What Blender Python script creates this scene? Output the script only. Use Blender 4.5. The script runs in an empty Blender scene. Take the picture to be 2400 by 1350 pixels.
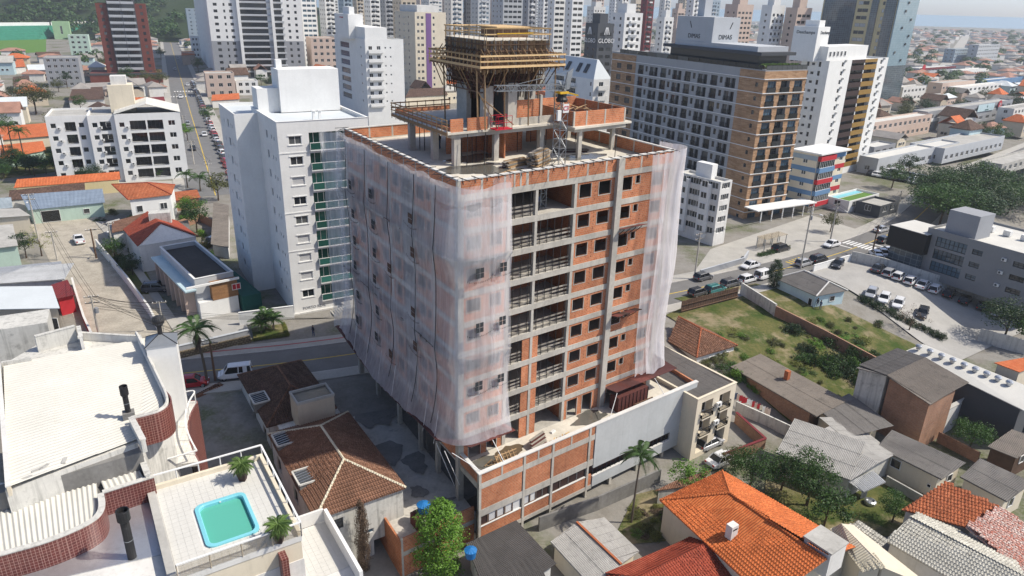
import bpy, math, random
import numpy as np
from mathutils import Vector, Matrix
random.seed(7)
RND = random.Random(11)
sc = bpy.context.scene
COL = sc.collection
PI = math.pi
R_ = math.radians

# ------------------------------------------------------------------ camera
FPX, CX, CY = 1665., 1200., 675.          # focal length in pixels of a 2400 x 1350 frame
CAM = Vector((0, 0, 46.))
_d = Vector(((1083.-CX)/FPX, (4800.-CY)/FPX, 1.)).normalized()   # plumb line in camera axes (x right, y down, z forward)
_up = -_d
_Y = (Vector((0, 0, 1)) - _up*_up.z).normalized()
_X = _Y.cross(_up)
ROT = Matrix((_X, _Y, _up))
cam_d = bpy.data.cameras.new('camera'); cam_d.sensor_width = 36; cam_d.lens = 36*FPX/2400
cam_d.clip_start = .5; cam_d.clip_end = 30000
cam = bpy.data.objects.new('camera', cam_d); COL.objects.link(cam)
_m = Matrix((ROT @ Vector((1, 0, 0)), ROT @ Vector((0, -1, 0)), ROT @ Vector((0, 0, -1)))).transposed().to_4x4()
_m.translation = CAM
cam.matrix_world = _m
sc.camera = cam

# ------------------------------------------------------------------ sky, sun, exposure
SUN_AZ, SUN_EL = R_(-1), R_(49)       # sun direction: azimuth from +X towards +Y
wd = bpy.data.worlds.new('World'); sc.world = wd; wd.use_nodes = True
wn = wd.node_tree; wn.nodes.clear()
_o = wn.nodes.new('ShaderNodeOutputWorld'); _b = wn.nodes.new('ShaderNodeBackground'); _s = wn.nodes.new('ShaderNodeTexSky')
_s.sky_type = 'NISHITA'; _s.sun_disc = False; _s.sun_elevation = SUN_EL; _s.sun_rotation = PI/2 - SUN_AZ
_s.altitude = 50; _s.air_density = .5; _s.dust_density = 1.2; _s.ozone_density = 1.2
_b.inputs[1].default_value = .15
wn.links.new(_s.outputs[0], _b.inputs[0]); wn.links.new(_b.outputs[0], _o.inputs[0])
sun_d = bpy.data.lights.new('sun', 'SUN'); sun_d.energy = 3.7; sun_d.angle = R_(.6); sun_d.color = (1, .93, .81)
sun = bpy.data.objects.new('sun', sun_d); COL.objects.link(sun); sun.location = (0, 0, 200)
_sv = Vector((math.cos(SUN_EL)*math.cos(SUN_AZ), math.cos(SUN_EL)*math.sin(SUN_AZ), math.sin(SUN_EL)))
sun.rotation_euler = (-_sv).to_track_quat('-Z', 'Y').to_euler()
sc.view_settings.view_transform = 'Standard'; sc.view_settings.look = 'None'
sc.view_settings.exposure = .5; sc.view_settings.gamma = 1
sc.cycles.use_denoising = True
sc.cycles.max_bounces = 6; sc.cycles.transparent_max_bounces = 12; sc.cycles.diffuse_bounces = 3
sc.cycles.caustics_reflective = False; sc.cycles.caustics_refractive = False

# ------------------------------------------------------------------ surveying: where a sight line meets a level
def ray(px, py):
    return ROT @ Vector(((px-CX)/FPX, (py-CY)/FPX, 1.))
def at(px, py, z=0.):
    d = ray(px, py); return CAM + d*((z-CAM.z)/d.z)
def dep(px, py, s, fh=3.):
    """point on a sight line where a storey of fh metres spans s picture rows"""
    d = ray(px, py); k = FPX*(ROT.transposed() @ Vector((0, 0, -1))).y + (py-CY)*(-(ROT.transposed() @ Vector((0, 0, -1))).z)
    return CAM + d*(abs(k)*fh/s)
HO = at(1073, 421, 32.)                   # foot of the construction tower's corner
HA, HB = R_(37.3), R_(122.2)
HU, HW = Vector((math.cos(HA), math.sin(HA), 0)), Vector((math.cos(HB), math.sin(HB), 0))
_det = HU.x*HW.y - HU.y*HW.x
def hloc(x, y):
    dx, dy = x-HO.x, y-HO.y
    return (dx*HW.y-dy*HW.x)/_det, (HU.x*dy-HU.y*dx)/_det
def gp(px, py, dz=0.):
    z = 0.
    for _ in range(30):
        p = at(px, py, z+dz); z = z*.5+.5*ground(p.x, p.y)
    return at(px, py, z+dz)

# ------------------------------------------------------------------ frames and mesh builder
class Fr:
    """plan frame: origin, direction u of local x, direction w of local y"""
    def __init__(s, o, au, aw=None):
        s.o = Vector((o[0], o[1], 0)); s.a = au; aw = au+PI/2 if aw is None else aw
        s.u = Vector((math.cos(au), math.sin(au), 0)); s.w = Vector((math.cos(aw), math.sin(aw), 0)); s.aw = aw
    def __call__(s, x, y, z=0.): return s.o + s.u*x + s.w*y + Vector((0, 0, z))
    def sub(s, x, y, rot=0.): return Fr(s(x, y), s.a+rot)
WORLD = Fr((0, 0), 0)
HERO = Fr(HO, HA, HB)
def frame3(A, B, L):
    """frame from three plan points: near corner, end of the right-hand face, end of the left-hand face (squared up)"""
    A, B, L = [Vector((p[0], p[1], 0)) for p in (A, B, L)]
    a = math.atan2((B-A).y, (B-A).x); b = math.atan2((L-A).y, (L-A).x) - PI/2
    d = (b-a+PI) % (2*PI) - PI
    wa, wb = (B-A).length, (L-A).length
    th = a + d*wb/(wa+wb)
    f = Fr(A, th)
    return f, (B-A).dot(f.u), (L-A).dot(f.w)
class MB:
    def __init__(s): s.v = []; s.f = []; s.m = []
    def face(s, pts, mi=0):
        n = len(s.v); s.v += [tuple(p) for p in pts]; s.f.append(tuple(range(n, n+len(pts)))); s.m.append(mi); return s
    def hexa(s, p, mi=0):
        n = len(s.v); s.v += [tuple(q) for q in p]
        for f in ((3, 2, 1, 0), (4, 5, 6, 7), (0, 1, 5, 4), (1, 2, 6, 5), (2, 3, 7, 6), (3, 0, 4, 7)):
            s.f.append(tuple(n+i for i in f)); s.m.append(mi)
        return s
    def box(s, fr, x0, x1, y0, y1, z0, z1, mi=0):
        return s.hexa([fr(x0, y0, z0), fr(x1, y0, z0), fr(x1, y1, z0), fr(x0, y1, z0),
                       fr(x0, y0, z1), fr(x1, y0, z1), fr(x1, y1, z1), fr(x0, y1, z1)], mi)
    def prism(s, pts, z0, z1, mi=0, cap=True):
        """pts: plan polygon, anticlockwise"""
        n = len(pts); z0 = [z0]*n if not hasattr(z0, '__len__') else z0; z1 = [z1]*n if not hasattr(z1, '__len__') else z1
        lo = [(p[0], p[1], z) for p, z in zip(pts, z0)]; hi = [(p[0], p[1], z) for p, z in zip(pts, z1)]
        for i in range(n):
            j = (i+1) % n; s.face([lo[i], lo[j], hi[j], hi[i]], mi)
        if cap: s.face(hi, mi); s.face(lo[::-1], mi)
        return s
    def bar(s, a, b, wd, ht, mi=0):
        a, b = Vector(a), Vector(b); d = (b-a).normalized()
        sd = d.cross(Vector((0, 0, 1)))
        sd = Vector((1, 0, 0)) if sd.length < 1e-4 else sd.normalized()
        u = sd.cross(d)*ht/2; sd = sd*wd/2
        return s.hexa([a-sd-u, a+sd-u, b+sd-u, b-sd-u, a-sd+u, a+sd+u, b+sd+u, b-sd+u], mi)
    def tube(s, a, b, r0, r1=None, n=8, mi=0, cap=True):
        r1 = r0 if r1 is None else r1
        a, b = Vector(a), Vector(b); d = (b-a).normalized()
        e = d.orthogonal().normalized(); g = d.cross(e)
        A = [a+(e*math.cos(2*PI*i/n)+g*math.sin(2*PI*i/n))*r0 for i in range(n)]
        B = [b+(e*math.cos(2*PI*i/n)+g*math.sin(2*PI*i/n))*r1 for i in range(n)]
        for i in range(n):
            j = (i+1) % n; s.face([A[i], A[j], B[j], B[i]], mi)
        if cap: s.face(B, mi); s.face(A[::-1], mi)
        return s
    def lathe(s, c, prof, n=16, mi=0):
        c = Vector(c); rings = [[c+Vector((r*math.cos(2*PI*i/n), r*math.sin(2*PI*i/n), z)) for i in range(n)] for r, z in prof]
        for A, B in zip(rings, rings[1:]):
            for i in range(n):
                j = (i+1) % n; s.face([A[i], A[j], B[j], B[i]], mi)
        s.face(rings[-1], mi); s.face(rings[0][::-1], mi)
        return s
    def grid(s, P, mi=0):
        """P: rows of points"""
        nr, nc = len(P), len(P[0]); n = len(s.v)
        for r in P: s.v += [tuple(p) for p in r]
        for i in range(nr-1):
            for j in range(nc-1):
                s.f.append((n+i*nc+j, n+i*nc+j+1, n+(i+1)*nc+j+1, n+(i+1)*nc+j)); s.m.append(mi)
        return s
    def mesh(s, name, mats, org=(0, 0, 0), smooth=False, uv=True):
        me = bpy.data.meshes.new(name)
        V = np.array(s.v, float).reshape(-1, 3)
        me.from_pydata((V-np.array(org)).tolist(), [], s.f)
        for m in (mats if isinstance(mats, (list, tuple)) else [mats]): me.materials.append(M(m) if isinstance(m, str) else m)
        if any(s.m): me.polygons.foreach_set('material_index', s.m)
        if smooth: me.polygons.foreach_set('use_smooth', [True]*len(s.f))
        if uv:
            uvs = []
            for f in s.f:
                p = V[list(f)]; n = np.cross(p[1]-p[0], p[2]-p[0])
                if len(f) > 3: n = n + np.cross(p[2]-p[0], p[3]-p[0])
                l = np.linalg.norm(n); n = n/l if l > 1e-12 else np.array((0, 0, 1.))
                if abs(n[2]) > .9995:
                    d = p[1]-p[0]; d[2] = 0; l = np.linalg.norm(d); e = d/l if l > 1e-9 else np.array((1., 0, 0)); q = np.array((-e[1], e[0], 0))
                else:
                    e = np.array((-n[1], n[0], 0)); e /= np.linalg.norm(e); q = np.cross(n, e)
                uvs.append(np.stack([p@e, p@q], 1))
            l = me.uv_layers.new(name='UV'); l.data.foreach_set('uv', np.concatenate(uvs).ravel())
        me.update(); return me
    def build(s, name, mats, parent=None, smooth=False, org=None, uv=True):
        V = np.array(s.v, float)
        if org is None:
            org = (V.max(0)+V.min(0))/2; org[2] = V[:, 2].min()
        o = bpy.data.objects.new(name, s.mesh(name, mats, org, smooth, uv)); COL.objects.link(o)
        put(o, org, parent); return o
WPOS = {}
def put(o, p, parent=None):
    p = Vector(p); WPOS[o.name] = p
    if parent is not None:
        o.parent = parent; o.location = p - WPOS[parent.name]
    else: o.location = p
    return o
def tag(o, label, cat, group=None, kind=None):
    if label: o['label'] = label
    if cat: o['category'] = cat
    if group: o['group'] = group
    if kind: o['kind'] = kind
    return o
def thing(name, label, cat, p, group=None):
    o = bpy.data.objects.new(name, None); COL.objects.link(o); o.empty_display_size = .3
    put(o, p); return tag(o, label, cat, group)
def inst(name, me, p, rz=0., parent=None, s=None, mats=None, rot=None):
    o = bpy.data.objects.new(name, me); COL.objects.link(o)
    if rot is not None: o.rotation_euler = rot
    else: o.rotation_euler = (0, 0, rz)
    if s is not None: o.scale = s if hasattr(s, '__len__') else (s, s, s)
    put(o, p, parent)
    if mats:
        for i, m in mats.items(): o.material_slots[i].link = 'OBJECT'; o.material_slots[i].material = M(m) if isinstance(m, str) else m
    return o
_CUBE = {}
def bar(name, a, b, wd, ht, mat, parent, up=None):
    """a straight batten, pipe or plank between two points: a shared unit block, scaled"""
    if mat not in _CUBE:
        _CUBE[mat] = MB().box(WORLD, -.5, .5, -.5, .5, -.5, .5).mesh('block', mat)
    a, b = Vector(a), Vector(b); d = b-a; L = d.length
    q = d.to_track_quat('X', 'Z')
    o = bpy.data.objects.new(name, _CUBE[mat]); COL.objects.link(o)
    o.rotation_mode = 'QUATERNION'; o.rotation_quaternion = q; o.scale = (L, wd, ht)
    put(o, (a+b)/2, parent); return o
def pbox(name, fr, x0, x1, y0, y1, z0, z1, mat, parent):
    return MB().box(fr, x0, x1, y0, y1, z0, z1).build(name, mat, parent)
# ------------------------------------------------------------------ materials
_MAT = {}; _SPEC = {}
def M(n):
    if n not in _MAT: _MAT[n] = _SPEC[n](n)
    return _MAT[n]
class NT:
    def __init__(s, name):
        s.m = bpy.data.materials.new(name); s.m.use_nodes = True; s.t = s.m.node_tree; s.t.nodes.clear()
        s.out = s.n('ShaderNodeOutputMaterial'); s.bs = s.n('ShaderNodeBsdfPrincipled'); s.l(s.bs.outputs[0], s.out.inputs[0])
    def n(s, typ, ins=None, **kw):
        nd = s.t.nodes.new(typ)
        for k, v in kw.items(): setattr(nd, k, v)
        for k, v in (ins or {}).items(): s.set(nd.inputs[k], v)
        return nd
    def l(s, a, b): s.t.links.new(a, b)
    def set(s, sock, v):
        if isinstance(v, bpy.types.NodeSocket): s.l(v, sock)
        elif isinstance(v, bpy.types.Node): s.l(v.outputs[0], sock)
        elif isinstance(v, (tuple, list)) and len(v) == 3 and sock.type == 'RGBA': sock.default_value = (*v, 1)
        else: sock.default_value = v
    def pos(s): return s.n('ShaderNodeNewGeometry').outputs['Position']
    def uv(s): return s.n('ShaderNodeUVMap', uv_map='UV').outputs[0]
    def scale(s, v, k): return s.n('ShaderNodeVectorMath', {0: v, 1: k}, operation='MULTIPLY').outputs[0]
    def noise(s, vec, sc_, det=4, rough=.55): return s.n('ShaderNodeTexNoise', {'Vector': vec, 'Scale': sc_, 'Detail': det, 'Roughness': rough}).outputs[0]
    def math(s, op, a, b=0., c=None):
        d = {0: a, 1: b}
        if c is not None: d[2] = c
        return s.n('ShaderNodeMath', d, operation=op).outputs[0]
    def rng(s, v, a, b, c, d): return s.n('ShaderNodeMapRange', {0: v, 1: a, 2: b, 3: c, 4: d}).outputs[0]
    def mix(s, fac, a, b, mode='MIX'): return s.n('ShaderNodeMix', {0: fac, 6: a, 7: b}, data_type='RGBA', blend_type=mode, clamp_factor=True).outputs[2]
    def bump(s, h, dist=.02, st=.6): s.l(s.n('ShaderNodeBump', {'Height': h, 'Distance': dist, 'Strength': st}).outputs[0], s.bs.inputs['Normal'])
    def grey(s, v): return s.n('ShaderNodeCombineColor', {0: v, 1: v, 2: v}).outputs[0]
    def fin(s, col, rough=.8, metal=0., spec=.3):
        s.set(s.bs.inputs['Base Color'], col); s.set(s.bs.inputs['Roughness'], rough); s.bs.inputs['Metallic'].default_value = metal
        s.bs.inputs['Specular IOR Level'].default_value = spec; return s.m
def c3(c): return tuple(c)
def weathered(t, col, p, var=.15, sc_=1., streak=0., dirt=(.06, .055, .05), spot=0.):
    """worn paint or cement: broad and fine tone changes, rain streaks running down, blotches"""
    n1 = t.noise(p, .35*sc_, 3); n2 = t.noise(p, 3.*sc_, 5, .65)
    k = t.math('ADD', t.math('MULTIPLY', n1, .6), t.math('MULTIPLY', n2, .4))
    c = t.mix(1., col, t.grey(t.rng(k, .3, .7, 1-var, 1+var*.6)), 'MULTIPLY')
    if streak:
        s1 = t.noise(t.scale(p, (2.2, 2.2, .13)), 1., 5, .7)
        c = t.mix(t.rng(s1, .5, .78, 0, streak), c, dirt)
    if spot:
        s2 = t.noise(p, .9, 6, .72); c = t.mix(t.rng(s2, .55, .72, 0, spot), c, dirt)
    return c
def plain(name, col, rough=.85, var=.15, sc_=1., streak=0., spot=0., dirt=(.06, .055, .05), bump=.01, metal=0., spec=.25):
    def f(n):
        t = NT(n); p = t.pos()
        c = weathered(t, col, p, var, sc_, streak, dirt, spot)
        if bump: t.bump(t.noise(p, 14, 4), bump)
        return t.fin(c, rough, metal, spec)
    _SPEC[name] = f
def brickm(name, c1, c2, mortar, bw, rh, ms=.012, var=.25, streak=.2, off=.5, bump=.012, rough=.85, spot=0., dirt=(.08, .06, .05), smooth=.1, spec=.25):
    def f(n):
        t = NT(n); u = t.uv()
        b = t.n('ShaderNodeTexBrick', {'Vector': u, 'Color1': c1, 'Color2': c2, 'Mortar': mortar, 'Scale': 1., 'Mortar Size': ms, 'Mortar Smooth': smooth, 'Bias': 0., 'Brick Width': bw, 'Row Height': rh}, offset=off)
        c = weathered(t, b.outputs[0], t.pos(), var, 1.2, streak, dirt, spot)
        if bump: t.bump(t.math('SUBTRACT', 1., b.outputs[1]), bump)
        if 'block' in n: c = t.mix(1., c, t.grey(t.rng(t.n('ShaderNodeObjectInfo').outputs['Random'], 0, 1, .84, 1.14)), 'MULTIPLY')
        return t.fin(c, rough, 0, spec)
    _SPEC[name] = f
def tilem(name, c1, c2, tw=.22, tl=.38, var=.35, spot=.4, dirt=(.03, .028, .025), bump=.05, curl=True):
    """clay roof tiles seen from afar: barrel ribs down the slope, stepped courses across it"""
    def f(n):
        t = NT(n); u = t.uv(); sx = t.n('ShaderNodeSeparateXYZ', {0: u})
        x = t.math('DIVIDE', sx.outputs[0], tw); y = t.math('DIVIDE', sx.outputs[1], tl)
        fx = t.math('FRACT', x); fy = t.math('FRACT', y)
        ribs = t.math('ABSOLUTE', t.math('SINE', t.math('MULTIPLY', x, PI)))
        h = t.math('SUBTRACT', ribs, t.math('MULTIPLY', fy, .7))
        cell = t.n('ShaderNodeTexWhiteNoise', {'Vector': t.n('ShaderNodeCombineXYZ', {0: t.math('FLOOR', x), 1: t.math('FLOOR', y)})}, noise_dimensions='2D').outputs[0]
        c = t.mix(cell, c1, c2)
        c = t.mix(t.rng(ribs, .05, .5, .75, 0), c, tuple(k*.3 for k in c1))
        c = weathered(t, c, t.pos(), var, 1.5, 0, dirt, spot)
        c = t.mix(1., c, t.grey(t.rng(t.n('ShaderNodeNewGeometry').outputs['Random Per Island'], 0, 1, .86, 1.1)), 'MULTIPLY')
        t.bump(h, bump, .9)
        return t.fin(c, .85, 0, .2)
    _SPEC[name] = f
def corrm(name, col, pitch=.18, var=.2, spot=.3, dirt=(.05, .048, .045), bump=.03, sheet=(1.05, 1.75), rough=.85, metal=0., seam=.5, spec=.2):
    """corrugated sheets seen from afar: fine ribs down the slope, a lap line between sheets"""
    def f(n):
        t = NT(n); u = t.uv(); sx = t.n('ShaderNodeSeparateXYZ', {0: u})
        ribs = t.math('SINE', t.math('MULTIPLY', sx.outputs[0], 2*PI/pitch))
        ix = t.math('FLOOR', t.math('DIVIDE', sx.outputs[0], sheet[0])); iy = t.math('FLOOR', t.math('DIVIDE', sx.outputs[1], sheet[1]))
        cell = t.n('ShaderNodeTexWhiteNoise', {'Vector': t.n('ShaderNodeCombineXYZ', {0: ix, 1: iy})}, noise_dimensions='2D').outputs[0]
        fy = t.math('FRACT', t.math('DIVIDE', sx.outputs[1], sheet[1]))
        c = t.mix(t.rng(cell, 0, 1, 0, .35), col, tuple(min(1, k*1.35) for k in col))
        c = weathered(t, c, t.pos(), var, 1., 0, dirt, spot)
        c = t.mix(t.rng(fy, 0, .05, seam, 0), c, dirt)
        t.bump(t.math('ADD', ribs, t.math('MULTIPLY', fy, -1.)), bump, .8)
        return t.fin(c, rough, metal, spec)
    _SPEC[name] = f
def glassm(name, c1=(.015, .02, .025), c2=(.12, .13, .13), rough=.06, spec=.6):
    """window glass in front of dark rooms; each pane differs, some with blinds or curtains"""
    def f(n):
        t = NT(n); r = t.n('ShaderNodeObjectInfo').outputs['Random']
        c = t.mix(t.rng(r, .45, 1, 0, 1), c1, c2)
        return t.fin(c, rough, 0, spec)
    _SPEC[name] = f
def leafm(name, c1, c2, trans=.25):
    def f(n):
        t = NT(n); g = t.n('ShaderNodeNewGeometry'); r = t.n('ShaderNodeObjectInfo').outputs['Random']
        k = t.noise(g.outputs['Position'], .9, 3)
        c = t.mix(t.rng(k, .35, .65, 0, 1), c1, c2)
        c = t.mix(t.rng(g.outputs['Random Per Island'], 0, 1, 0, .55), c, tuple(a*1.5 for a in c2))
        c = t.mix(1., c, t.grey(t.rng(r, 0, 1, .8, 1.15)), 'MULTIPLY')
        t.fin(c, .55, 0, .35)
        tr = t.n('ShaderNodeBsdfTranslucent', {0: c}); mx = t.n('ShaderNodeMixShader', {0: trans}); t.l(t.bs.outputs[0], mx.inputs[1]); t.l(tr.outputs[0], mx.inputs[2]); t.l(mx.outputs[0], t.out.inputs[0])
        return t.m
    _SPEC[name] = f
def carm(name, col, rough=.25, metal=0.):
    def f(n):
        t = NT(n); t.bs.inputs['Coat Weight'].default_value = .6; t.bs.inputs['Coat Roughness'].default_value = .08
        return t.fin(col, rough, metal, .5)
    _SPEC[name] = f

plain('concrete', (.46, .435, .385), var=.3, streak=.35, spot=.25, dirt=(.13, .115, .09))
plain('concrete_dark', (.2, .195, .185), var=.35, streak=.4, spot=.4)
plain('slab_pale', (.6, .56, .48), var=.25, spot=.35, dirt=(.17, .15, .12))
plain('courtyard', (.48, .455, .41), var=.35, spot=.6, dirt=(.1, .095, .085))
plain('wet_concrete', (.13, .125, .11), rough=.12, var=.3, spot=.3, spec=.5, dirt=(.14, .11, .03))
plain('render_grey', (.46, .48, .48), var=.13, streak=.2, dirt=(.3, .31, .3))
plain('coping', (.62, .61, .58), var=.15, spot=.2, dirt=(.3, .28, .25))
plain('white', (.74, .74, .72), var=.09, streak=.16, dirt=(.45, .44, .42))
plain('white_dirty', (.66, .65, .62), var=.14, streak=.3, spot=.15, dirt=(.26, .25, .22))
plain('white_stain', (.58, .57, .53), var=.2, streak=.7, spot=.55, dirt=(.1, .1, .09))
plain('cream', (.67, .6, .47), var=.1, streak=.2, dirt=(.3, .26, .2))
plain('beige', (.52, .45, .35), var=.12, streak=.25, dirt=(.2, .17, .13))
plain('pink_beige', (.55, .43, .36), var=.1, streak=.2, dirt=(.25, .2, .17))
plain('yellow_wall', (.63, .53, .3), var=.1, streak=.2, dirt=(.3, .25, .15))
plain('grey_wall', (.24, .245, .25), var=.08, streak=.08, dirt=(.14, .14, .14))
plain('grey_mid', (.3, .31, .33), var=.08, streak=.12, dirt=(.18, .18, .18))
plain('grey_light', (.45, .47, .49), var=.08, streak=.1, dirt=(.3, .3, .3))
plain('grey_dark', (.075, .08, .088), var=.1)
plain('blue_grey', (.3, .37, .43), var=.08, streak=.1)
plain('mint', (.45, .58, .5), var=.1, streak=.15)
plain('green_wall', (.35, .52, .3), var=.1, streak=.15)
plain('light_blue', (.47, .6, .64), var=.1, streak=.25, dirt=(.3, .33, .33))
plain('black', (.012, .012, .013), rough=.6, var=.1)
plain('steel', (.3, .32, .34), rough=.45, var=.15, metal=.6)
plain('galvanised', (.5, .52, .54), rough=.35, var=.2, metal=.7)
plain('silver_roof', (.62, .64, .67), rough=.3, var=.15, metal=.75, spot=.25, dirt=(.3, .3, .3), bump=.03)
plain('red_metal', (.5, .02, .04), rough=.5, var=.2)
plain('yellow_metal', (.7, .42, .03), rough=.5, var=.2)
plain('maroon', (.1, .04, .037), var=.3, spot=.4, dirt=(.05, .03, .03))
plain('maroon_roof', (.17, .03, .035), var=.2, spot=.2)
plain('red_paint', (.45, .03, .04), var=.1)
plain('blue_paint', (.13, .24, .4), var=.1)
plain('gold', (.27, .16, .035), var=.08, rough=.6)
plain('brown_dark', (.042, .023, .02), var=.1, rough=.6)
plain('purple', (.19, .1, .26), var=.06)
plain('tank_blue', (.02, .16, .42), rough=.4, var=.15)
plain('pool_blue', (.2, .54, .62), rough=.35, var=.06, bump=0)
plain('flue_black', (.025, .025, .027), rough=.5, var=.4, spot=.5, dirt=(.1, .1, .1))
plain('terracotta', (.38, .12, .05), var=.2)
plain('soil', (.12, .085, .05), var=.4, spot=.4)
plain('bark', (.09, .06, .042), var=.4, bump=.04)
plain('palm_bark', (.13, .105, .08), var=.3, bump=.03)
plain('asphalt', (.17, .166, .16), var=.22, spot=.2, dirt=(.08, .078, .075), rough=.9)
plain('asphalt_far', (.17, .17, .17), var=.2)
plain('pavement', (.4, .385, .35), var=.2, spot=.2, dirt=(.26, .24, .2))
plain('kerb', (.5, .48, .45), var=.2, spot=.3)
plain('paint_white', (.72, .72, .7), var=.25, spot=.3, dirt=(.3, .3, .3), bump=0)
plain('paint_yellow', (.6, .42, .06), var=.25, spot=.3, dirt=(.25, .2, .1), bump=0)
plain('paint_red', (.42, .1, .1), var=.25, bump=0)
plain('lot_concrete', (.37, .36, .34), var=.18, spot=.2, dirt=(.3, .29, .27))
plain('rubber', (.015, .015, .016), rough=.8, var=.1, bump=0)
plain('hub', (.4, .4, .42), rough=.35, metal=.8, bump=0)
plain('lamp_clear', (.75, .75, .78), rough=.15, bump=0, spec=.6)
plain('lamp_red', (.4, .01, .01), rough=.25, bump=0, spec=.6)
plain('ac_white', (.68, .68, .66), var=.08, bump=0)
plain('fence_wood', (.1, .06, .04), var=.4)
plain('cable', (.02, .02, .02), bump=0)
plain('print_dark', (.035, .04, .045), bump=0, var=.3)
plain('print_brown', (.09, .05, .035), bump=0, var=.3)
plain('print_white', (.75, .75, .75), bump=0)
plain('skin', (.35, .2, .14), bump=0); plain('cloth_dark', (.03, .032, .04), bump=0); plain('cloth_blue', (.06, .09, .16), bump=0)
plain('far_roof', (.36, .2, .15), var=.35); plain('far_roof_grey', (.3, .28, .26), var=.3)
plain('rubble', (.33, .28, .23), var=.4, spot=.5)
plain('turf_pitch', (.1, .2, .035), var=.2); plain('stand_green', (.05, .25, .17), var=.2); plain('green_screen', (.015, .1, .085), var=.2)
plain('pale_roof', (.56, .6, .62), var=.08, spot=.1, dirt=(.4, .42, .43)); plain('slab_grey', (.36, .365, .37), var=.08, streak=.1); plain('hill_green', (.03, .05, .018), var=.4); plain('sheet_plain', (.6, .585, .53), var=.1, spot=.15, dirt=(.42, .4, .36), bump=0); plain('roof_white', (.58, .57, .53), var=.1, spot=.25, dirt=(.45, .44, .42))
plain('roof_conc', (.42, .41, .38), var=.25, spot=.5, dirt=(.16, .15, .13))
brickm('block', (.48, .15, .06), (.57, .215, .095), (.46, .31, .22), .3, .2, .016, var=.42, streak=.25)
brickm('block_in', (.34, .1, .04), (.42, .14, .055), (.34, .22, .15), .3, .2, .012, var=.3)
brickm('old_brick', (.3, .12, .06), (.38, .17, .09), (.3, .25, .2), .25, .12, .02, var=.35, spot=.35)
brickm('mosaic', (.1, .022, .018), (.135, .03, .024), (.4, .24, .2), .21, .21, .012, var=.12, streak=0, off=0, bump=.004, rough=.35, spec=.5)
brickm('red_brick', (.15, .04, .03), (.19, .055, .04), (.2, .1, .08), .25, .09, .008, var=.15, streak=0)
brickm('wood_clad', (.33, .19, .1), (.47, .3, .18), (.3, .19, .11), 1.3, .2, .006, var=.3, streak=.05, bump=.006)
brickm('wood_clad_dark', (.25, .13, .06), (.33, .18, .085), (.2, .11, .06), 1.6, .15, .006, var=.25, streak=.05)
brickm('stone_wall', (.2, .15, .09), (.33, .26, .16), (.1, .085, .06), .45, .3, .04, var=.5, streak=.1, bump=.06)
brickm('curtain_blue', (.2, .3, .35), (.24, .34, .39), (.14, .2, .24), 1.2, 1.1, .03, var=.06, streak=0, off=0, bump=0, rough=.12, spec=.6)
brickm('curtain_dark', (.05, .07, .085), (.09, .12, .14), (.2, .24, .26), 1.2, 1.0, .05, var=.2, streak=0, off=0, bump=0, rough=.1, spec=.6)
brickm('paver', (.6, .58, .53), (.66, .64, .6), (.42, .4, .36), .42, .42, .012, var=.08, streak=0, off=0, bump=.003)
brickm('cobble', (.4, .36, .3), (.5, .46, .39), (.3, .27, .21), .3, .16, .02, var=.3, streak=0, bump=.01, spot=.3, dirt=(.26, .24, .18))
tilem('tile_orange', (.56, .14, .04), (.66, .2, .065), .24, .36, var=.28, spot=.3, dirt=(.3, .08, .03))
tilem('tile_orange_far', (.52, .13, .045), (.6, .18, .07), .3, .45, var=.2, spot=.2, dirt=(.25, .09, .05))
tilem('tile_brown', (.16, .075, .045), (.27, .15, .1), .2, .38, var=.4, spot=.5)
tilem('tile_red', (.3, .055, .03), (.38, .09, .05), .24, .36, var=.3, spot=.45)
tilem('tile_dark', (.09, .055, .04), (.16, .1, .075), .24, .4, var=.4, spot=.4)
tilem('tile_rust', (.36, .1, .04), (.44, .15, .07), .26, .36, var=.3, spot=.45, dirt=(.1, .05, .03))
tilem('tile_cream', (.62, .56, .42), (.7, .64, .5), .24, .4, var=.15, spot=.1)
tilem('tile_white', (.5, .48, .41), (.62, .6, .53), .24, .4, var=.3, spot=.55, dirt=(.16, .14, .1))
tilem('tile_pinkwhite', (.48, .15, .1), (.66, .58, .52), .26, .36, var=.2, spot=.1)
corrm('fibre_grey', (.17, .16, .15), spot=.45); corrm('fibre_dark', (.075, .07, .067), spot=.35); corrm('fibre_pale', (.36, .35, .33), spot=.4)
corrm('fibre_warm', (.2, .175, .15), spot=.45); corrm('sheet_white', (.62, .61, .56), spot=.12, dirt=(.45, .43, .4), seam=.25, pitch=.25)
corrm('sheet_metal', (.42, .43, .44), rough=.45, metal=.4, spot=.3, pitch=.2); corrm('sheet_blue', (.2, .25, .32), pitch=.25, spot=.15); corrm('sheet_maroon', (.16, .03, .035), pitch=.25, spot=.15)
corrm('sheet_bluegrey', (.3, .35, .38), pitch=.22, spot=.2, rough=.6)
glassm('glass'); glassm('glass_dark', (.008, .01, .012), (.05, .055, .06)); glassm('glass_green', (.015, .075, .06), (.05, .2, .16)); glassm('glass_blue', (.03, .06, .09), (.09, .16, .22))
glassm('blind', (.5, .5, .5), (.62, .62, .6), .6, .2)
leafm('leaf', (.02, .05, .012), (.05, .11, .02)); leafm('leaf_bright', (.05, .12, .012), (.11, .22, .025)); leafm('leaf_dark', (.012, .03, .01), (.028, .062, .018))
leafm('leaf_olive', (.05, .06, .02), (.1, .11, .035)); leafm('leaf_yellow', (.11, .13, .03), (.2, .22, .05)); leafm('frond', (.025, .055, .015), (.06, .12, .03)); leafm('frond_light', (.07, .13, .03), (.14, .22, .06))
leafm('leaf_dry', (.08, .055, .04), (.13, .09, .06), .05)
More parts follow.
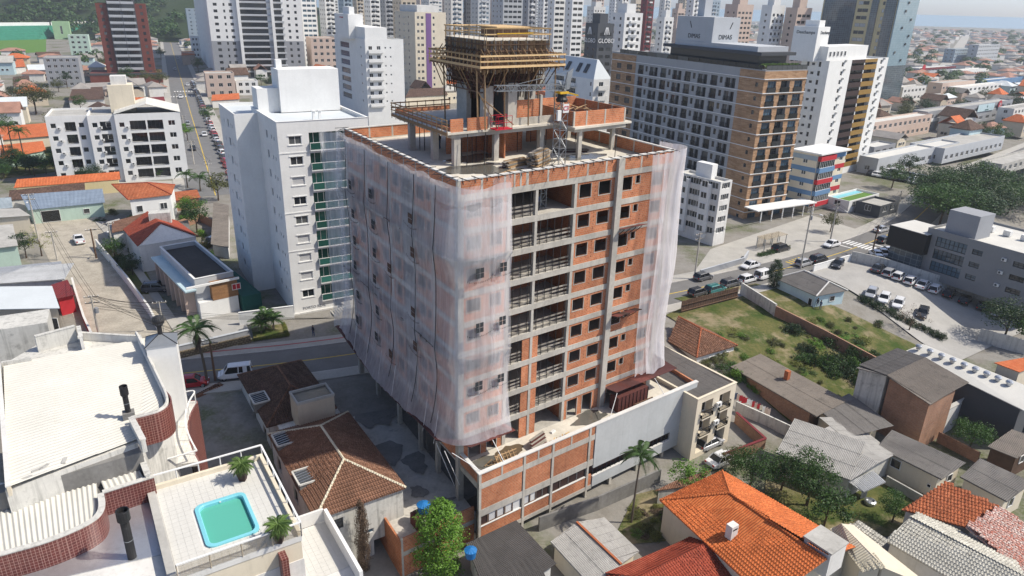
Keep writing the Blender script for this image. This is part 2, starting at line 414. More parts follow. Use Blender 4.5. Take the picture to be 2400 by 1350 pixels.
for _n, _c in dict(car_white=(.72, .73, .74), car_black=(.012, .012, .014), car_grey=(.1, .105, .115), car_silver=(.42, .43, .45), car_red=(.42, .012, .02), car_blue=(.02, .035, .09), car_teal=(.02, .16, .16), car_dark=(.035, .037, .042)).items(): carm(_n, _c, metal=.0 if 'white' in _n else .2)
def _wood(name, c1, c2):
    def f(n):
        t = NT(n); p = t.pos(); r = t.n('ShaderNodeObjectInfo').outputs['Random']
        k = t.noise(t.scale(p, (1., 1., 1.)), 6, 5, .7)
        c = t.mix(t.rng(k, .35, .65, 0, 1), c1, c2)
        c = t.mix(1., c, t.grey(t.rng(r, 0, 1, .55, 1.35)), 'MULTIPLY')
        return t.fin(c, .85, 0, .2)
    _SPEC[name] = f
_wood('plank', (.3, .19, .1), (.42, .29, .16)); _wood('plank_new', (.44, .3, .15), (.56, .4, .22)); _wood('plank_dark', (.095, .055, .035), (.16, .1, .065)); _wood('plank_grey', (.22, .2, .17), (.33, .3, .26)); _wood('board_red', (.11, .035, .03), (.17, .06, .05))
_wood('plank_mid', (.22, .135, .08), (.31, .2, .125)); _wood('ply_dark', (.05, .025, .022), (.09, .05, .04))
def _net(name, col, lo, hi):
    def f(n):
        t = NT(n); p = t.pos()
        k = t.noise(t.scale(p, (2.6, 2.6, .1)), 1., 6, .75); k2 = t.noise(p, .25, 3)
        a = t.math('ADD', t.rng(k, .35, .75, lo, hi), t.rng(k2, .35, .65, -.07, .09))
        d = t.n('ShaderNodeBsdfDiffuse', {0: col}); tr = t.n('ShaderNodeBsdfTranslucent', {0: col}); tp = t.n('ShaderNodeBsdfTransparent')
        m1 = t.n('ShaderNodeMixShader', {0: .4, 1: d.outputs[0], 2: tr.outputs[0]})
        m2 = t.n('ShaderNodeMixShader', {0: a, 1: tp.outputs[0], 2: m1.outputs[0]})
        t.l(m2.outputs[0], t.out.inputs[0]); t.t.nodes.remove(t.bs)
        return t.m
    _SPEC[name] = f
_net('pane_clear', (.5, .42, .3), .25, .4); _net('net', (.85, .86, .9), .33, .56); _net('net_thin', (.85, .85, .88), .12, .34); _net('net_dense', (.85, .85, .88), .42, .78)
def _water(n):
    t = NT(n); t.bump(t.noise(t.pos(), 3., 2), .01, .2)
    return t.fin((.1, .4, .31), .05, 0, .4)
_SPEC['pool_water'] = _water
def _sea(n):
    t = NT(n); t.bump(t.noise(t.pos(), .08, 3), .4, .3); return t.fin((.16, .25, .27), .25, 0, .4)
_SPEC['sea'] = _sea
def _grass(n):
    t = NT(n); p = t.pos(); k = t.noise(p, .25, 5, .65); k2 = t.noise(p, 2.5, 5, .7)
    c = t.mix(t.rng(k, .38, .6, 0, 1), (.05, .08, .018), (.14, .13, .05)); c = t.mix(t.rng(k2, .4, .7, 0, .7), c, (.035, .062, .014)); c = t.mix(t.rng(t.noise(p, .18, 6, .7), .5, .62, 0, .85), c, (.27, .22, .14)); c = t.mix(t.rng(t.noise(p, .7, 5, .7), .55, .68, 0, .6), c, (.12, .1, .05))
    t.bump(k2, .1); return t.fin(c, .95, 0, .1)
_SPEC['grass'] = _grass
def _ground(n):
    t = NT(n); p = t.pos(); k = t.noise(p, .06, 5, .65)
    c = t.mix(t.rng(k, .5, .6, 0, 1), (.24, .23, .21), (.09, .11, .045)); c = t.mix(t.rng(t.noise(p, .35, 5, .7), .4, .65, 0, .7), c, (.17, .155, .13)); c = t.mix(t.rng(t.noise(p, 2.5, 4, .7), .45, .7, 0, .5), c, (.3, .28, .25))
    t.bump(t.noise(p, 3, 5), .05); return t.fin(c, .95, 0, .1)
_SPEC['ground'] = _ground
def _haze(n):
    t = NT(n); t.t.nodes.remove(t.bs); v = t.n('ShaderNodeVolumePrincipled'); v.inputs['Color'].default_value = (.85, .92, 1, 1); v.inputs['Density'].default_value = .00019; v.inputs['Anisotropy'].default_value = .2
    t.l(v.outputs[0], t.out.inputs['Volume']); return t.m
_SPEC['haze'] = _haze
# ------------------------------------------------------------------ building kit
_WM = {}
def wmesh(w, h, st='w', fm='white', gm='glass'):
    """window or door unit: x along the wall, outside is -y; frame, mullions, panes"""
    k = (round(w, 2), round(h, 2), st, fm, gm)
    if k in _WM: return _WM[k]
    b = MB(); t = min(.07, w*.08); F = WORLD
    def fr_(x0, x1, z0, z1, y0=-.06, y1=.02): b.box(F, x0, x1, y0, y1, z0, z1, 0)
    if st == 'p':                                   # plain pane, no frame
        b.face([(0, 0, 0), (w, 0, 0), (w, 0, h), (0, 0, h)], 1)
    elif st == 's':                                 # closed roller shutter
        fr_(0, t, 0, h); fr_(w-t, w, 0, h); fr_(t, w-t, h-t, h); fr_(t, w-t, 0, t)
        n = max(3, int(h/.3))
        for i in range(n): b.box(F, t, w-t, -.03, .01, t+(h-2*t)*i/n+.01, t+(h-2*t)*(i+1)/n-.01, 1)
    else:
        fr_(0, t, 0, h); fr_(w-t, w, 0, h); fr_(t, w-t, h-t, h); fr_(t, w-t, 0, t)
        nx = {'w': max(1, round(w/.8)), 'g': max(2, round(w/.75)), 'd': max(1, round(w/.9)), '1': 1}.get(st, 1)
        nz = {'g': max(2, round(h/.9)), 'd': 1}.get(st, 1)
        for i in range(1, nx): fr_(w*i/nx-t/2, w*i/nx+t/2, t, h-t, -.045, .015)
        for i in range(1, nz): fr_(t, w-t, h*i/nz-t/2, h*i/nz+t/2, -.04, .01)
        if st == 'w' and h > 1.9: fr_(t, w-t, h*.35-t/2, h*.35+t/2, -.04, .01)
        b.face([(t, 0, t), (w-t, 0, t), (w-t, 0, h-t), (t, 0, h-t)], 1)
    _WM[k] = b.mesh('window', [fm, gm]); return _WM[k]
_RM = {}
def railmesh(w, d, st, fm, gm):
    """balcony: floor slab and guard; x along the wall, projects to -y"""
    k = (round(w, 2), round(d, 2), st, fm, gm)
    if k in _RM: return _RM[k]
    b = MB(); F = WORLD
    if d > .2: b.box(F, 0, w, -d, 0, -.16, 0, 0)
    if st == 'solid':
        b.box(F, 0, w, -d, -d+.12, -.3, 1.0, 0)
        if d > .2: b.box(F, 0, .12, -d+.12, 0, .0, 1.0, 0); b.box(F, w-.12, w, -d+.12, 0, 0., 1.0, 0)
    elif st == 'glass':
        b.box(F, .0, w, -d+.02, -d+.05, .05, .98, 1); b.box(F, 0, w, -d, -d+.07, .98, 1.06, 2)
        for x in np.linspace(0, w-.06, max(2, int(w/1.5)+1)): b.box(F, x, x+.06, -d+.005, -d+.065, 0, .98, 2)
        if d > .2:
            for x in (.0, w-.04): b.box(F, x, x+.04, -d+.07, 0, .0, 1.02, 1)
    else:
        b.box(F, 0, w, -d, -d+.06, .98, 1.04, 2); b.box(F, 0, w, -d, -d+.06, .06, .11, 2)
        for x in np.linspace(0, w-.03, max(3, int(w/.16))): b.box(F, x, x+.03, -d+.01, -d+.04, .11, .98, 2)
        if d > .2:
            for x in (0., w-.05): b.box(F, x, x+.05, -d+.06, 0, .98, 1.04, 2); b.box(F, x, x+.05, -d+.06, 0, .06, .5, 2)
    _RM[k] = b.mesh('balcony', [fm, gm, 'black' if st != 'glass' or gm != 'glass_green' else 'white']); return _RM[k]
class Side:
    """a wall line: point at distance t from its start, outward normal, rotation for units set into it"""
    def __init__(s, fr, side, Lx, Ly):
        s.side = side
        if side == 'R': s.p0, s.e, s.n, s.rz, s.L = fr(0, 0), fr.u, -fr.w, fr.a, Lx
        elif side == 'L': s.p0, s.e, s.n, s.rz, s.L = fr(0, 0), fr.w, -fr.u, fr.aw+PI, Ly
        elif side == 'E': s.p0, s.e, s.n, s.rz, s.L = fr(Lx, 0), fr.w, fr.u, fr.aw, Ly
        else: s.p0, s.e, s.n, s.rz, s.L = fr(0, Ly), fr.u, fr.w, fr.a+PI, Lx
        s.flip = side in 'LB'
    def pt(s, t, z, d=0.): return s.p0 + s.e*t + s.n*d + Vector((0, 0, z))
    def start(s, t0, t1): return t1 if s.flip else t0
def wallholes(mb, S, z0, z1, wins, mi=0, t0=0., t1=None, th=None):
    """wall sheet with real openings and reveals. wins: (t0,t1,z0,z1,style,depth)"""
    t1 = S.L if t1 is None else t1
    xs = sorted({round(t0, 3), round(t1, 3)} | {round(min(t1, max(t0, v)), 3) for w in wins for v in w[:2]})
    zs = sorted({round(z0, 3), round(z1, 3)} | {round(min(z1, max(z0, v)), 3) for w in wins for v in w[2:4]})
    xi = {v: i for i, v in enumerate(xs)}; zi = {v: i for i, v in enumerate(zs)}
    hole = np.zeros((len(zs), len(xs)), bool)
    for w in wins:
        a, b = xi[round(min(t1, max(t0, w[0])), 3)], xi[round(min(t1, max(t0, w[1])), 3)]
        c, d = zi[round(min(z1, max(z0, w[2])), 3)], zi[round(min(z1, max(z0, w[3])), 3)]
        hole[c:d, a:b] = True
        D = -(w[5] if len(w) > 5 else .15)
        p = lambda t, z, k: S.pt(t, z, k)
        A, B, Z0, Z1 = w[0], w[1], w[2], w[3]
        for q in ([p(A, Z0, 0), p(A, Z0, D), p(A, Z1, D), p(A, Z1, 0)], [p(B, Z0, D), p(B, Z0, 0), p(B, Z1, 0), p(B, Z1, D)],
                  [p(A, Z1, 0), p(A, Z1, D), p(B, Z1, D), p(B, Z1, 0)], [p(A, Z0, D), p(A, Z0, 0), p(B, Z0, 0), p(B, Z0, D)]):
            mb.face(q if not S.flip else q[::-1], mi)
    for i in range(len(zs)-1):
        j = 0
        while j < len(xs)-1:
            if hole[i, j]: j += 1; continue
            k = j
            while k+1 < len(xs)-1 and not hole[i, k+1]: k += 1
            q = [S.pt(xs[j], zs[i]), S.pt(xs[k+1], zs[i]), S.pt(xs[k+1], zs[i+1]), S.pt(xs[j], zs[i+1])]
            mb.face(q if not S.flip else q[::-1], mi); j = k+1
def setwins(S, wins, parent, fm='white', gm='glass'):
    for w in wins:
        st = w[4] if len(w) > 4 else 'w'; D = w[5] if len(w) > 5 else .15
        f2 = w[6] if len(w) > 6 and w[6] else fm; g2 = w[7] if len(w) > 7 and w[7] else gm
        if st == '-': continue
        if st == 's': g2 = 'blind' if len(w) < 8 else g2
        inst('window' if st != 'd' else 'door', wmesh(w[1]-w[0], w[3]-w[2], st, f2, g2), S.pt(S.start(w[0], w[1]), w[2], -D), S.rz, parent)
def rails(S, items, parent, st='rail', d=.05, fm='white', gm='glass', name='balcony'):
    """items: (t0,t1,zfloor)"""
    for a, b, z in items: inst(name, railmesh(b-a, d, st, fm, gm), S.pt(S.start(a, b), z, 0), S.rz, parent)
def rep(cols, z, fh, n):
    return [(c[0], c[1], z+i*fh+c[2], z+i*fh+c[3], *c[4:]) for i in range(n) for c in cols]
def block(name, label, cat, fr, Lx, Ly, z0, z1, mat='white', R=(), L=(), E=(), B=(), roof='roof_conc', par=.5, fm='white', gm='glass', group=None, th=None, cap=None):
    """flat-roofed building: walls with set-in windows, parapet, roof"""
    T = th or thing(name, label, cat, fr(Lx/2, Ly/2, z0), group)
    mb = MB()
    for s, ws in (('R', R), ('L', L), ('E', E), ('B', B)):
        S = Side(fr, s, Lx, Ly); wallholes(mb, S, z0, z1, ws); setwins(S, ws, T, fm, gm)
    k = .2
    for s in 'RLEB':      # parapet: top and inner face
        S = Side(fr, s, Lx, Ly)
        mb.face([S.pt(0, z1), S.pt(S.L, z1), S.pt(S.L-k, z1, -k), S.pt(k, z1, -k)][::-1 if S.flip else 1])
        mb.face([S.pt(k, z1, -k), S.pt(S.L-k, z1, -k), S.pt(S.L-k, z1-par, -k), S.pt(k, z1-par, -k)][::-1 if S.flip else 1])
    mb.build('wall', mat, T)
    MB().face([fr(k, k, z1-par), fr(Lx-k, k, z1-par), fr(Lx-k, Ly-k, z1-par), fr(k, Ly-k, z1-par)]).build('roof', roof, T)
    if cap: 
        c = MB()
        for s in 'RLEB':
            S = Side(fr, s, Lx, Ly); c.hexa([S.pt(-.06, z1+.004, .06), S.pt(S.L+.06, z1+.004, .06), S.pt(S.L-.26, z1+.004, -.26), S.pt(.26, z1+.004, -.26), S.pt(-.06, z1+.07, .06), S.pt(S.L+.06, z1+.07, .06), S.pt(S.L-.26, z1+.07, -.26), S.pt(.26, z1+.07, -.26)])
        c.build('coping', cap, T)
    return T
def boxon(T, fr, x0, x1, y0, y1, z0, z1, mat, name='roof_house'): return pbox(name, fr, x0, x1, y0, y1, z0, z1, mat, T)
def roofplanes(fr, Lx, Ly, ze, zr, kind, ov):
    x0, x1, y0, y1 = -ov, Lx+ov, -ov, Ly+ov
    P = lambda x, y, z: fr(x, y, z)
    if kind == 'hip':
        h = min(x1-x0, y1-y0)/2
        if x1-x0 >= y1-y0: a, b = (x0+h, (y0+y1)/2), (x1-h, (y0+y1)/2)
        else: a, b = ((x0+x1)/2, y0+h), ((x0+x1)/2, y1-h)
        A, B = P(*a, zr), P(*b, zr); c = [P(x0, y0, ze), P(x1, y0, ze), P(x1, y1, ze), P(x0, y1, ze)]
        if x1-x0 >= y1-y0: pl = [[c[0], c[1], B, A], [c[1], c[2], B], [c[2], c[3], A, B], [c[3], c[0], A]]; rg = [(A, B), (c[0], A), (c[3], A), (c[1], B), (c[2], B)]
        else: pl = [[c[0], c[1], A], [c[1], c[2], B, A], [c[2], c[3], B], [c[3], c[0], A, B]]; rg = [(A, B), (c[0], A), (c[1], A), (c[2], B), (c[3], B)]
        return pl, rg
    if kind == 'gx':
        m = (y0+y1)/2; return [[P(x0, y0, ze), P(x1, y0, ze), P(x1, m, zr), P(x0, m, zr)], [P(x1, y1, ze), P(x0, y1, ze), P(x0, m, zr), P(x1, m, zr)]], [(P(x0, m, zr), P(x1, m, zr))]
    if kind == 'gy':
        m = (x0+x1)/2; return [[P(x0, y1, ze), P(x0, y0, ze), P(m, y0, zr), P(m, y1, zr)], [P(x1, y0, ze), P(x1, y1, ze), P(m, y1, zr), P(m, y0, zr)]], [(P(m, y0, zr), P(m, y1, zr))]
    if kind == 'mx':   # falls towards -y
        return [[P(x0, y0, ze), P(x1, y0, ze), P(x1, y1, zr), P(x0, y1, zr)]], []
    if kind == 'my':   # falls towards -x
        return [[P(x0, y1, ze), P(x0, y0, ze), P(x1, y0, zr), P(x1, y1, zr)]], []
    if kind == 'mX': return [[P(x1, y1, ze), P(x0, y1, ze), P(x0, y0, zr), P(x1, y0, zr)]], []
    if kind == 'mY': return [[P(x1, y0, ze), P(x1, y1, ze), P(x0, y1, zr), P(x0, y0, zr)]], []
def slabs(mb, planes, th=.12):
    for p in planes:
        n = len(p); lo = [q-Vector((0, 0, th)) for q in p]
        mb.face(p); mb.face(lo[::-1])
        for i in range(n): mb.face([lo[i], lo[(i+1) % n], p[(i+1) % n], p[i]])
def _basis(poly):
    """plane axes: e along the eave (first edge), s up the slope, n normal"""
    e = (poly[1]-poly[0]).normalized(); n = e.cross(poly[2]-poly[0]).normalized(); s = n.cross(e); return e, s, n
def _inside(pt, P):
    c = True
    for i in range(len(P)):
        a, b = P[i], P[(i+1) % len(P)]
        if (b[0]-a[0])*(pt[1]-a[1])-(b[1]-a[1])*(pt[0]-a[0]) < -1e-6: return False
    return c
_TL = {}
def tile_geo(b, o, e, s, n, tw, tl, j=0.):
    """one barrel tile: convex pan lifted at its lower end over the course below"""
    q = [(-.5, .0), (-.22, .055), (.1, .06), (.36, .0), (.5, .005)]
    lo = [o + e*(x*tw) + n*(h*1.05+.045+j) for x, h in q]; hi = [o + e*(x*tw) + s*(tl*1.08) + n*(h+.004) for x, h in q]
    for i in range(4): b.face([lo[i], lo[i+1], hi[i+1], hi[i]])
    b.face([o+e*(-.5*tw), o+e*(.5*tw), lo[4], lo[3], lo[2], lo[1], lo[0]])
def tile_roof(T, planes, mat, tw=.26, tl=.4, nind=0, parent=None, name='roof_tile'):
    """lays every tile; the nind nearest the camera are objects of their own, the rest one mesh"""
    cells = []
    for P in planes:
        e, s, n = _basis(P); o = P[0]; Q = [((q-o).dot(e), (q-o).dot(s)) for q in P]
        x0, x1 = min(q[0] for q in Q), max(q[0] for q in Q); y1 = max(q[1] for q in Q)
        nx = max(1, int((x1-x0)/tw)); ny = max(1, int(y1/tl)); a, l = (x1-x0)/nx, y1/ny
        for j in range(ny):
            for i in range(nx):
                c = (x0+(i+.5)*a, (j+.5)*l)
                if _inside(c, Q): p = o+e*c[0]+s*(j*l)+n*.01; cells.append(((p-CAM).length, p, e, s, n, a, l))
    cells.sort(key=lambda c: c[0]); rest = MB()
    for k, (d, p, e, s, n, a, l) in enumerate(cells):
        if k < nind:
            key = (round(a, 3), round(l, 3), mat)
            if key not in _TL:
                b = MB(); tile_geo(b, Vector(), Vector((1, 0, 0)), Vector((0, 1, 0)), Vector((0, 0, 1)), a, l); _TL[key] = b.mesh('roof_tile', mat)
            m = Matrix((e, s, n)).transposed()
            inst(name, _TL[key], p, parent=parent or T, rot=m.to_euler())
        else: tile_geo(rest, p, e, s, n, a, l, RND.uniform(0, .008))
    if rest.f:
        o = rest.build(name, mat, parent or T); o['kind'] = 'stuff'
def sheet_roof(T, P, mat, pitch=.177, amp=.026, sw=1.06, sl=1.83, name='roof_sheet', mats=None, seg=6, lift=.03):
    """corrugated sheets, one object each, laid from the eave up with laps. P: quad, first edge is the eave"""
    e, s, n = _basis(P); W = (P[1]-P[0]).length; H = (P[3]-P[0]).dot(s)
    nu, nv = max(1, round(W/sw)), max(1, round(H/sl)); a, l = W/nu, H/nv
    nr = max(2, round(a/pitch)); key = (round(a, 3), round(l, 3), nr, amp, mat)
    if key not in _TL:
        b = MB(); k = nr*seg
        rows = [[(a*i/k, y, z+amp*math.sin(2*PI*i/seg)) for i in range(k+1)] for y, z in ((0, .035), (l*1.05, .0))]
        b.grid(rows); b.grid([[(p[0], p[1], p[2]-.012) for p in rows[0]], rows[0]])
        _TL[key] = b.mesh('roof_sheet', mat, smooth=True)
    m = Matrix((e, s, n)).transposed().to_euler()
    for i in range(nu):
        for j in range(nv):
            inst(name, _TL[key], P[0]+e*(a*i)+s*(l*j)+n*(lift+.004*(i % 2)), parent=T, rot=m, mats=({0: RND.choice(mats)} if mats else None))
def quad_sheet(T, Q, mat, nst, nrib, amp, seg=6, name='roof_sheet'):
    """corrugated roof over any four corners; ribs run from edge Q0-Q1 to edge Q3-Q2, nst courses lapped like shingles"""
    up = Vector((0, 0, 1))
    for k in range(nst):
        v0, v1 = k/nst, min(1, (k+1.04)/nst); n = nrib*seg
        MB().grid([[Q[0].lerp(Q[1], i/n).lerp(Q[3].lerp(Q[2], i/n), v)+up*(amp*math.sin(2*PI*i/seg)+l) for i in range(n+1)] for v, l in ((v0, .05), (v1, .015))]).build(name, mat, T, smooth=True)
def caps(mb, ridges, r=.13):
    for a, b in ridges: mb.tube(a+Vector((0, 0, .03)), b+Vector((0, 0, .03)), r, n=6)
def house(name, label, fr, Lx, Ly, z0, ze, zr, kind='hip', mat='tile_brown', wall='white_dirty', ov=.5, R=(), L=(), E=(), fm='white', gm='glass', group=None, cat='house', cap=None, tiles=None, sheets=None, th=None, thick=.12):
    """house under a pitched roof. tiles=(tw,tl,nind) or sheets=dict(...) lay real pieces on the roof"""
    T = th or thing(name, label, cat, fr(Lx/2, Ly/2, z0), group)
    mb = MB(); pl, rg = roofplanes(fr, Lx, Ly, ze, zr, kind, ov)
    for s, ws in (('R', R), ('L', L), ('E', E), ('B', ())):
        S = Side(fr, s, Lx, Ly); wallholes(mb, S, z0, ze, ws); setwins(S, ws, T, fm, gm)
    k = (zr-ze)/( (Ly/2+ov) if kind == 'gx' else (Lx/2+ov) if kind == 'gy' else (Ly+2*ov) if kind in ('mx', 'mX') else (Lx+2*ov))
    t = .02+thick
    if kind == 'gx':
        for x in (0, Lx): mb.face([fr(x, 0, ze), fr(x, Ly, ze), fr(x, Ly, ze+k*ov-t), fr(x, Ly/2, zr-t), fr(x, 0, ze+k*ov-t)])
    elif kind == 'gy':
        for y in (0, Ly): mb.face([fr(0, y, ze), fr(Lx, y, ze), fr(Lx, y, ze+k*ov-t), fr(Lx/2, y, zr-t), fr(0, y, ze+k*ov-t)])
    elif kind[0] == 'm':
        f = {'mx': lambda x, y: y+ov, 'mX': lambda x, y: Ly-y+ov, 'my': lambda x, y: x+ov, 'mY': lambda x, y: Lx-x+ov}[kind]
        g = lambda x, y: fr(x, y, max(ze, ze+k*f(x, y)-t)); c = [(0, 0), (Lx, 0), (Lx, Ly), (0, Ly)]
        for i in range(4):
            a, b = c[i], c[(i+1) % 4]; mb.face([fr(*a, ze), fr(*b, ze), g(*b), g(*a)])
    mb.build('wall', wall, T)
    rb = MB(); slabs(rb, pl, thick); rf = rb.build('roof', mat, T)
    if tiles: tile_roof(rf, pl, mat, tiles[0], tiles[1], tiles[2])
    if sheets:
        for p in pl: sheet_roof(rf, p, **{'mat': mat, **sheets})
    if rg and cap: b = MB(); caps(b, rg); b.build('ridge_cap', cap, rf)
    return T
_TXT = {}
def text(body, p, rz, size, mat, parent, name='lettering', tilt=PI/2, thick=.02, align='CENTER', sx=1.):
    k = (body, align)
    if k not in _TXT:
        cu = bpy.data.curves.new('lettering', 'FONT'); cu.body = body; cu.align_x = align; cu.align_y = 'CENTER'; cu.extrude = thick; cu.resolution_u = 3
        ob = bpy.data.objects.new('tmp', cu); COL.objects.link(ob)
        bpy.context.view_layer.update()
        me = bpy.data.meshes.new_from_object(ob.evaluated_get(bpy.context.evaluated_depsgraph_get())); me.name = 'lettering'
        bpy.data.objects.remove(ob); bpy.data.curves.remove(cu); _TXT[k] = me
    me = _TXT[k].copy(); me.materials.clear(); me.materials.append(M(mat))
    return inst(name, me, p, parent=parent, rot=(tilt, 0, rz), s=(size*sx, size, 1.))
_AC = []
def acunit(S, t, z, parent):
    if not _AC:
        b = MB(); b.box(WORLD, 0, .8, -.3, 0, 0, .55, 0); b.tube((.3, -.305, .28), (.3, -.315, .28), .21, n=10, mi=1); b.box(WORLD, .1, .16, -.3, .1, -.08, 0, 1); b.box(WORLD, .64, .7, -.3, .1, -.08, 0, 1); _AC.append(b.mesh('air_conditioner', ['ac_white', 'grey_dark']))
    inst('air_conditioner', _AC[0], S.pt(S.start(t, t+.8), z, .1), S.rz, parent)
# ------------------------------------------------------------------ trees, palms, cars, poles, people
def _crown(seed, shape, n_cl=46, n_lf=46, ls=.085, flat=1.):
    r = random.Random(seed); b = MB()
    def rv():
        while True:
            v = Vector((r.uniform(-1, 1), r.uniform(-1, 1), r.uniform(-1, 1)))
            if .01 < v.length < 1: return v.normalized()
    for i in range(n_cl):
        d = rv()
        if shape == 'column':
            z = r.uniform(-1, 1); a = r.uniform(0, 2*PI); rad = (.95*(1-max(0, z)**2.2*.8)*(1-max(0, -z)**3*.35))*r.uniform(.55, 1)*.42
            c = Vector((math.cos(a)*rad, math.sin(a)*rad, z)); cr = r.uniform(.13, .2)
        elif shape == 'shrub':
            d.z = abs(d.z)*.9; c = d*r.uniform(.45, .85); cr = r.uniform(.2, .34)
        elif shape == 'sparse':
            c = d*r.uniform(.3, .95); c.z *= .8; cr = r.uniform(.12, .22)
        else:
            if d.z < -.35: d.z *= .4
            c = d*(r.uniform(.62, .85) if i > n_cl*.25 else r.uniform(.1, .6)); c.z *= .82*flat; cr = r.uniform(.19, .33)
        for k in range(n_lf):
            q = rv(); p = c+Vector((q.x, q.y, q.z*.75))*cr*r.uniform(.65, 1.05)
            nrm = (q*1.1+rv()*.9+Vector((0, 0, .35))).normalized(); e = nrm.orthogonal().normalized(); e = Matrix.Rotation(r.uniform(0, 6.28), 3, nrm) @ e; g = nrm.cross(e)
            s = ls*r.uniform(.6, 1.25)*(.75 if shape == 'sparse' else 1); b.face([p-e*s*.5, p+g*s*.32, p+e*s*.6, p-g*s*.32])
    return b.mesh('crown', 'leaf', uv=False)
_CR = {}
def crown_mesh(shape, k):
    key = (shape, k)
    if key not in _CR:
        kw = dict(round={}, column=dict(n_cl=190, n_lf=66, ls=.042), shrub=dict(n_cl=24, n_lf=60, ls=.1), sparse=dict(n_cl=26, n_lf=34, ls=.07), dense=dict(n_cl=80, n_lf=60, ls=.062), flat=dict(flat=.5, n_cl=56))[shape]
        _CR[key] = _crown(100+k*7+len(shape), 'round' if shape in ('dense', 'flat') else shape, **kw)
    return _CR[key]
def tree(p, h, r, leaf, label, shape='round', group=None, name='tree', k=None, rz=None, trunk='bark', sink=.1):
    """tapered trunk, limbs and a crown of leaf clumps standing at p"""
    p = Vector(p); k = RND.randrange(3) if k is None else k; rz = RND.uniform(0, 6.28) if rz is None else rz
    T = thing(name, label, 'tree' if shape != 'shrub' else 'shrub', p, group)
    if shape == 'column': s = (r*2.2, r*2.2, h*.47); cz = h*.53
    elif shape == 'shrub': s = (r, r, h); cz = .0
    else: s = (r, r, min(r*1.05, h*.5)); cz = h-s[2]*.8
    inst('crown', crown_mesh(shape, k), p+Vector((0, 0, cz)), rz, T, s, {0: leaf})
    b = MB(); t = max(.06, h*.02); top = cz+(0 if shape != 'shrub' else .5*h)
    b.tube(p-Vector((0, 0, sink)), p+Vector((r*.04, 0, top*.6)), t*1.3, t*.85, 7); b.tube(p+Vector((r*.04, 0, top*.6)), p+Vector((0, 0, top*.98+.05)), t*.85, t*.4, 6)
    if shape not in ('column',):
        for i in range(5):
            a = i*1.257+rz; b.tube(p+Vector((0, 0, top*(.45+.08*i))), p+Vector((math.cos(a)*r*.55, math.sin(a)*r*.55, top*(.45+.08*i)+max(.2, r*.35))), t*.5, t*.2, 5)
    b.build('trunk', trunk, T); return T
_FR = {}
def frond_mesh(L, droop, n=15, w=.5, mat='frond'):
    k = (round(L, 2), droop, mat, n)
    if k in _FR: return _FR[k]
    b = MB(); pts = [Vector((L*t*(1-.18*t*droop), 0, L*(.35*t-.75*droop*t*t))) for t in [i/n for i in range(n+1)]]
    for i in range(n): b.bar(pts[i], pts[i+1], .05*(1-i/n)+.012, .04*(1-i/n)+.012)
    for i in range(1, n+1):
        t = i/n; wl = w*math.sin(PI*(.12+.8*t))+.08
        for s in (-1, 1):
            for q in (0, .5):
                o = pts[i]*(1-q)+pts[i-1]*q; tip = o+Vector((wl*.55, s*wl, -.25*wl-.1*droop)); m = (o+tip)/2+Vector((0, 0, .06*wl)); d = Vector((.035, 0, 0))*(L/1.5)**.5
                b.face([o-d, m-d, tip, m+d*1.2])
    _FR[k] = b.mesh('frond', mat, uv=False); return _FR[k]
def palm(p, h, L, label, nf=13, mat='frond', lean=(0, 0), r=.14, droop=1., group=None, name='palm_tree', dead=0):
    p = Vector(p); T = thing(name, label, 'palm tree', p, group); b = MB(); top = p+Vector((lean[0], lean[1], h)); pts = [p+Vector((lean[0]*t*t, lean[1]*t*t, h*t)) for t in [i/7 for i in range(8)]]; pts[0] -= Vector((0, 0, .15))
    for i in range(7): b.tube(pts[i], pts[i+1], r*(1.25-.5*i/7)*(1+.04*(i % 2)), r*(1.25-.5*(i+1)/7), 8, cap=i in (0, 6))
    b.build('trunk', 'palm_bark', T); b = MB(); b.tube(top-Vector((0, 0, .1)), top+Vector((0, 0, L*.22)), r*.8, r*.45, 7); b.build('crownshaft', 'frond_light', T)
    for i in range(nf):
        a = i*2.4+RND.uniform(-.2, .2); up = (i/nf)*1.0-.15
        inst('frond', frond_mesh(L, droop, mat=mat, w=L*.24), top+Vector((0, 0, L*.16)), parent=T, rot=Matrix.Rotation(a, 3, 'Z').to_4x4().to_3x3().__matmul__(Matrix.Rotation(-up*.95, 3, 'Y')).to_euler(), s=RND.uniform(.85, 1.1))
    for i in range(dead): inst('frond', frond_mesh(L*.7, 1.6, mat='leaf_dry', w=L*.15), top-Vector((0, 0, .2)), parent=T, rot=(0, .9, i*1.3+.4))
    return T
CAR = {}
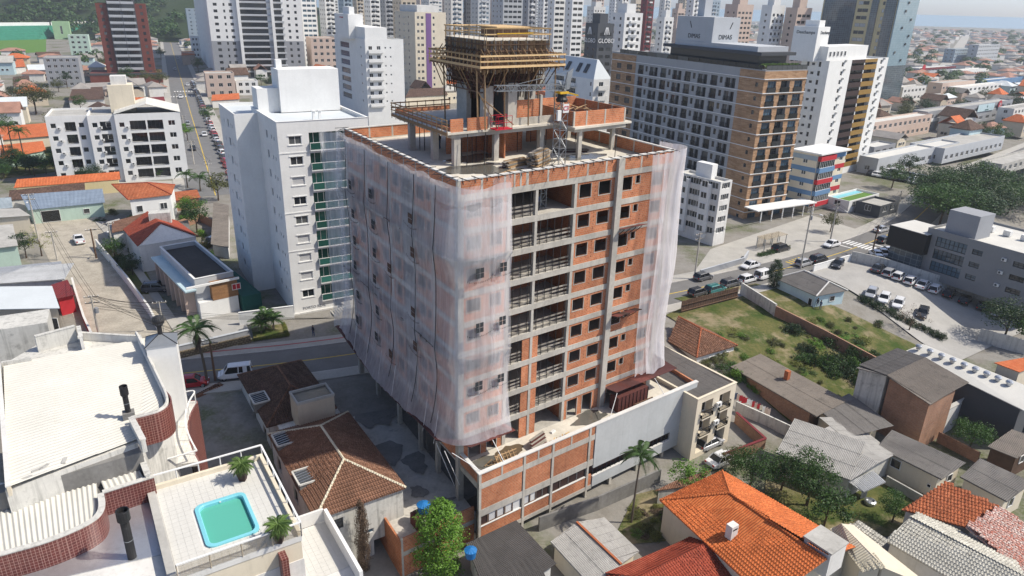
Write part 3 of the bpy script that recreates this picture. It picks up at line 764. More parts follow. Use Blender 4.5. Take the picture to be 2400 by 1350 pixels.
def _cardef(kind):
    if kind in CAR: return CAR[kind]
    D = dict(hatch=(4.0, 1.72, 1.5, .86, (-1.98, -1.55, .35, 1.0, 1.95)), sedan=(4.4, 1.74, 1.46, .86, (-1.45, -.85, .45, 1.15, 2.15)), suv=(4.45, 1.84, 1.68, .98, (-2.18, -1.8, .45, 1.1, 2.15)),
             pickup=(4.7, 1.72, 1.56, .92, (-.55, -.35, .55, 1.15, 2.3)), van=(4.2, 1.75, 1.85, .95, (-2.08, -1.95, .75, 1.35, 2.05)), wagon=(4.3, 1.74, 1.52, .88, (-2.1, -1.75, .4, 1.05, 2.1)))[kind]
    L, W, H, zb, (rb, rt, ft, fb, _) = D; h = L/2; w = W/2
    st = [(-h, .80*w, .42, zb*.72), (-h+.08, .93*w, .3, zb*.92), (-h+.5, w, .22, zb), (rb if rb > -h+.6 else -h+.7, w, .2, zb), (0, w, .2, zb), (fb, w, .2, zb*1.0), (fb+.25, .985*w, .22, zb*.98), (h-.35, .93*w, .26, zb*.84), (h-.08, .8*w, .33, zb*.7), (h, .68*w, .42, zb*.55)]
    if kind == 'pickup': st[3] = (-.6, w, .2, zb)
    rows = []
    for x, hw, z0, z1 in st: rows.append([(x, -hw*.88, z0), (x, -hw, z0+.12), (x, -hw, (z0+z1)*.55), (x, -hw*.965, z1-.06), (x, -hw*.86, z1), (x, hw*.86, z1), (x, hw*.965, z1-.06), (x, hw, (z0+z1)*.55), (x, hw, z0+.12), (x, hw*.88, z0)])
    b = MB(); b.grid([r+[r[0]] for r in rows]); b.face(rows[0]); b.face(rows[-1][::-1])
    zr = H; tw = .74*w; bw = .9*w; body = b
    A = [(rb, bw, zb-.02), (rt, tw, zr-.07), (ft, tw, zr-.07), (fb, bw, zb-.02)]
    g = MB()
    for s in (-1, 1): g.face([(x, s*y, z) for x, y, z in A][::s])
    g.face([(A[0][0], -A[0][1], A[0][2]), (A[1][0], -A[1][1], A[1][2]), (A[1][0], A[1][1], A[1][2]), (A[0][0], A[0][1], A[0][2])][::-1]); g.face([(A[3][0], -A[3][1], A[3][2]), (A[2][0], -A[2][1], A[2][2]), (A[2][0], A[2][1], A[2][2]), (A[3][0], A[3][1], A[3][2])])
    glass = g.mesh('glasshouse', 'glass_dark')
    k = .03
    body.grid([[(x, y, z) for y, z in ((-tw-.03, zr-.11), (-tw*.9, zr-.03), (0, zr), (tw*.9, zr-.03), (tw+.03, zr-.11))] if i not in (0, 3) else [(x, y, zr-.11) for y in (-tw-.02, -tw*.9, 0, tw*.9, tw+.02)] for i, x in enumerate((rt-.06, rt+.12, ft-.15, ft+.06))])
    for s in (-1, 1):
        for i, j in ((0, 1), (3, 2)): body.bar((A[i][0], s*(A[i][1]+.0), A[i][2]), (A[j][0], s*(A[j][1]+.015), A[j][2]), .09, .09)
        m = (rb+fb)/2-.1 if kind != 'pickup' else None
        if m is not None: body.bar((m, s*(bw+.005), zb), (m-.05, s*(tw+.015), zr-.08), .1, .04)
        if kind in ('wagon', 'suv', 'van'): body.bar((rb*.62, s*(bw+.0), zb), (rt*.66, s*(tw+.015), zr-.08), .14 if kind != 'van' else .5, .05)
    if kind == 'pickup':
        body.box(WORLD, -h+.12, -.62, -w*.86, w*.86, zb-.02, zb+.02); body.box(WORLD, -h+.05, -.6, -w*.95, -w*.86, zb, zb+.1); body.box(WORLD, -h+.05, -.6, w*.86, w*.95, zb, zb+.1)
    for s in (-1, 1): body.box(WORLD, fb-.25, fb-.08, s*w-(.0 if s > 0 else .16), s*w+(.16 if s > 0 else 0), zb+.03, zb+.15)
    bm = body.mesh('body', 'car_white', smooth=False)
    wm = (MB().tube((0, -.1, 0), (0, .1, 0), .32, n=14).mesh('wheel', 'rubber'), MB().tube((0, -.115, 0), (0, .115, 0), .19, n=10).mesh('rim', 'hub'))
    hl = MB().box(WORLD, 0, .1, -.16, .16, -.06, .07).mesh('headlight', 'lamp_clear'); tl = MB().box(WORLD, 0, .07, -.13, .13, -.1, .12).mesh('tail_light', 'lamp_red')
    CAR[kind] = (bm, glass, wm, hl, tl, h, w, zb); return CAR[kind]
def car(p, rz, kind, col, label, group=None, far=False, name='parked_car'):
    bm, gm, wm, hl, tl, h, w, zb = _cardef(kind); p = Vector(p); T = thing(name, label, 'car', p, group); q = Fr((p.x, p.y), rz)
    def I(n, me, x, y, z, r=0., mats=None): o = inst(n, me, q(x, y, p.z+z), rz+r, T, None, mats); return o
    I('body', bm, 0, 0, 0, 0, {0: col}); I('glasshouse', gm, 0, 0, 0)
    for x in (-h*.62, h*.62):
        for y in (-w+.12, w-.12):
            o = I('wheel', wm[0], x, y, .32)
            if not far: k = inst('rim', wm[1], (0, 0, 0), 0); k.parent = o; k.location = (0, 0, 0)
    if not far:
        for s in (-1, 1): I('headlight', hl, h-.17, s*w*.68, zb*.66); I('tail_light', tl, -h-.01, s*w*.68, zb*.8)
    return T
def wire(T, a, b, sag=.6, r=.02, n=7, name='cable'):
    a, b = Vector(a), Vector(b); m = MB(); P = [a+(b-a)*t-Vector((0, 0, sag*4*t*(1-t))) for t in [i/n for i in range(n+1)]]
    for i in range(n): m.tube(P[i], P[i+1], r, n=4, cap=False)
    return m.build(name, 'cable', T)
def pole(p, h, label, rz=0., arms=2, lamp=False, trafo=False, mat='concrete', group='utility poles along the streets', name='utility_pole', r=.14):
    p = Vector(p); T = thing(name, label, 'utility pole', p, group); q = Fr((p.x, p.y), rz)
    MB().tube(p-Vector((0, 0, .2)), p+Vector((0, 0, h)), r*1.25, r*.8, 8).build('shaft', mat, T)
    for i in range(arms):
        z = p.z+h-.25-i*.9; pbox('cross_arm', q, -.95, .95, -.06+.16, .06+.16, z-.06, z+.06, 'plank_grey', T)
        for x in (-.85, -.3, .3, .85): MB().lathe(q(x, .16, z+.06), [(.05, 0), (.07, .08), (.03, .16)], 8).build('insulator', 'ac_white', T)
    if trafo: MB().lathe(q(.35, .0, p.z+h-2.7), [(.05, 0), (.27, .03), (.27, .8), (.1, .9)], 12).build('transformer', 'grey_mid', T)
    if lamp: MB().tube(q(0, -.1, p.z+h-1.6), q(.0, -1.8, p.z+h-1.2), .04, n=6).build('lamp_arm', 'steel', T); pbox('lamp_head', q, -.13, .13, -2.4, -1.75, p.z+h-1.22, p.z+h-1.08, 'ac_white', T)
    return T
_PM = []
def person(p, rz, label, top='cloth_dark', low='cloth_blue'):
    """standing figure 1.72 m tall, arms loosely bent"""
    if not _PM:
        J = [((0, 0, .95), .13), ((0, 0, 1.15), .12), ((0, 0, 1.38), .14), ((0, 0, 1.5), .06), ((0, .01, 1.6), .095), ((0, .01, 1.68), .08),
             ((.1, 0, .88), .095), ((.12, .03, .48), .065), ((.12, -.02, .08), .045), ((.12, .14, .03), .04), ((-.1, 0, .88), .095), ((-.12, -.03, .48), .065), ((-.13, -.12, .08), .045), ((-.13, .04, .03), .04),
             ((.19, 0, 1.4), .06), ((.25, -.02, 1.13), .045), ((.22, .16, .95), .035), ((.21, .24, .9), .03), ((-.19, 0, 1.4), .06), ((-.26, -.02, 1.13), .045), ((-.24, .12, .92), .035), ((-.23, .2, .87), .03)]
        Ed = [(0, 1), (1, 2), (2, 3), (3, 4), (4, 5), (0, 6), (6, 7), (7, 8), (8, 9), (0, 10), (10, 11), (11, 12), (12, 13), (2, 14), (14, 15), (15, 16), (16, 17), (2, 18), (18, 19), (19, 20), (20, 21)]
        me = bpy.data.meshes.new('person'); me.from_pydata([j[0] for j in J], Ed, []); o = bpy.data.objects.new('tmp', me); COL.objects.link(o)
        md = o.modifiers.new('s', 'SKIN'); 
        for v, j in zip(me.skin_vertices[0].data, J): v.radius = (j[1], j[1])
        me.skin_vertices[0].data[0].use_root = True
        o.modifiers.new('d', 'SUBSURF').levels = 1; bpy.context.view_layer.update()
        m2 = bpy.data.meshes.new_from_object(o.evaluated_get(bpy.context.evaluated_depsgraph_get())); m2.name = 'person'; bpy.data.objects.remove(o)
        for m in ('cloth_dark', 'cloth_blue', 'skin'): m2.materials.append(M(m))
        for f in m2.polygons:
            z = f.center.z; f.material_index = 2 if z > 1.47 or (z < 1.0 and abs(f.center.x) > .19) else (0 if z > .95 else 1); f.use_smooth = True
        hb = MB().lathe((0, 0, 0), [(.09, 0), (.105, .04), (.09, .09), (.04, .12)], 10).mesh('hair', 'rubber', smooth=True); _PM.extend([m2, hb])
    o = inst('person', _PM[0], p, rz, None, None, {0: top, 1: low}); tag(o, label, 'person'); inst('hair', _PM[1], Vector(p)+Vector((0, 0, 1.64)), 0, o); return o
def strip(pts, o0, o1, z):
    """sheet following a plan line between two side offsets (positive = left of travel)"""
    out = MB(); n = len(pts); P = [Vector((p[0], p[1])) for p in pts]; N = []
    for i in range(n):
        d = (P[min(n-1, i+1)]-P[max(0, i-1)]).normalized(); N.append(Vector((-d.y, d.x)))
    f = z if callable(z) else (lambda x, y: z)
    rows = [[(*(p+m*o), f(*(p+m*o))) for o in (o1, o0)] for p, m in zip(P, N)]
    out.grid(rows); return out
def kerbstrip(pts, o0, o1, z0, z1):
    out = MB(); n = len(pts); P = [Vector((p[0], p[1])) for p in pts]; N = []
    for i in range(n):
        d = (P[min(n-1, i+1)]-P[max(0, i-1)]).normalized(); N.append(Vector((-d.y, d.x)))
    for i in range(n-1):
        a0, a1, b0, b1 = P[i]+N[i]*o0, P[i]+N[i]*o1, P[i+1]+N[i+1]*o0, P[i+1]+N[i+1]*o1
        out.hexa([(*a0, z0), (*b0, z0), (*b1, z0), (*a1, z0), (*a0, z1), (*b0, z1), (*b1, z1), (*a1, z1)])
    return out
def along(pts, s):
    """point and heading at distance s along a plan line"""
    P = [Vector((p[0], p[1])) for p in pts]
    for a, b in zip(P, P[1:]):
        l = (b-a).length
        if s <= l or b == P[-1]: d = (b-a)/l; return a+d*s, math.atan2(d.y, d.x)
        s -= l
def freewall(name, label, pts, h, th, mat, cap=None, cat='wall', z=None, group=None):
    """boundary wall along a plan line, standing on the terrain"""
    z0 = [ground(p[0], p[1]) if z is None else z for p in pts]; T = thing(name, label, cat, (pts[0][0], pts[0][1], z0[0]), group); P = [Vector((p[0], p[1])) for p in pts]
    for i in range(len(P)-1):
        d = (P[i+1]-P[i]).normalized(); q = Vector((-d.y, d.x))*th/2; b = MB(); a, c = P[i], P[i+1]
        b.prism([a-q, c-q, c+q, a+q], [z0[i]-.3, z0[i+1]-.3, z0[i+1]-.3, z0[i]-.3], [z0[i]+h, z0[i+1]+h, z0[i+1]+h, z0[i]+h]); b.build('wall_panel', mat, T)
        if cap: b = MB(); q2 = q*1.5; b.prism([a-q2, c-q2, c+q2, a+q2], [z0[i]+h+.003, z0[i+1]+h+.003, z0[i+1]+h+.003, z0[i]+h+.003], [z0[i]+h+.08, z0[i+1]+h+.08, z0[i+1]+h+.08, z0[i]+h+.08]); b.build('coping', cap, T)
    return T
# ------------------------------------------------------------------ land, streets, sea
KX = [-200, -90, -60, -44.4, -24, 30, 42, 66, 90, 112, 200]
KY = [30, 63, 72, 77, 82.5, 111, 117.5, 134, 154, 180, 330]      # near kerb of the street behind the tower
def ground(x, y):
    f = y-np.interp(x, KX, KY); t = min(1, max(0, (-f-8)/30)); return float(-4.6*t*t*(3-2*t))
_g = MB()
gx = [-3500, -2000, -1200, -700, -400, -250, -170] + list(np.arange(-130, 131, 6.5)) + [170, 250, 400, 700, 1200, 2000, 3500]
gy = [-60, -20, 0] + list(np.arange(10, 190, 6.)) + [200, 230, 280, 350, 500, 800, 1200, 1700, 2300, 2850]
_g.grid([[(x, y, ground(x, y)-.02) for x in gx] for y in gy])
_o = _g.build('ground', 'ground', smooth=True); _o['kind'] = 'structure'
_o = MB().face([(-14000, 2500, -3), (16000, 2500, -3), (16000, 22000, -3), (-14000, 22000, -3)]).build('sea', 'sea'); _o['kind'] = 'structure'
S1 = [(-92, 66.5), (-60, 75.6), (-44.4, 80.6), (-24, 86.4), (3, 99.5), (30, 115), (42, 121.3), (66, 137), (90, 157.5), (108, 180), (128, 206), (165, 240), (260, 330)]
def smooth(P, k=3):
    for _ in range(k):
        Q = [P[0]]
        for a, b in zip(P, P[1:]): Q += [(a[0]*.75+b[0]*.25, a[1]*.75+b[1]*.25), (a[0]*.25+b[0]*.75, a[1]*.25+b[1]*.75)]
        P = Q+[P[-1]]
    return P
S1s = smooth(S1)
def st(o, name, mat): o = o.build(name, mat); o['kind'] = 'structure'; return o
ROAD = st(strip(S1s, -4, 4, .02), 'road', 'asphalt')
strip(S1s, -.1, .1, .026).build('centre_line', 'paint_yellow', ROAD)
PAVE = st(kerbstrip(S1s, 4, 6.6, -.1, .13), 'pavement', 'pavement'); kerbstrip(S1s, 3.86, 4.0, -.1, .14).build('kerb', 'kerb', PAVE)
PAV2 = st(kerbstrip(S1s, -6.2, -4, -.1, .13), 'pavement', 'pavement'); kerbstrip(S1s, -4.0, -3.86, -.1, .14).build('kerb', 'kerb', PAV2)
kerbstrip([p for p in S1s if -50 < p[0] < 2], 5.2, 5.5, .1, .134).build('tactile_strip', 'paint_red', PAVE)
# crossing of the right-hand street: zebra bars and stop lines
c0, h0 = along(S1, 0) ; 
_c = at(2010, 578, 0); 
_j = min(range(len(S1s)), key=lambda i: (S1s[i][0]-_c.x)**2+(S1s[i][1]-_c.y)**2); _h = math.atan2(S1s[_j+1][1]-S1s[_j-1][1], S1s[_j+1][0]-S1s[_j-1][0]); _q = Fr(S1s[_j], _h)
for i in range(9): pbox('zebra_bar', _q, -1.6, 1.6, -3.5+i*.8, -3.05+i*.8, .024, .03, 'paint_white', ROAD)
for x in (-3.4, 3.4): pbox('stop_line', _q, x-.2, x+.2, -3.6 if x > 0 else .2, -.2 if x > 0 else 3.6, .024, .03, 'paint_white', ROAD)
for i in range(5): pbox('hatch_bar', _q, -23+i*1.1, -22.6+i*1.1, 2.2-.1*i, 3.6, .024, .03, 'paint_yellow', ROAD)
# long avenue on the left
AVL = [tuple(at(500, 440, 0)[:2]), tuple(at(446, 262, 0)[:2]), tuple(at(393, 76, 0)[:2]), tuple(at(388, 58, 0)[:2])]
_d = (Vector(AVL[0])-Vector(AVL[2])).normalized(); AVL = [tuple(Vector(AVL[0])+_d*8)] + AVL
AVE = st(strip(AVL, -6.5, 6.5, .022), 'avenue', 'asphalt_far'); strip(AVL, -.12, .12, .03).build('centre_line', 'paint_yellow', AVE)
for s in (1, -1): st(kerbstrip(AVL, 6.5*s, 9.2*s, -.1, .14) if s > 0 else kerbstrip(AVL, -9.2, -6.5, -.1, .14), 'pavement', 'pavement')
for px, py in ((436, 214), (428, 226)):
    c = at(px, py, 0); q = Fr(c, math.atan2(_d.y, _d.x)+PI)
    for i in range(9): pbox('zebra_bar', q, -1.6, 1.6, -5.6+i*1.3, -4.95+i*1.3, .026, .036, 'paint_white', AVE)
# cross street joining street and avenue, cobbled side street
S4 = [tuple(at(450, 440, 0)[:2]), tuple(at(560, 425, 0)[:2])]
st(strip([tuple(at(120, 437, 0)[:2]), tuple(at(480, 430, 0)[:2]), tuple(at(620, 420, 0)[:2])], -4, 4, .018), 'side_road', 'pavement')
COBL = [tuple(at(300, 800, 0)[:2]), tuple(at(250, 700, 0)[:2]), tuple(at(200, 610, 0)[:2]), tuple(at(150, 535, 0)[:2]), tuple(at(132, 512, 0)[:2])]
COB = st(strip(smooth(COBL, 2), -6, 5.2, .016), 'cobbled_street', 'cobble'); kerbstrip(smooth(COBL, 2), -7.3, -6, -.1, .12).build('pavement', 'pavement', COB)
# parking lot and grass lots on the right
def lot(name, pix, mat, dz=.01, z=None):
    P = [gp(*p) for p in pix]; 
    n = 14; rows = []
    for i in range(n+1):
        a, b = P[0].lerp(P[3], i/n), P[1].lerp(P[2], i/n); rows.append([(lambda q: (q.x, q.y, ground(q.x, q.y)+dz))(a.lerp(b, j/n)) for j in range(n+1)])
    o = MB().grid(rows).build(name, mat, smooth=True); o['kind'] = 'structure'; return o
LOT = lot('parking_lot', ((1900, 640), (1992, 606), (2460, 750), (2240, 852)), 'lot_concrete', .16)
lot('grass_lot', ((1580, 700), (1770, 665), (2260, 850), (2080, 940)), 'grass', .1); lot('grass_lot', ((1560, 740), (1650, 700), (2080, 900), (1850, 990)), 'grass', .13)
lot('grass_lot', ((1490, 1160), (1570, 1140), (1560, 1270), (1430, 1280)), 'grass', .08); lot('grass_lot', ((1800, 1090), (2180, 1130), (2120, 1260), (1780, 1240)), 'grass', .08)
lot('grass_lot', ((0, 330), (120, 300), (150, 400), (0, 420)), 'grass', .012); lot('courtyard_lot', ((395, 745), (560, 720), (590, 790), (430, 830)), 'lot_concrete', .014)
# ------------------------------------------------------------------ the unfinished tower
F = HERO
TW, TD = 27.2, 28.3
ZF = [3.5+3*k for k in range(10)]
B_ = thing('construction_building', 'unfinished brick and concrete tower block half wrapped in white netting', 'building', F(13, 12, -1.2))
def hp(name, x0, x1, y0, y1, z0, z1, mat): return pbox(name, F, x0, x1, y0, y1, z0, z1, mat, B_)
SR = Side(F, 'R', TW, TD); SL = Side(F, 'L', TW, TD)
def bwall(side, t0, t1, z0, z1, wins, mat='block', off=.06, th=.16):
    """brick infill with openings, set back from the frame"""
    b = MB(); o = F(0, off) if side == 'R' else F(off, 0)
    S = Side(Fr((o.x, o.y), F.a, F.aw), side, TW, TD)
    wallholes(b, S, z0, z1, [(*w, '-', th) for w in wins], t0=t0, t1=t1)
    S2 = Side(Fr(((F(0, off+th)) if side == 'R' else F(off+th, 0)), F.a, F.aw), side, TW, TD)
    wallholes(b, S2, z0, z1, [(*w, '-', .0) for w in wins], t0=t0, t1=t1)
    wo = b.build('brick_wall', mat, B_)
    for w in wins:                       # cement surround
        if w[3]-w[2] < .6: continue
        c = MB(); k = .07
        for a, bb, cc, d in ((w[0], w[1], w[2]-k, w[2]), (w[0]-k, w[0], w[2]-k, w[3]), (w[1], w[1]+k, w[2]-k, w[3])):
            p = lambda t, z, dd: S.pt(t, z, dd)
            c.hexa([p(a, cc, .025), p(bb, cc, .025), p(bb, cc, -.1), p(a, cc, -.1), p(a, d, .025), p(bb, d, .025), p(bb, d, -.1), p(a, d, -.1)])
        c.build('window_surround', 'concrete', wo)
for k in range(10):
    z = ZF[k]
    hp('floor_slab', .05, TW-.05, .05, TD-.05, z-.18, z, 'slab_pale' if k == 9 else 'concrete')
    if k:   # edge beams, one per face
        hp('edge_beam', .62, TW-.62, -.02, .3, z-.48, z+.1, 'concrete'); hp('edge_beam', -.02, .3, .62, TD-.62, z-.48, z+.1, 'concrete')
        hp('edge_beam', TW-.3, TW+.02, .62, TD-.62, z-.48, z+.1, 'concrete'); hp('edge_beam', .62, TW-.62, TD-.3, TD+.02, z-.48, z+.1, 'concrete')
zb, zt = -1.2, 30.6
for x0, x1, y0, y1 in ((-.03, .6, -.03, .6), (5.28, 5.7, .0, .45), (8.5, 8.8, .0, .4), (13.28, 13.62, .0, .45), (18.65, 19.4, -.38, .4), (TW-.6, TW+.03, -.03, .6),
                       (-.0, .45, 4.85, 5.3), (0, .45, 9.2, 9.6), (0, .45, 15., 15.5), (0, .45, 21.7, 22.2), (-.03, .6, TD-.6, TD+.03), (TW-.6, TW+.03, TD-.6, TD+.03)):
    top = 31.9 if x0 == 18.65 else zt
    hp('column', x0, x1, y0, y1, zb if y0 > 1 or x0 < 1 else 3.5, top, 'concrete')
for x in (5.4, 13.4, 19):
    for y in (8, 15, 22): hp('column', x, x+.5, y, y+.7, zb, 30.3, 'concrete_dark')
for k in range(9):
    z0, z1 = ZF[k]+.1, ZF[k+1]-.48; f = ZF[k]; last = k == 8
    h = 2.25 if not last else 2.3
    if k == 0:      # terrace storey: wide openings
        bwall('R', .6, 5.28, f+.0, z1, [(1.2, 2.6, f, f+2.2), (3.4, 4.6, f, f+2.2)])
        bwall('R', 7.5, 8.5, f, z1, []); bwall('R', 8.8, 9.6, f, z1, [])
        bwall('R', 13.62, 18.65, f, z1, [(14.1, 15.5, f, f+2.25), (16.3, 17.7, f, f+2.25)]); bwall('R', 19.4, TW-.6, f, z1, [(20, 21.4, f, f+2.2), (23, 24.5, f, f+2.2)])
    else:
        w1, w2 = f+.95, f+h
        bwall('R', .6, 5.28, z0, z1, [(.95, 2.45, w1, w2), (3.5, 4.75, w1, w2)])
        bwall('R', 13.62, 18.65, z0, z1, [(13.95, 15.45, w1, w2), (16.5, 18.1, w1, w2)] + [(16.0+.0, 16.07, f+a, f+a+.16) for a in (.55, .95, 1.35, 1.75, 2.15)])
        bwall('R', 19.4, TW-.6, z0, z1, [(19.65, 21.1, w1, w2), (21.65, 22.25, f+1.5, w2), (24.2, 25.6, w1, w2)] + [(x, x+.07, f+a, f+a+.16) for x in (21.3, 22.6) for a in (.5, .95, 1.4)])
        if k <= 3: bwall('R', 7.55, 8.5, z0, z1, []); bwall('R', 8.8, 9.55, z0, z1, [])
        a1, b0 = (7.55, 9.55) if k <= 3 else (8.5, 8.8)
        for x0, x1 in ((5.7, a1), (b0, 13.28)):      # guard rails across the open bays
            if last and x0 > 6: continue
            for zz in (.32, .72, 1.12): bar('guard_plank', F(x0+.02, .2, f+zz+RND.uniform(-.03, .03)), F(x1-.02, .2, f+zz+RND.uniform(-.03, .03)), .035, .16, 'plank_grey', B_)
            n = max(2, int((x1-x0)/.85))
            for i in range(n): bar('steel_prop', F(x0+(i+.5)*(x1-x0)/n, .1, f), F(x0+(i+.5)*(x1-x0)/n+RND.uniform(-.05, .05), .1, z1), .055, .055, 'flue_black', B_)
    # left face
    w1, w2 = f+.95, f+h
    bwall('L', .6, 4.85, z0, z1, [])
    bwall('L', 5.3, 9.2, z0, z1, [(5.7, 6.45, f+1.3, w2), (7., 8.7, w1, w2)])
    bwall('L', 12.4, 15., z0, z1, [(12.9, 14.5, w1, w2)])
    bwall('L', 15.5, 21.7, z0, z1, [(16.2, 17.8, w1, w2), (19.8, 21.2, w1, w2)])
    bwall('L', 22.2, TD-.6, z0, z1, [(23.2, 24.6, w1, w2), (26, 27.2, w1, w2)])
    for zz in (.35, .75, 1.15): bar('guard_plank', F(.2, 9.62, f+zz), F(.2, 12.38, f+zz), .035, .16, 'plank_grey', B_)
    # far faces and rooms behind
    MB().box(F, TW-.3, TW-.14, .6, TD-.6, z0, z1).build('brick_wall', 'block', B_); MB().box(F, .6, TW-.6, TD-.3, TD-.14, z0, z1).build('brick_wall', 'block', B_)
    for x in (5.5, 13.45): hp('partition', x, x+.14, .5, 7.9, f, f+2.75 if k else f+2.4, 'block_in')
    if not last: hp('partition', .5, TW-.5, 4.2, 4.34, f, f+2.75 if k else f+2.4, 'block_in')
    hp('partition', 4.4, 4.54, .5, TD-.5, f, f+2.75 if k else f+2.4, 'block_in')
# roof parapet: brick bays between concrete studs, pale coping
def parapet(pts, z0, z1, n, th=.18, mat='block', skip=()):
    (xa, ya), (xb, yb) = pts
    for i in range(n):
        a, b = i/n, (i+1)/n
        P = lambda t: (xa+(xb-xa)*t, ya+(yb-ya)*t)
        (x0, y0), (x1, y1) = P(a), P(b); d = Vector((x1-x0, y1-y0)).normalized(); q = Vector((-d.y, d.x))*th
        s = .11
        if i not in skip:
            MB().prism([F(x0+d.x*s, y0+d.y*s)[:2], F(x1-d.x*s, y1-d.y*s)[:2], F(x1-d.x*s+q.x, y1-d.y*s+q.y)[:2], F(x0+d.x*s+q.x, y0+d.y*s+q.y)[:2]], z0, z1).build('parapet_brick', mat, B_)
        e = .012
        MB().prism([F(x0-d.x*s-q.x*e, y0-d.y*s-q.y*e)[:2], F(x0+d.x*s-q.x*e, y0+d.y*s-q.y*e)[:2], F(x0+d.x*s+q.x*1.02, y0+d.y*s+q.y*1.02)[:2], F(x0-d.x*s+q.x*1.02, y0-d.y*s+q.y*1.02)[:2]], z0, z1+.002).build('parapet_stud', 'concrete', B_)
    L = Vector((xb-xa, yb-ya)).normalized(); q = Vector((-L.y, L.x)); w0, w1 = -.06, th+.08
    MB().prism([F(xa+q.x*w0, ya+q.y*w0)[:2], F(xb+q.x*w0, yb+q.y*w0)[:2], F(xb+q.x*w1, yb+q.y*w1)[:2], F(xa+q.x*w1, ya+q.y*w1)[:2]], z1+.006, z1+.12).build('coping', 'coping', B_)
parapet(((0.02, .02), (TW-.05, .02)), 30.62, 31.85, 11)
parapet(((TW-.02, .1), (TW-.02, TD)), 30.52, 31.85, 9)
parapet(((TW, TD-.02), (.1, TD-.02)), 30.52, 31.85, 9)
parapet(((.02, TD), (.02, .15)), 30.62, 31.85, 10)
hp('parapet_stud', -.01, .3, -.01, .3, 30.6, 31.86, 'concrete')
for x0, x1 in ((5.9, 6.1), (6.6, 6.8), (7.4, 7.6)): hp('parapet_stud', x0, x1, -.0, .2, 30.61, 31.855, 'concrete')
# steel brackets on the coping that carry the nets
for i in range(22):
    t = .4+i*(TW-1)/21; bar('net_bracket', F(t, .5, 32.02), F(t+.25, -1.0, 31.98), .05, .05, 'flue_black', B_); bar('net_bracket', F(t+.1, .1, 32.05), F(t+.12, -.1, 31.5), .05, .05, 'flue_black', B_)
for i in range(20):
    t = .8+i*(TD-1)/19; bar('net_bracket', F(.5, t, 32.02), F(-1.05, t+.35, 32.0), .05, .05, 'flue_black', B_)
    bar('net_bracket', F(.0, t, 32.02), F(-1.0, t-.6, 31.85), .035, .035, 'flue_black', B_)
# penthouse storey
PZ = 33.9
pl = [(4.4, 10.1), (18.2, 10.1), (18.2, 6.7), (27., 7.1), (27., 24.2), (4.4, 24.2)]
MB().prism([F(*p)[:2] for p in pl], PZ-.22, PZ).build('penthouse_slab', 'slab_pale', B_)
for x0, x1, y0, y1 in ((4.9, 18.6, 10.4, 10.75), (18.6, 26.2, 7.2, 7.55), (4.9, 5.25, 10.75, 23.8), (18.6, 18.95, 7.55, 10.4), (12, 12.3, 10.75, 23.8), (18.7, 19.0, 10.75, 23.8), (25.85, 26.2, 7.55, 23.8)): hp('beam', x0, x1, y0, y1, PZ-.62, PZ-.221, 'concrete')
for x, y, s in ((5.3, 9.0, .75), (4.6, 13.9, .7), (4.5, 19.4, .7), (10.2, 10.2, .6), (16.3, 10.5, .7), (19.3, 7.25, .5), (25.6, 8.8, .5), (12., 17, .8), (18.8, 14.2, .6), (25.4, 17, .5), (12.4, 22.5, .6), (20, 22.5, .6)): hp('column', x, x+s, max(y, 10.42 if x < 18.3 else 7.25), max(y, 10.42 if x < 18.3 else 7.25)+s*.8, 30.5, PZ-.225, 'concrete')
for x0, x1, y0, y1, z0, z1 in ((13.6, 16.2, 13.9, 14.05, 30.5, 33.28), (7.3, 11.9, 15.9, 16.05, 30.5, 33.28), (11.86, 12., 11, 15.9, 30.5, 33.28), (19.3, 25.4, 17.5, 17.65, 30.5, 33.28)): hp('brick_wall', x0, x1, y0, y1, z0, z1, 'block')
for i in range(46):
    x, y = RND.uniform(5, 26), RND.uniform(10.8, 23.5); bar('steel_prop', F(x, y, 30.5), F(x+RND.uniform(-.06, .06), y, PZ-.23), .06, .06, 'flue_black', B_)
for x, y in ((13.2, 5.5), (16.2, 5.6), (22.3, 4.4), (21, 9.2), (8.5, 9.6), (6.4, 9.7)): bar('steel_prop', F(x, y, 30.5), F(x+.15, y+.1, 33.7), .06, .06, 'flue_black', B_)
def lowwall(x0, x1, y0, y1, z0, z1, mat='block', name='brick_wall'): return hp(name, x0, x1, y0, y1, z0, z1, mat)
lowwall(4.75, 6.25, 10.2, 10.34, PZ, PZ+1.25); lowwall(6.75, 9.2, 10.2, 10.34, PZ, PZ+1.25)
hp('kerb', 4.42, 4.75, 10.15, 24.1, PZ, PZ+.08, 'coping'); lowwall(4.76, 4.9, 10.4, 24., PZ, PZ+.42); lowwall(4.9, 12, 24., 24.14, PZ, PZ+.5)
lowwall(13.4, 16.6, 11.2, 11.34, PZ, PZ+2.5); hp('column', 16.6, 16.9, 11.1, 11.4, PZ, PZ+2.9, 'concrete')
hp('concrete_wall', 11.6, 18.2, 10.75, 10.9, PZ, PZ+.75, 'concrete')
lowwall(18.6, 26, 7.3, 7.44, PZ, PZ+1.5); lowwall(18.46, 18.6, 7.3, 16.5, PZ, PZ+1.5); lowwall(26, 26.14, 7.3, 16.5, PZ, PZ+1.5); lowwall(18.6, 26, 16.5, 16.64, PZ, PZ+1.7)
for x in (18.44, 20.2, 22.9, 25.9): hp('parapet_stud', x, x+.2, 7.28, 7.46, PZ, PZ+1.51, 'concrete')
for y in (9.5, 12, 14.5): hp('parapet_stud', 25.98, 26.16, y, y+.2, PZ, PZ+1.51, 'concrete')
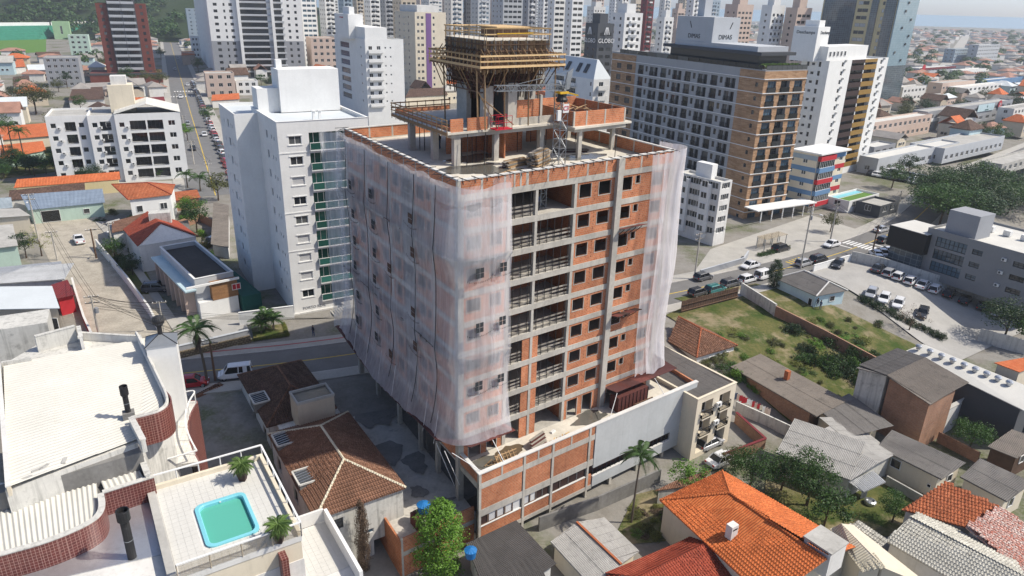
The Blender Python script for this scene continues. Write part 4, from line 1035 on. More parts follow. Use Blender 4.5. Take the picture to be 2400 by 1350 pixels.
# guard of timber round the penthouse slab
for i in range(13):
    y = 10.2+i*13.8/12; bar('guard_post', F(4.36, y, PZ-.5), F(4.36, y, PZ+1.25), .07, .07, 'plank', B_)
for zz in (.45, .85, 1.2): bar('guard_plank', F(4.3, 10.15, PZ+zz), F(4.3, 24.1, PZ+zz), .03, .11, 'plank', B_)
bar('edge_form', F(4.33, 10.15, PZ-.14), F(4.33, 24.1, PZ-.14), .05, .3, 'plank', B_)
for i in range(8):
    x = 4.5+i*1.1; bar('guard_post', F(x, 24.25, PZ), F(x, 24.25, PZ+1.2), .07, .07, 'plank_dark', B_)
for zz in (.6, 1.1): bar('guard_plank', F(4.4, 24.3, PZ+zz), F(12.3, 24.3, PZ+zz), .03, .14, 'plank_dark', B_)
# core columns carrying the tank formwork
for x0, x1, y0, y1, z1 in ((9.1, 10.3, 10.95, 11.7, 38), (12.2, 13.35, 10.95, 11.7, 38.2), (9.1, 9.7, 14.6, 16.8, 38), (15.6, 16.4, 14, 15.8, 38.2), (15.4, 16.5, 12, 12.6, 38.), (12.2, 13.4, 17.6, 18.2, 38)): hp('column', x0, x1, y0, y1, PZ, z1, 'concrete')
hp('core_wall', 13.2, 13.5, 12.4, 17, PZ, 38, 'concrete_dark'); hp('core_wall', 10.6, 13.2, 16.6, 16.9, PZ, 38, 'ply_dark'); hp('core_wall', 10.5, 12, 13.5, 13.7, PZ, 37.5, 'ply_dark')
# wet patches and mud on the roof slab
def blob(name, cx_, cy_, rx, ry, z, mat, parent, seed=0, fr=F, n=64):
    r = random.Random(seed); ph = [r.uniform(0, 6.28) for _ in range(4)]
    pts = [fr(cx_+rx*math.cos(2*PI*i/n)*(1+.18*math.sin(3*2*PI*i/n+ph[0])+.12*math.sin(5*2*PI*i/n+ph[1])+.05*math.sin(13*2*PI*i/n+ph[2])), cy_+ry*math.sin(2*PI*i/n)*(1+.18*math.sin(2*2*PI*i/n+ph[2])+.1*math.sin(7*2*PI*i/n+ph[3])), z) for i in range(n)]
    return MB().face(pts).build(name, mat, parent)
for i, (x, y, a, b) in enumerate(((6, 8.5, 4, 2), (5.2, 3, 2.6, 1.4), (9, 12.5, 3, 2), (20, 7.5, 3, 1.6), (8, 6, 2.5, 1.2), (14, 8, 3, 1.2))): blob('puddle', x, y, a, b, 30.504+.002*i, 'wet_concrete', B_, i)
# ---- loose timber on the roof, each stack a thing
def stack(label, x, y, z, rows, cols, L, w=.22, h=.06, rot=0., mat='plank_grey', fr=F, jit=.12, group='timber stacks on the unfinished tower'):
    T = thing('timber_stack', label, 'timber stack', fr(x, y, z), group); q = fr.sub(x, y, rot)
    for j in range(rows):
        for i in range(cols):
            o = RND.uniform(-jit, jit)*3; a = RND.uniform(-jit, jit)*.5
            bar('plank', q(-L/2+o, (i-cols/2)*w+a, z+h*(j+.5)+.001*i), q(L/2+o, (i-cols/2)*w-a, z+h*(j+.5)+.001*i), w*.92, h*.9, RND.choice([mat, mat, 'plank_grey', 'plank']), T)
stack('tall splayed stack of grey formwork boards beside the crane mast', 13.2, 6.5, 30.51, 15, 4, 3.4, .3, .1, .5, 'plank_grey')
stack('low black-edged stack of formwork panels left of the splayed boards', 10.9, 7.6, 30.51, 7, 3, 3., .35, .09, .2, 'ply_dark')
stack('flat bundle of brown battens close to the front parapet', 7.6, 3.9, 30.51, 6, 7, 2.6, .12, .07, .4, 'plank')
stack('dark rebar-like bundle of poles on the open roof slab', 20.3, 10.2, 30.51, 3, 6, 4.2, .12, .1, -.4, 'ply_dark')
stack('dark plywood sheets lying on the penthouse slab', 6.6, 15, PZ+.005, 2, 3, 3, .7, .06, .3, 'ply_dark')
T_ = thing('timber_heap', 'heap of loose planks inside the brick penthouse enclosure', 'timber heap', F(22, 11, PZ))
for i in range(60):
    x, y, a = RND.uniform(19.2, 25.3), RND.uniform(8.2, 15.5), RND.uniform(0, PI); d = Vector((math.cos(a), math.sin(a)))*RND.uniform(.6, 1.6); z = PZ+.1+RND.uniform(0, .9)
    bar('plank', F(max(18.9, min(25.8, x-d.x)), max(7.6, y-d.y), z), F(max(18.9, min(25.8, x+d.x)), max(7.6, y+d.y), z+RND.uniform(-.1, .3)), .14, .04, RND.choice(['plank', 'plank_new', 'plank_dark', 'ply_dark']), T_)
# ---- tank formwork: a timber box on flaring struts with two guarded galleries
W_ = thing('formwork_tower', 'bristling timber formwork box with plank galleries crowning the tower', 'formwork', F(13, 14.5, 36.4))
fx0, fx1, fy0, fy1, fz0, fz1 = 9., 16.9, 10.5, 18.9, 39.6, 42.4
def wb(name, a, b, w, h, m): return bar(name, F(*a), F(*b), w, h, m, W_)
pbox('box_sheathing', F, fx0, fx1, fy0, fy1, fz0, fz1-.05, 'plank_mid', W_)
n = 34
for i in range(n+1):
    x = fx0+(fx1-fx0)*i/n; wb('stud', (x, fy0-.07, fz0-.2+RND.uniform(-.3, .1)), (x, fy0-.07, fz1-RND.uniform(0, .12)), .08, .12, RND.choice(['plank_mid', 'plank', 'plank_mid', 'plank_grey']))
for i in range(n+1):
    y = fy0+(fy1-fy0)*i/n; wb('stud', (fx0-.07, y, fz0-.2+RND.uniform(-.3, .1)), (fx0-.07, y, fz1-RND.uniform(0, .12)), .08, .12, RND.choice(['plank_mid', 'plank', 'plank_mid', 'plank_grey']))
for z in (40., 40.7, 41.4, 42.):
    wb('waler', (fx0-.1, fy0-.16, z), (fx1+.1, fy0-.16, z), .08, .12, 'plank_dark'); wb('waler', (fx0-.16, fy0-.1, z), (fx0-.16, fy1+.1, z), .08, .12, 'plank_dark')
pbox('deck', F, fx0-.1, fx1+.1, fy0-.1, fy1+.1, fz1-.04, fz1+.03, 'slab_pale', W_)
for i in range(9):
    for a in ((fx0+(fx1-fx0)*i/8, fy0-.15), (fx0+(fx1-fx0)*i/8, fy1+.15), (fx0-.15, fy0+(fy1-fy0)*i/8), (fx1+.15, fy0+(fy1-fy0)*i/8)): wb('guard_post', (*a, fz1-.7), (*a, fz1+1.15), .09, .06, 'plank_new')
for z in (.55, 1.1):
    for a, b in (((fx0-.2, fy0-.2), (fx1+.2, fy0-.2)), ((fx0-.2, fy0-.2), (fx0-.2, fy1+.2)), ((fx1+.2, fy0-.2), (fx1+.2, fy1+.2)), ((fx0-.2, fy1+.2), (fx1+.2, fy1+.2))): wb('guard_plank', (*a, fz1+z), (*b, fz1+z), .035, .12, 'plank_new')
wb('guard_plank', (fx0+1.2, fy0-.26, fz1+.62), (fx1-2.2, fy0-.26, fz1+.68), .05, .08, 'yellow_metal')
pbox('hatch_box', F, 13., 17., 14.6, 18.2, fz1+.03, fz1+1.0, 'plank_dark', W_); pbox('hatch_lid', F, 12.7, 17.3, 14.3, 18.5, fz1+1.0, fz1+1.12, 'plank_new', W_)
g0x, g1x, g0y, g1y, gz = 7.6, 18.1, 9.1, 20.3, 39.95
for x0, x1, y0, y1 in ((g0x, g1x, g0y, fy0-.2), (g0x, g1x, fy1+.2, g1y), (g0x, fx0-.2, fy0-.2, fy1+.2), (fx1+.2, g1x, fy0-.2, fy1+.2)): pbox('gallery_floor', F, x0, x1, y0, y1, gz-.06, gz, 'plank', W_)
for i in range(14):
    x = g0x+(g1x-g0x)*i/13; y = g0y+(g1y-g0y)*i/13
    for a in ((x, g0y-.03), (x, g1y+.03), (g0x-.03, y), (g1x+.03, y)): wb('guard_post', (*a, gz-.3-RND.uniform(0, .25)), (*a, gz+1.2+RND.uniform(0, .1)), .1, .08, RND.choice(['plank', 'plank_new']))
for z in (.08, .6, 1.1):
    w = .22 if z < .1 else .16
    for a, b in (((g0x-.15, g0y-.1), (g1x+.15, g0y-.1)), ((g0x-.1, g0y-.15), (g0x-.1, g1y+.15)), ((g1x+.1, g0y), (g1x+.1, g1y)), ((g0x, g1y+.1), (g1x, g1y+.1))): wb('guard_plank', (*a, gz+z), (*b, gz+z), .035, w, 'plank_new')
for i in range(13):     # raking props from the gallery to the box
    x = g0x+.8+(g1x-g0x-1.6)*i/12; wb('raker', (x+.5, g0y+.15, gz), (x-.1, fy0-.2, fz1-.8), .05, .09, 'plank'); y = g0y+.8+(g1y-g0y-1.6)*i/12; wb('raker', (g0x+.15, y+.5, gz), (fx0-.2, y, fz1-.8), .05, .09, 'plank_dark')
# underside: joists, lower sheathing, braces
for i in range(15):
    x = g0x+(g1x-g0x)*i/14; wb('joist', (x, g0y-.1, gz-.14), (x, g1y+.1, gz-.14), .08, .14, 'plank_dark')
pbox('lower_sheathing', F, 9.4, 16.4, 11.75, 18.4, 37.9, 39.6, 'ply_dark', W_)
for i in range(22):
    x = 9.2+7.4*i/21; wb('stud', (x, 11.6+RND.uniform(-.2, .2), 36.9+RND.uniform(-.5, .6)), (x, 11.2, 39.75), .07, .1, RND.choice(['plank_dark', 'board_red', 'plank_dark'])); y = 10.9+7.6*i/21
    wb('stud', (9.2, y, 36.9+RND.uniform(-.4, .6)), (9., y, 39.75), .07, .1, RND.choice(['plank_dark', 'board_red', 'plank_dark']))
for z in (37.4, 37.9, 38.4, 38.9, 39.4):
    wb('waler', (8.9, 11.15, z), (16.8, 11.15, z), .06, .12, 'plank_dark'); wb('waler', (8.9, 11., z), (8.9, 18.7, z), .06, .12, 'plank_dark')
for i in range(12):
    x = 8.6+8.6*i/11; wb('brace', (x, g0y+.1, gz-.2), (x+RND.uniform(-.3, .3), 11., 37.2+RND.uniform(0, .8)), .06, .09, RND.choice(['plank', 'plank_dark'])); y = 10+9.6*i/11
    wb('brace', (g0x+.1, y, gz-.2), (9., y+RND.uniform(-.4, .4), 37.2+RND.uniform(0, .8)), .06, .09, RND.choice(['plank', 'plank_dark']))
for x, y in ((8.2, 10.6), (8.6, 9.7), (11.1, 9.9), (8.0, 17.5), (17.6, 9.7), (17.3, 12.5), (14.4, 10.2)): wb('pole', (x, y, PZ), (x-.1, y+.1, gz-.1), .13, .13, 'plank')
wb('pole', (9.9, 9.2, PZ+.05), (7.9, 10., 37.6), .12, .1, 'plank'); wb('ramp_board', (8.6, 10.6, 37), (12.5, 10.3, PZ+.2), .25, .06, 'plank')
# ---- small lattice tower crane
C_ = thing('tower_crane', 'small grey lattice crane standing on the roof slab with a short jib', 'crane', F(15, 5.2, 30.5))
def lattice(T, a, b, w, mat='steel', step=None, name='mast_section', ch=.07):
    """square lattice between two points: chords, rungs and diagonals, one part for each bay"""
    a, b = Vector(a), Vector(b); d = (b-a).normalized(); e = d.cross(Vector((0, 0, 1))); e = (F.u if abs(d.z) > .9 else e).normalized(); g = d.cross(e); L = (b-a).length
    n = max(1, round(L/(step or w))); cs = [(e*i+g*j)*(w/2) for i, j in ((-1, -1), (1, -1), (1, 1), (-1, 1))]
    for k in range(n):
        p, q = a+d*(L*k/n), a+d*(L*(k+1)/n); m = MB()
        for i in range(4):
            m.bar(p+cs[i], q+cs[i], ch, ch); m.bar(p+cs[i], p+cs[(i+1) % 4], ch*.7, ch*.7)
            if (k+i) % 2: m.bar(p+cs[i], q+cs[(i+1) % 4], ch*.6, ch*.6)
            else: m.bar(p+cs[(i+1) % 4], q+cs[i], ch*.6, ch*.6)
        m.build(name, mat, T)
lattice(C_, F(15.05, 5.2, 30.52), F(15.05, 5.2, 36.9), .95)
MB().lathe(F(15.05, 5.2, 36.9), [(.55, 0), (.6, .25), (.45, .45), (.45, .8)], 14).build('slewing_ring', 'flue_black', C_)
pbox('yellow_frame', F, 14.5, 15.6, 4.75, 5.6, 37.7, 37.9, 'yellow_metal', C_); bar('yellow_frame', F(15.5, 5, 37.8), F(16.7, 4.6, 37.5), .15, .15, 'yellow_metal', C_)
lattice(C_, F(14.9, 5.3, 38.3), F(7.2, 5.6, 38.5), .5, step=.6, name='jib_section', ch=.05)
lattice(C_, F(15.05, 5.2, 37.9), F(15.05, 5.2, 38.9), .5, step=.5, name='tower_head', ch=.06)
MB().hexa([F(15.2, 5.1, 38.), F(15.9, 5.1, 38.1), F(15.9, 5.25, 38.1), F(15.2, 5.25, 38.), F(15.6, 5.1, 39.7), F(16.3, 5.1, 40.1), F(16.3, 5.25, 40.1), F(15.6, 5.25, 39.7)]).build('counter_jib_plate', 'steel', C_)
bar('tie_bar', F(16, 5.2, 39.8), F(9.5, 5.5, 38.75), .04, .04, 'steel', C_)
pbox('control_box', F, 14.1, 14.55, 4.5, 4.75, 35.2, 36.2, 'ac_white', C_)
pbox('number_board', F, 14.85, 15.6, 4.62, 4.66, 35.9, 36.75, 'ac_white', C_)
text('C3', F(15.22, 4.6, 36.32), F.a, .6, 'red_metal', C_)
# lower run of the mast, standing in the open bay of the top storey
C2 = thing('hoist_mast', 'green-grey lattice hoist mast inside the open top storey bay', 'mast', F(10.5, 2.4, ZF[8]))
lattice(C2, F(10.9, 2.4, ZF[8]+.01), F(10.9, 2.4, 30.3), .7, 'steel')
H_ = thing('hoist_cage', 'red steel hoist platform on the penthouse slab edge', 'hoist', F(10.4, 9.6, PZ))
pbox('platform', F, 9.4, 11.5, 8.9, 10.05, PZ+.03, PZ+.13, 'red_metal', H_)
for x in (9.45, 10.4, 11.45):
    for y in (8.95, 10.): bar('post', F(x, y, PZ+.13), F(x, y, PZ+1.4), .06, .06, 'red_metal', H_)
for y in (8.95, 10.):
    for z in (.75, 1.38): bar('rail', F(9.45, y, PZ+z), F(11.45, y, PZ+z), .05, .05, 'red_metal', H_)
# ---- podium in front
pz = 4.52
for x0, x1 in ((.16, 15.2), (15.2, 31.6)): hp('terrace_slab', x0, x1, -3.85, .04 if x0 < 15 else .04, 3.2, 3.5, 'slab_pale')
hp('terrace_slab', TW+.05, 31.6, .05, 9, 3.2, 3.497, 'slab_pale')
def pf(name, x0, x1, z0, z1, mat, o=0., t=.3): return hp(name, x0, x1, -3.9+o, -3.9+t, z0, z1, mat)
xs = [.16, 5.5, 9.2, 14.3, 15.2]
for i in range(4):
    a, b = xs[i]+.2, xs[i+1]-.12
    m = (a+b)/2
    if b-a > 2: 
        for q, r in ((a, m-.1), (m+.1, b)): pf('parapet_brick', q, r, 3.42, pz, 'block', .03, .2)
        pf('parapet_stud', m-.1, m+.1, 3.42, pz+.003, 'concrete', .0, .22)
    else: pf('parapet_brick', a, b, 3.42, pz, 'block', .03, .2)
    pf('brick_wall', a, b, .3, 2.75, 'block', .05, .25)
    pf('brick_wall', a, b, -3.1, -1.75, 'block', .05, .25)
    if i < 3:
        nw = 5 if i == 0 else 4
        for j in range(nw):
            w0, w1 = a+(b-a)*j/nw, a+(b-a)*(j+1)/nw
            inst('window', wmesh(w1-w0-.06, 1.15, 'p' if RND.random() < .5 else 'w', 'plank_dark', RND.choice(['blind', 'brown_dark', 'brown_dark'])), F(w0+.03, -3.72, -1.68), F.a, B_)
            bar('window_post', F(w0, -3.74, -1.74), F(w0, -3.74, -.5), .08, .1, 'plank_grey', B_)
        pf('window_sill', a, b, -1.749, -1.68, 'coping', -.03, .2)
pf('edge_beam', .16, 15.2, 2.76, 3.41, 'concrete', .01, .3); pf('edge_beam', .16, 15.2, -.52, .29, 'concrete', .01, .3); pf('edge_beam', 4.2, 15.2, -3.6, -3.11, 'concrete', .01, .3)
for i, x in enumerate(xs[:-1]): pf('column', x, x+.28, -4.9, pz+.001, 'concrete', -.015, .32)
hp('parapet_brick', .16, .34, -3.55, -.1, 3.42, pz, 'block'); hp('edge_beam', .16, .45, -3.57, -.05, 2.7, 3.4, 'concrete'); hp('coping', .1, .48, -3.5, -.1, pz+.005, pz+.12, 'coping')
hp('coping', .1, 31.7, -3.98, -3.52, pz+.004, pz+.125, 'coping')
# rendered half: tall grey panels with two ribbon openings
def rp(x0, x1, z0, z1): return pf('render_panel', x0, x1, z0, z1, 'render_grey', -.03, .22)
px_ = [15.22, 19.4, 23.5, 27.6, 31.6]
for i in range(4):
    a, b = px_[i], px_[i+1]; rp(a+.004, b-.004, -.95, pz)
    if i < 3:
        pf('window_sill', a, b, -2.1, -2.02, 'coping', -.05, .22); rp(a+.004, b-.004, -3.4, -2.11)
        for j in range(6): bar('window_post', F(a+(b-a)*j/6+.1, -3.75, -2.02), F(a+(b-a)*j/6+.1, -3.75, -.95), .06, .06, 'grey_dark', B_)
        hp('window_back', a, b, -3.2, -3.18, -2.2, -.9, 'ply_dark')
    else: rp(a+.004, b-.004, -3.4, -.955)
for x in (18., 22.3, 26.6, 31.2): pf('column', x, x+.35, -5.2, -3.41, 'concrete', .05, .4)
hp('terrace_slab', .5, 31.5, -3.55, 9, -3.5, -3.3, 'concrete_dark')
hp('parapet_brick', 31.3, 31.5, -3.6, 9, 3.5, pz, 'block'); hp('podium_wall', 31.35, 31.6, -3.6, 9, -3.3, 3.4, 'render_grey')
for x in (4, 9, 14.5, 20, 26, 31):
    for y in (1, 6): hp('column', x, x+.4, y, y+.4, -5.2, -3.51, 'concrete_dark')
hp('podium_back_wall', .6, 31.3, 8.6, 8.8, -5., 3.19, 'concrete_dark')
# ---- things on the terrace
S_ = thing('site_shed', 'maroon plywood site shed on the terrace under the right-hand netting', 'shed', F(21.8, -1.7, 3.5))
pbox('wall', F, 19.8, 24.6, -2.3, -.9, 3.51, 5.4, 'board_red', S_)
for i in range(9): bar('batten', F(19.8+i*.6, -2.33, 3.55), F(19.8+i*.6, -2.33, 5.4), .06, .04, 'ply_dark', S_)
T_ = thing('board_pile', 'weathered maroon boards heaped against the terrace parapet', 'boards', F(8.4, -2.6, 3.5))
for i in range(9): bar('board', F(7.2+i*.05, -3.3+i*.17, 3.6+i*.09), F(9.3+i*.05, -2.9+i*.17, 3.65+i*.1), .3, .04, RND.choice(['board_red', 'plank_grey', 'board_red']), T_)
for i in range(14): x = 9.5+RND.uniform(0, 2.6); bar('board', F(x, -3.2+RND.uniform(0, .8), 3.55+RND.uniform(0, .2)), F(x+RND.uniform(.4, 1), -3.1+RND.uniform(0, .9), 3.6+RND.uniform(0, .25)), .12, .05, RND.choice(['board_red', 'plank', 'plank_new']), T_)
T_ = thing('trestle', 'broken timber trestle frames lying on the muddy terrace corner', 'trestle', F(4, -2.2, 3.5))
for i in range(6): bar('post', F(3.2+i*.42, -2.7, 3.5), F(3.0+i*.42, -2.2, 4.5), .08, .08, 'plank', T_)
for z in (.2, .55, .9): bar('rail', F(3., -2.5+z*.2, 3.5+z), F(5.6, -2.5+z*.2, 3.5+z), .06, .1, 'plank', T_)
for i in range(10): bar('board', F(1.8+RND.uniform(0, 1.6), -2+RND.uniform(-.6, .6), 3.56), F(2.6+RND.uniform(0, 1.8), -2+RND.uniform(-.6, .8), 3.62), .12, .05, 'plank', T_)
T_ = thing('trestle', 'pair of timber trestles in front of the maroon site shed', 'trestle', F(22.8, -2.9, 3.5))
for x in (22, 23.2, 24.6): bar('post', F(x, -2.8, 3.5), F(x+.1, -3.05, 4.3), .09, .09, 'plank_dark', T_)
bar('rail', F(21.9, -2.9, 4.2), F(24.8, -2.95, 4.25), .1, .12, 'plank_dark', T_); bar('rail', F(22, -3, 3.8), F(24.6, -3.05, 3.8), .08, .1, 'plank_dark', T_)
blob('mud', 2.6, -1.9, 2.4, 1.6, 3.504, 'wet_concrete', B_, 3); blob('mud', 16.5, -1.2, 2.2, 1.1, 3.505, 'wet_concrete', B_, 5); blob('mud', 5.3, -1.4, 1.6, 1.1, 3.506, 'soil', B_, 8); blob('mud', 21.5, -2.8, 2.6, .8, 3.504, 'concrete_dark', B_, 9)
T_ = thing('white_sack', 'split white cement sack on the pale terrace slab', 'sack', F(11.3, -1.2, 3.5)); MB().hexa([F(11., -1.4, 3.51), F(11.7, -1.2, 3.51), F(11.6, -.8, 3.51), F(10.9, -1., 3.51), F(11.05, -1.33, 3.68), F(11.6, -1.17, 3.72), F(11.52, -.9, 3.7), F(10.98, -1.05, 3.66)]).build('sack', 'ac_white', T_)
# ---- catch platforms and nets
def path(off, y_back, x_end, rc=1.2, nstep=.28):
    """plan line round the left face, the near corner and the start of the right face, off metres outside"""
    P = []; y = y_back
    while y > rc: P.append((-off, y)); y -= nstep
    n = max(4, int(rc*1.6/nstep))
    for i in range(n+1):
        a = PI + (PI/2)*i/n; P.append((rc-off+ (rc)*math.cos(a) , rc-off+rc*math.sin(a)))
    x = rc-off+nstep
    while x < x_end: P.append((x, -off)); x += nstep
    P.append((x_end, -off)); return P
def tray(pts_in, pts_out, z, up, label, mat='maroon', dip=None, name='catch_platform'):
    T = thing(name, label, 'platform', F(*pts_in[len(pts_in)//2], z)); k = 0
    st = 5
    for i in range(0, len(pts_in)-1, st):
        j = min(i+st, len(pts_in)-1); di, dj = (dip(i/len(pts_in)), dip(j/len(pts_in))) if dip else (0, 0)
        a, b, c, d = F(*pts_in[i], z-di), F(*pts_in[j], z-dj), F(*pts_out[j], z+up-dj), F(*pts_out[i], z+up-di)
        t = Vector((0, 0, .05)); MB().hexa([a-t, b-t, c-t, d-t, a, b, c, d]).build('board', RND.choice([mat, mat, 'board_red']), T)
        bar('bracket', F(*pts_in[i], z-.9-di), F(*pts_out[i], z+up-.1-di), .07, .07, 'flue_black', T)
    return T
def pair(o0, o1, yb, xe): 
    a = path(o0, yb, xe, 1.2); 
    return a, [(p[0]-(o1-o0)*q[0], p[1]-(o1-o0)*q[1]) for p, q in zip(a, normals(a))]
def normals(P):
    N = []
    for i in range(len(P)):
        a, b = P[max(0, i-1)], P[min(len(P)-1, i+1)]; d = Vector((b[0]-a[0], b[1]-a[1])).normalized(); N.append((-d.y, d.x))
    return N
ai, ao = pair(.06, 2.1, TD+2.2, 5.6); tray(ai, ao, 6.1, .35, 'maroon boarded catch platform skirting the foot of the netted left face', dip=lambda t: 1.1*math.sin(PI*min(1, t*1.25))**1.5 if t < .8 else 0)
for z in (24.7, 14.8):
    ai, ao = pair(.06, .95, TD+.6, 5.6); tray(ai, ao, z, .3, 'narrow dark catch platform under the net at the %s storeys' % ('upper' if z > 20 else 'middle'), 'plank_grey')
def rtray(x0, x1, z, out, up, label, n=8, mat='maroon', yend=4.):
    T = thing('catch_platform', label, 'platform', F((x0+x1)/2, -.5, z))
    for i in range(n):
        a, b = x0+(x1-x0)*i/n, x0+(x1-x0)*(i+1)/n; p = [F(a, -.05, z), F(b, -.05, z), F(b, -out, z+up), F(a, -out, z+up)]; t = Vector((0, 0, .06))
        MB().hexa([q-t for q in p]+p).build('board', RND.choice([mat, 'board_red']), T); bar('bracket', F(a, -.05, z-.8), F(a, -out, z+up-.1), .06, .06, 'flue_black', T)
    if yend:
        p = [F(x1, -.05, z), F(x1, yend, z), F(x1+out, yend, z+up), F(x1+out, -out, z+up)]; t = Vector((0, 0, .06))
        MB().hexa([q-t for q in p]+p).build('board', mat, T); p = [F(x1, -.05, z), F(x1+out, -out, z+up), F(x1, -out, z+up)]; MB().prism([q[:2] for q in (p[0], p[2], p[1])], [z-.06, z+up-.06, z+up-.06], [z, z+up, z+up]).build('board', mat, T)
rtray(19.5, TW+.1, 5.75, 2.2, .5, 'wide maroon catch platform over the terrace below the right-hand net', 10)
rtray(19.45, 22.8, 24.5, 1.2, .35, 'short dark catch platform beside the big column at the upper storeys', 4, 'ply_dark', 0)
rtray(19.45, 23.2, 14.7, 1.3, .35, 'short dark catch platform beside the big column at the middle storeys', 4, 'ply_dark', 0)
def vnoise(seed):
    r = random.Random(seed); t = [r.uniform(-1, 1) for _ in range(4096)]
    def f(x, y):
        xi, yi = math.floor(x), math.floor(y); a, b = x-xi, y-yi; a, b = a*a*(3-2*a), b*b*(3-2*b); g = lambda i, j: t[(i*73+j*179) & 4095]
        return (g(xi, yi)*(1-a)+g(xi+1, yi)*a)*(1-b)+(g(xi, yi+1)*(1-a)+g(xi+1, yi+1)*a)*b
    return f
def net(label, P, top, bot, off, nz, mat, seed, amp=.1, name='debris_net', group=None):
    """hanging sheet: P plan line, top(t)/bot(t) heights, off(t,v) extra outward push; folds run down it"""
    v1 = vnoise(seed); N = normals(P); rows = []; n = len(P)
    for i in range(nz+1):
        v = i/nz; r = []
        for j, (p, q) in enumerate(zip(P, N)):
            t = j/(n-1); zt, zb_ = top(t), bot(t); z = zt+(zb_-zt)*v; s = j*.28
            d = off(t, z) + amp*(v1(s*.7, z*.12)+.55*v1(s*1.9+9, z*.2)+.35*v1(s*3.3+3, z*.45))
            r.append(F(p[0]-q[0]*d, p[1]-q[1]*d, z+.05*v1(s*.6, 50)))
        rows.append(r)
    b = MB(); b.grid(rows); o = b.build(name, mat, None, smooth=True); return tag(o, label, 'net', group)
def ramp(z):                              # the net stands out at the catch platforms and falls back between them
    if z > 25: return .35+.4*max(0, 1-(z-25)/6.5)**1.5
    if z > 15.1: return .45+.25*max(0, 1-(z-15.1)/7.)**2 + .3*max(0, 1-(25-z)/2.5)
    return .45+1.1*max(0, 1-(z-6.4)/6.5)**2 + .25*max(0, 1-(15.1-z)/2.5)
P1 = path(.3, TD+1.3, 5.25, 1.3)
NP = len(P1)
vt = vnoise(5)
NET1 = net('translucent white net hanging over the whole shaded left face and round the near corner', P1, lambda t: 31.45+.28*vt(t*16, 3)-.5*(max(0, math.sin(t*PI*5.))**3)*(t > .3), lambda t: 6.5-(1.1*math.sin(PI*min(1, t*1.25))**1.5 if t < .8 else 0), lambda t, z: ramp(z), 70, 'net', 3, .13)
P2 = path(.34, TD+.6, 4.2, 1.3)
net('doubled white hem of netting drooping along the top of the left face', P2[:-8], lambda t: 31.5+.2*vt(t*12, 8), lambda t: 29.4+.5*vt(t*5, 1)+1.2*t-.6*math.sin(t*9), lambda t, z: ramp(z)+.07, 12, 'net_thin', 9, .12)
P3 = [(x, -.3) for x in np.arange(3.1, 5.4, .14)]
net('narrow white net strip hanging in folds next to the open bays', P3, lambda t: 31.9, lambda t: 7.3, lambda t, z: ramp(z)*.9+.12, 60, 'net_thin', 21, .16)
P3 = path(.3, 3.2, 5.2, 1.3)
net('loose upper net skirt gathered over the corner catch platform', P3, lambda t: 29.5+.3*vt(t*8, 2), lambda t: 24.9+.12*math.sin(t*7), lambda t, z: ramp(z)+.1, 24, 'net_thin', 17, .12)
P4 = [(x, -.3) for x in np.arange(23.2, 25.6, .2)]
net('sheer white net panel on the brick wall beside the big column', P4, lambda t: 31.9-.1*t, lambda t: 6.4+.4*vt(t*4, 3), lambda t, z: .4+.5*max(0, 1-(z-6)/9)**2+.06*math.sin(z*.5), 60, 'net', 31, .13)
P5 = [(x, -.3) for x in np.arange(24.9, TW, .2)] + [(TW+1.25*math.sin(a), .95-1.25*math.cos(a)) for a in np.linspace(0, PI/2, 9)] + [(TW+1.25, y) for y in np.arange(1.2, 4.4, .25)]
net('thick bunched white net wrapping the far right corner', P5, lambda t: 32.2-.5*abs(t-.5), lambda t: 6.3+.5*vt(t*5, 9), lambda t, z: .6+.12*math.sin(z*.4)+.5*max(0, 1-(z-6)/6)**2, 60, 'net_dense', 41, .16)
P6 = [(-.3-2.4*(1-i/9)*1., TD+.3+1.6*(1-abs(i/9-.3))) for i in range(10)]
net('pale net flap flying off the far left corner', P6, lambda t: 31.4, lambda t: 6.8, lambda t, z: .2, 50, 'net', 51, .15)
for y in (2.8, 7.4, 13.5, 20, 26):          # stitched seams between net widths
    b = MB(); zs_ = np.linspace(31, 7.2, 22)
    for z0, z1 in zip(zs_, zs_[1:]): b.bar(F(-.42-ramp(z0), y, z0), F(-.42-ramp(z1), y, z1), .05, .05)
    b.build('net_seam', 'print_dark', NET1)
# ropes at the foot of the nets
for i, y in enumerate((1.5, 4, 8, 12, 16, 20, 24)):
    o = bar('net_rope', F(-2.05, y, 5.7), F(-1.3, y+.3, 9), .035, .035, 'print_white', B_)
for a, b in (((-1.6, -1.6, 6.3), (.6, -3.7, 4.6)), ((2.8, -2., 6.4), (3.2, -3.7, 4.6)), ((-2, -.8, 6.2), (-.1, -.4, 1.2)), ((-2, 1, 6.), (-.2, .5, .5)), ((19.6, -2.2, 6.1), (17.4, -3.7, 4.6)), ((25.5, -2.3, 6.2), (26, -3.7, 4.6))): bar('guy_rope', F(*a), F(*b), .05, .05, 'print_white', B_)
